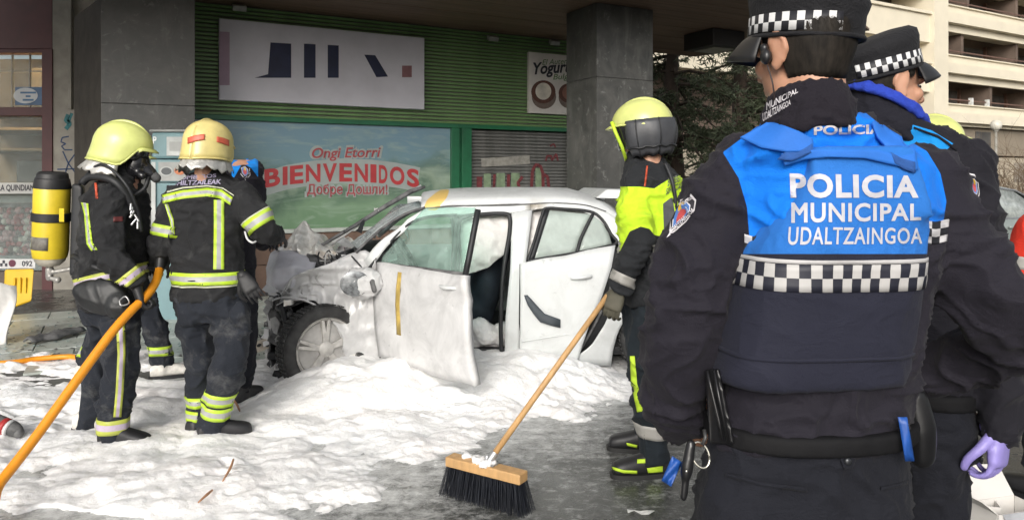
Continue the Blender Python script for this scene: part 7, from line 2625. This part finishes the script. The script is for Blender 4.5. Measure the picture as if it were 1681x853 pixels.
# eye and brow
TB_ = lambda x, y, z: hcB + hMB @ (Vector((x, y, z)) * hsB)
for q in (-1, 1):
    MB().ell(TB_(q * .031, .071, .0), (.0105, .0105, .0105), None, 14, 10).build('eye', mat('eye_white', (.30, .27, .25), .3), b1, smooth=True)
    MB().ell(TB_(q * .033, .0835, .0), (.005, .003, .005), hMB, 10, 6).build('iris', mat('eye_dark', (.03, .02, .015), .2), b1, smooth=True)
    MB().tube([TB_(q * .014, .094, .018), TB_(q * .034, .090, .024), TB_(q * .050, .078, .018)], [.003, .0035, .002], 6).build('eyebrow', HAIR, b1, smooth=True)
for l, q in ((LLb, -1), (LRb, 1)):
    boot(b1, l[3][0], (.6, .8), BOOTM)
NIT = mat('purple_nitrile', (.27, .23, .55), .42, .12, 14, bmp=.5, bscale=45, bdist=.004)
hand(b1, P(1640, 698, 2.04), P(1638, 750, 2.03) - P(1640, 698, 2.04), V(-.60, .75, -.1), NIT, .66, 1.12, 'nitrile_glove', thumb=1, voxel=.0033, spread=1.4)
MB().loft([sring(P(1640, y, 2.04), V(1, 0, 0), V(0, 1, 0), r_, r_ * .9, 20, 2) for y, r_ in ((690, .046), (704, .047), (714, .040), (722, .037))], caps=False).build('glove_cuff', NIT, b1, smooth=True, solid=.002)
hand(b1, P(1430, 624, 2.5), V(.5, .3, -.6), V(0, 1, 0), NIT, .6, 1.0, 'nitrile_glove', thumb=-1)

# ------------------------------------------------------------------ bending officer behind the second firefighter, and the rescuer at the right edge
JKC = cloth('police_jacket_bent_cloth', (.012, .011, .016), .15, .9, [('yoke', (.008, .20, .62))])
c1 = standing('person', (P(388, 400, 4.95).x, 4.95, 0), 'police officer bending towards the car behind the firefighter, blue shoulder showing', 'police officers')
FC = Vector((.25, .97, 0)).normalized(); WC = Vector((FC.y, -FC.x, 0))
TC = rows((374, 272, 5.25, .09, .08), (384, 262, 5.15, .15, .11), (386, 275, 5.05, .20, .13), (380, 320, 5.0, .20, .145), (376, 380, 4.95, .19, .145), (374, 440, 4.92, .19, .14))
ARc = limbs((410, 285, 5.05, .082), (418, 340, 5.02, .075), (424, 385, 5.15, .065), (430, 400, 5.4, .052))
ALc = limbs((352, 285, 5.05, .08), (345, 340, 5.02, .07), (350, 390, 5.2, .06), (360, 400, 5.4, .05))
HPc = rows((374, 430, 4.92, .185, .14), (374, 470, 4.92, .185, .14), (374, 490, 4.92, .16, .12))
LGc = [[(P(374 + q * 22, 480, 4.92), .105), (P(374 + q * 24, 560, 4.94), .085), (V(P(374 + q * 24, 560, 4.94).x, 4.92, .14), .07)] for q in (-1, 1)]
hcC = P(352, 282, 5.42)
make_body(c1, TC, [ARc, ALc], LGc, WC, FC, hcC, frame_of(FC, R(-35)), 1.0, .012)
mb = MB(); torso_rings(mb, TC, WC, FC); mb.limb(ARc); mb.limb(ALc)
jaC, jbC = soft('jacket', mb, JKC, c1, .011, 4, (0.0108, 8, 31), {'yoke': [(380, 230), (400, 240), (424, 262), (424, 292), (412, 276), (398, 268), (380, 300)]})
badge(jbC, jaC, [(392, 272), (402, 268), (410, 276), (411, 288), (403, 296), (395, 286)], sc=.3)
mb = MB(); torso_rings(mb, HPc, WC, FC)
for l in LGc: mb.limb(l)
soft('trousers', mb, POLT, c1, .012, 4, (0.0108, 7, 33))
cap(c1, hcC, FC, R(-30), 0, 1.0)
for l in LGc: boot(c1, l[2][0], FC, BOOTM)
hand(c1, P(430, 400, 5.4), FC, V(0, 0, -1), BLK, .7, 1.0, 'hand', voxel=.006); hand(c1, P(360, 400, 5.4), FC, V(0, 0, -1), BLK, .7, 1.0, 'hand', voxel=.006)

REDJ = cloth('rescue_jacket_cloth', (.62, .035, .018), .12, .75)
rp = simple_person(1742, 3.45, 'rescuer in a red orange jacket with grey reflective bands at the right edge', REDJ, TURN_TR, (-.4, .9), 1.66, None, None, bands=False)
t_, L_, w_, f_, hc_, hM_, jb_, j_ = rp
band('chest_band', jb_, L_(0, 0, 1.22), V(0, 0, 1), .030, TAPEG, j_, .3, 50)
band('sleeve_band', jb_, L_(-.245, .01, 1.20), L_(-.26, .02, 1.12) - L_(-.21, 0, 1.38), .028, TAPEG, j_, .13, 30)
hair_cap(t_, hc_, hM_, .95, lambda az: -.06, 600, 8, .125)
# ================================================================== LOOSE THINGS
# hose gripped by the first firefighter
ORANGE = mat('orange_hose', (.72, .27, .012), .42, .12, 12, bmp=.25, bscale=90, bdist=.003)
hp_ = [V(-4.2, 2.2, .03), V(-3.0, 2.6, .035), P(-70, 880, 3.02), P(0, 792, 3.28), P(60, 715, 3.45), P(120, 632, 3.62), P(180, 550, 3.80), P(215, 510, 3.92), P(240, 486, 4.02), P(256, 462, 4.12), P(262, 440, 4.22)]
hpt, hr = smooth_path(hp_, [.023] * len(hp_), 6)
ho = tag(MB().tube(hpt, .023, 16).build('fire_hose', ORANGE, None, smooth=True), 'thick orange fire hose held up by the firefighter with the air cylinder', 'hose')
mb = MB().tube([hpt[-1], hpt[-1] + V(.004, .01, .06)], .030, 14); mb.tube([hpt[-1] + V(.004, .01, .06), hpt[-1] + V(.004, .02, .14)], [.026, .02], 14)
mb.build('coupling', mat('coupling_black', (.02, .02, .02), .4), ho, smooth=True, angle=40)
# second hose on the ground
g2 = [G(-60, 612), G(20, 607), G(60, 601), G(112, 597), G(130, 600)]
g2 = [p + V(0, 0, .06) for p in g2]
tag(MB().tube(smooth_path(g2, [1] * 5, 5)[0], .021, 12).build('fire_hose', ORANGE, None, smooth=True), 'orange hose lying on the ground at the far left', 'hose')

# broom
WOODL = mat('broom_wood', (.50, .30, .13), .55, .2, 4, stretch=(6, 6, 1.2), bmp=.15, bscale=60)
br = thing('broom', G(800, 835), 'wide street broom with wooden block and black bristles held by the firefighter', 'broom')
h0, h1 = P(806, 752, 3.40), P(998, 484, 3.60)
MB().tube([h0, h0.lerp(h1, .5), h1], [.0145, .0145, .0135], 14).build('handle', WOODL, br, smooth=True)
ca, cb = P(738, 762, 3.52), P(860, 800, 3.30)
ca.z = cb.z = .155
bx_ = (cb - ca).normalized(); by_ = Vector((-bx_.y, bx_.x, 0))
tl = Vector((0, -.25, 1)).normalized()
def bp(s, t, z): return ca.lerp(cb, s) + by_ * t + Vector((0, 0, z))
def block(z0, z1, w): return [bp(0, -w, z0), bp(1, -w, z0), bp(1, w, z0), bp(0, w, z0)], [bp(0, -w, z1), bp(1, -w, z1), bp(1, w, z1), bp(0, w, z1)]
blk = MB().hexa(*block(-.012, .034, .036)).build('block', WOODL, br, bevel=.006)
nv, nf = [], []
rng = np.random.default_rng(4)
for i in range(22):
    for j in range(5):
        root = bp((i + .5) / 22, -.028 + .056 * j / 4, -.012)
        for k in range(14):
            sx, sy = rng.normal(0, .006, 2)
            fl = ((i + .5) / 22 - .5) * .05
            o = root + bx_ * sx * .6 + by_ * sy * .6
            e = root + bx_ * (sx * 1.6 + fl + rng.normal(0, .004)) + by_ * (sy * 1.6 + (j - 2) * .007 + rng.normal(0, .004)); e.z = .006 + rng.random() * .008
            w = (bx_ if k % 2 else by_) * .0011
            b0 = len(nv); nv += [o + w, o - w, e - w, e + w]; nf.append((b0, b0 + 1, b0 + 2, b0 + 3))
mk('bristles', nv, nf, mat('bristle_black', (.010, .012, .018), .45), br)
ZN = mat('zinc', (.40, .41, .42), .4, .2, 14, metal=.6)
mc_ = bp(.52, 0, .036)
mb = MB(); mb.tube([h0.lerp(h1, .035), h0.lerp(h1, -.03)], [.019, .018], 14)
mb.limb([(h0.lerp(h1, -.03), .014), (mc_ + V(0, 0, .03), .012)], 8)
for q in (-1, 1):
    mb.limb([(h0.lerp(h1, -.02), .007), (mc_ + bx_ * .035 * q + by_ * .0 + V(0, 0, .004), .008)], 8)
mb.box(mc_ + V(0, 0, .003), (.10, .05, .006), Matrix((bx_, by_, HORIZ)).transposed())
mb.build('socket', ZN, br, smooth=True, angle=50)
# foam caught on the broom
mb = MB()
for k in range(7): mb.ell(bp(.28 + .05 * k + rng.normal(0, .02), rng.normal(0, .015), .04), (.03, .022, .013 + .008 * rng.random()))
soft('foam_clump', mb, FOAM, br, .006, 2, (.004, 40, 2))

# parking meter
PMB = mat('meter_teal', (.15, .25, .27), .5, .12, 4)
PMG = mat('meter_grey', (.30, .31, .30), .5, .15, 6)
PMW = mat('meter_pale', (.42, .44, .43), .5)
PMK = mat('meter_dark', (.05, .06, .065), .4)
mY = 7.72
pm = thing('parking_meter', (P(278, 525, mY).x, mY, 0), 'teal parking ticket machine in front of the grey pillar', 'parking meter')
def mbx(nm, x0, x1, y0, y1, d0, d1, m, par=pm, bev=.012):
    a, b_ = P(x0, y1, mY), P(x1, y0, mY)
    return MB().box(((a.x + b_.x) / 2, mY + (d0 + d1) / 2, (a.z + b_.z) / 2), (b_.x - a.x, d1 - d0, b_.z - a.z)).build(nm, m, par, bevel=bev)
mbx('pedestal', 252, 306, 300, 529, .0, .30, PMB)
mbx('body', 248, 309, 262, 299, -.02, .32, PMB)
hd = mbx('head', 250, 311, 217, 261, -.03, .33, PMB, pm, .03)
mbx('solar_cap', 248, 313, 213, 217, -.05, .35, PMG)
mbx('screen_surround', 276, 308, 225, 256, -.038, -.031, PMW, hd, .004)
mbx('screen', 281, 304, 233, 248, -.042, -.039, PMG, hd, 0)
bd = mbx('panel', 262, 308, 266, 297, -.026, -.021, PMG, pm, 0)
def mdisc(cx, cy, rx, ry, d, m, nm, par): MB().loft([[P(cx + rx * math.cos(t), cy + ry * math.sin(t), mY + o) for t in [2 * math.pi * i / 22 for i in range(22)]] for o in (d + .004, d)]).build(nm, m, par)
mdisc(273, 281, 11, 8, -.032, PMW, 'button_ring', bd); mdisc(273, 281, 8.5, 6, -.036, PMK, 'button', bd)
mdisc(295, 280, 9, 7, -.032, mat('meter_orange', (.50, .16, .06), .5), 'ticket_mark', bd)
v, f = text_raw('P', .03); mk('lettering', [P(251 + 6 * a, 236 - 12 * b_, mY - .034) for a, b_ in v], f, mat('meter_white', (.6, .62, .62), .5), hd)
mbx('side_label', 250, 257, 266, 420, -.024, -.021, PMW, pm, 0)

# police barrier, tipped against the shop, with its yellow foot and plank
YPL = mat('barrier_yellow', (.66, .42, .02), .45, .12, 6)
WPL = mat('barrier_white', (.55, .55, .55), .5, .1, 8)
bY = 8.25
ba = thing('police_barrier', G(30, 512), 'yellow plastic barrier with white plank numbered 092 by the sweet shop', 'barrier')
pl = MB().hexa([P(-90, 441, bY), P(58, 440, bY), P(58, 440, bY + .03), P(-90, 441, bY + .03)], [P(-90, 424, bY), P(58, 425, bY), P(58, 425, bY + .03), P(-90, 424, bY + .03)]).build('plank', WPL, ba, bevel=.004)
v, f = text_raw('092', .02); mk('lettering', [P(36 + 17 * a, 437 - 9 * b_, bY - .003) for a, b_ in v], f, BLK, pl)
for k in range(3):
    for j in range(2):
        if (k + j) % 2 == 0:
            MB().add([P(x, y, bY - .003) for x, y in ((0 + k * 4, 437 - j * 5), (4 + k * 4, 437 - j * 5), (4 + k * 4, 432 - j * 5), (k * 4, 432 - j * 5))], [(0, 1, 2, 3)]).build('chequer_mark', BLK, pl)
MB().add([P(20 + 6 * math.cos(t), 432 + 6 * math.sin(t), bY - .003) for t in np.linspace(0, 6.28, 18)[:-1]], [tuple(range(17))]).build('crest', mat('crest_maroon', (.10, .02, .04), .6), pl)
for x in (-60, 18):
    mb = MB()
    mb.hexa([P(x - 14, 512, bY - .05), P(x + 34, 494, bY - .05), P(x + 34, 494, bY + .12), P(x - 14, 512, bY + .12)], [P(x - 10, 442, bY - .02), P(x + 38, 441, bY - .02), P(x + 38, 441, bY + .09), P(x - 10, 442, bY + .09)])
    ft = mb.build('foot', YPL, ba, bevel=.02)
    for k in range(3):
        MB().box(P(x + 6 + k * 9, 468, bY - .046), (.022, .02, .17)).build('rib', YPL, ft, bevel=.006)
# white sheet and torn trim nearby
mb = MB()
g = []
for i in range(9):
    row = []
    for j in range(9):
        x = -40 + 62 * i / 8 - 8 * (j / 8) ** 2 * (i / 8); y = 466 + (8 - i) * -1.0 + 100 * j / 8 + 4 * math.sin(i)
        row.append(P(x, min(y, 566), 6.7 - .12 * j / 8) + V(0, .05 * math.sin(i * .9 + j * .6), 0))
    g.append(row)
tag(MB().grid(g).build('white_panel', mat('panel_white', (.58, .57, .55), .5, .1, 6), None, smooth=True, solid=.012), 'bent white plastic panel standing at the left edge', 'debris')
def strip_debris(px0, py0, px1, py1, w, m, lab, seed, name='torn_trim'):
    a, b_ = G(px0, py0), G(px1, py1)
    rr = random.Random(seed)
    d = b_ - a; n_ = Vector((-d.y, d.x, 0)).normalized()
    g = []
    for i in range(12):
        t = i / 11
        c = a.lerp(b_, t) + n_ * rr.uniform(-.02, .02)
        ww = w * (.6 + .6 * math.sin(math.pi * min(1, t * 1.15))) * rr.uniform(.8, 1.15)
        g.append([c + n_ * ww * q + V(0, 0, .05 + .035 * (1 - q * q) + rr.uniform(0, .02)) for q in (-1, -.4, .3, 1)])
    return tag(MB().grid(g).build(name, m, None, smooth=True, solid=.014), lab, 'debris')
strip_debris(44, 572, 134, 552, .09, RUBD, 'long black piece of torn bumper trim on the pale pavement at left', 1)
strip_debris(455, 632, 500, 616, .04, RUB, 'small black torn trim in front of the front wheel', 2)
strip_debris(434, 545, 462, 540, .03, RUBD, 'dark scrap beside the smashed front end', 3)
# bottle-like scrap at the left edge
sc = G(8, 728)
sb = thing('scrap_part', sc, 'black and red scrap lying on the foam at the left edge', 'debris')
MB().limb([(sc + V(-.06, 0, .12), .05), (sc + V(.05, -.01, .09), .042), (sc + V(.09, -.02, .07), .03)], 12).build('shell', RUBD, sb, smooth=True)
MB().tube([sc + V(.0, -.012, .105), sc + V(.025, -.015, .098)], .0475, 14).build('red_band', mat('scrap_red', (.40, .03, .03), .5), sb, smooth=True)
MB().tube([sc + V(.03, -.015, .097), sc + V(.045, -.017, .092)], .0465, 14).build('white_band', WPL, sb, smooth=True)
# twigs and soiled scraps in the foam
for k, (x0, y0, x1, y1) in enumerate([(378, 660, 398, 702), (383, 768, 366, 804), (348, 820, 326, 840)]):
    a, b_ = G(x0, y0), G(x1, y1)
    tag(MB().limb([(a + V(0, 0, .045), .005), (a.lerp(b_, .5) + V(.01, 0, .055), .007), (b_ + V(0, 0, .045), .004)], 7).build('twig', mat('soiled_wood', (.42, .22, .12), .7), None, smooth=True), ['brown stick in the foam right of the second firefighter', 'soiled brown stick low in the foam', 'brown scrap at the bottom of the foam'][k], 'stick')
# paper scrap on the wet street
p = G(1052, 842)
MB_ = MB().grid([[p + V(-.06 + .03 * i, -.012 + .012 * j + .012 * math.sin(i * 1.7), .008 + .006 * math.sin(i * 2 + j)) for j in range(3)] for i in range(5)])
tag(MB_.build('paper_scrap', mat('paper', (.62, .62, .60), .7), None, solid=.002), 'small torn white paper scrap on wet asphalt', 'litter')
# glass crumbs and shards strewn on the pavement
rng = np.random.default_rng(12)
nv, nf = [], []
for k in range(900):
    px, py = rng.uniform(-20, 470), rng.uniform(485, 600)
    p = G(px, py)
    r_ = rng.uniform(.006, .03)
    a = rng.uniform(0, 6.28)
    b0 = len(nv)
    nv += [p + V(r_ * math.cos(a + q), r_ * math.sin(a + q), .034 + rng.uniform(0, .012)) for q in (0, 2.1, 4.2)]
    nf.append((b0, b0 + 1, b0 + 2))
tag(mk('broken_glass', nv[:1800], nf[:600], mat('glass_crumbs', (.30, .40, .38), .15, .4, 30), None), 'scattered crumbs of broken glass on the pavement', 'broken glass', None, 'stuff')
tag(mk('soot_scraps', [v for v in nv[1800:]], [(a - 1800, b_ - 1800, c - 1800) for a, b_, c in nf[600:]], RUBD, None), 'scattered dark scraps of burnt plastic on the pavement', 'debris', None, 'stuff')
# open glove boxes at the bottom right
CARD = mat('white_card', (.62, .60, .57), .65, .06, 6)
def carton(px, py, w, d, h, ang, lab, lid=True):
    b = G(px, py)
    M = Matrix.Rotation(ang, 3, 'Z')
    t = thing('carton', b, lab, 'box', 'opened cartons on the street')
    L = lambda x, y, z: b + M @ V(x, y, z)
    th = .004
    for nm, c, sz in (('side', (0, -d / 2, h / 2), (w, th, h)), ('side', (0, d / 2, h / 2), (w, th, h)), ('side', (-w / 2, 0, h / 2), (th, d - .01, h)), ('side', (w / 2, 0, h / 2), (th, d - .01, h)), ('base', (0, 0, .006), (w - .01, d - .01, .004))):
        MB().box(L(*c), sz, M).build(nm, CARD, t)
    if lid:
        MB().add([L(-w / 2, d / 2, h), L(w / 2, d / 2, h), L(w / 2 + .02, d / 2 + .10, h + .10), L(-w / 2 + .01, d / 2 + .10, h + .12)], [(0, 1, 2, 3)]).build('flap', CARD, t, solid=.003)
        MB().add([L(-w / 2, -d / 2, h), L(-w / 2, d / 2, h), L(-w / 2 - .06, d / 2 - .02, h + .05), L(-w / 2 - .06, -d / 2 + .02, h + .05)], [(0, 1, 2, 3)]).build('flap', CARD, t, solid=.003)
        MB().add([L(-w / 2 + .02, -d / 2 - .003, h), L(w / 2, -d / 2 - .003, h), L(w / 2 - .02, -d / 2 - .03, h - .09), L(-w / 2 + .04, -d / 2 - .03, h - .08)], [(0, 1, 2, 3)]).build('flap', mat('card_grey', (.34, .35, .37), .6), t, solid=.003)
    return t
carton(1652, 862, .24, .14, .09, .25, 'open white carton with raised flaps at the bottom right corner')
carton(1612, 850, .11, .12, .08, -.3, 'smaller white carton beside the larger open one', False)
p = G(1590, 850)
tag(MB().grid([[p + V(-.05 + .025 * i, -.03 + .02 * j, .01 + .02 * abs(math.sin(i * 1.3 + j))) for j in range(5)] for i in range(5)]).build('paper_wrapper', mat('wrapper', (.58, .62, .68), .5), None, smooth=True, solid=.002), 'crumpled pale wrapper left of the cartons', 'litter')

# ------------------------------------------------------------------ silver car parked at the right
SIL = mat('silver_paint', (.30, .34, .32), .3, .06, 3, metal=.35, coat=.5)
DKG = glass('parked_car_glass', (.10, .12, .12), .85, .04, .1)
cy0 = 9.6
pc = thing('parked_car', (P(1700, 420, cy0).x, cy0, 0), 'silver saloon parked at the right edge behind the far officer', 'car')
prof = [(-2.1, .35), (-2.15, .6), (-2.05, .80), (-1.3, .92), (-.75, .98), (-.05, 1.38), (.55, 1.43), (1.1, 1.36), (1.75, 1.02), (2.2, .95), (2.25, .6), (2.2, .35)]
o0 = P(1572, 420, cy0); o0.z = 0
ca_ = R(24)
U = Vector((math.cos(ca_), math.sin(ca_), 0)); Vv = Vector((-math.sin(ca_), math.cos(ca_), 0))
o0 = o0 + U * .4
def SL(x, v, z): return o0 + U * x + Vv * v + V(0, 0, z)
pr = resample([V(x, 0, z) for x, z in prof], 46)
g = []
for p in pr:
    tin = max(0, p.z - .9) * .42
    g.append([SL(p.x, tin + .02, p.z - .02), SL(p.x, tin + .10, p.z), SL(p.x, .85, p.z + .02), SL(p.x, 1.6 - tin, p.z), SL(p.x, 1.70 - tin, p.z - .02)])
MB().grid(g).build('body_shell', SIL, pc, smooth=True, solid=.01)
for v0, nm in ((0, 'flank'), (1.72, 'flank')):
    g = []
    for i in range(30):
        x = -2.1 + 4.3 * i / 29
        g.append([SL(x, v0 + (.03 if z < .4 else 0) * (1 if v0 == 0 else -1), z) for z in (.22, .4, .6, .8, .95)])
    MB().grid(g).build(nm, SIL, pc, smooth=True, solid=.01)
gl_ = [[SL(x, max(0, z - .9) * .42 + .005, z) for x, z in ((x0, .96), (x0 + dx, zt))] for x0, dx, zt in ((-.55, .50, 1.32), (.0, .1, 1.36), (.5, .05, 1.37), (1.0, .02, 1.32), (1.5, -.2, 1.15))]
MB().grid(gl_).build('side_window', DKG, pc, smooth=True, solid=.004)
MB().tube([SL(x, max(0, z - .9) * .42 - .005, z) for x, z in ((-.6, .96), (.4, .955), (1.2, .955), (1.62, .97), (1.45, 1.16), (1.05, 1.335), (.5, 1.385), (.0, 1.37), (-.2, 1.3))], .014, 8).build('window_chrome', mat('chrome', (.6, .6, .6), .2, .05, 5, metal=.9), pc, smooth=True)
MB().limb([(SL(.62, -.03, .84), .018), (SL(.80, -.03, .84), .018)], 8).build('door_handle', SIL, pc, smooth=True)
for x in (-1.3, 1.35):
    for v0, s_ in ((.06, -1), (1.66, 1)):
        c = SL(x, v0, .31)
        rg = lambda r_, o: [c + Vv * (s_ * o) + (U * math.cos(t) + HORIZ * math.sin(t)) * r_ for t in [2 * math.pi * k / 28 for k in range(28)]]
        w = MB().loft([rg(.21, .08), rg(.28, .09), rg(.31, .06), rg(.31, -.06), rg(.2, -.08)]).build('wheel', RUB, pc, smooth=True, angle=40)
        MB().loft([rg(.20, .085), rg(.19, .10), rg(.04, .09)]).build('rim', ALLOY, w, smooth=True, angle=40)
FEET += [(P(190, 700, 4.14).x, 4.14, .22), (P(147, 700, 4.4).x, 4.4, .18), (P(352, 700, 4.24).x, 4.26, .24)]
foam = make_foam()
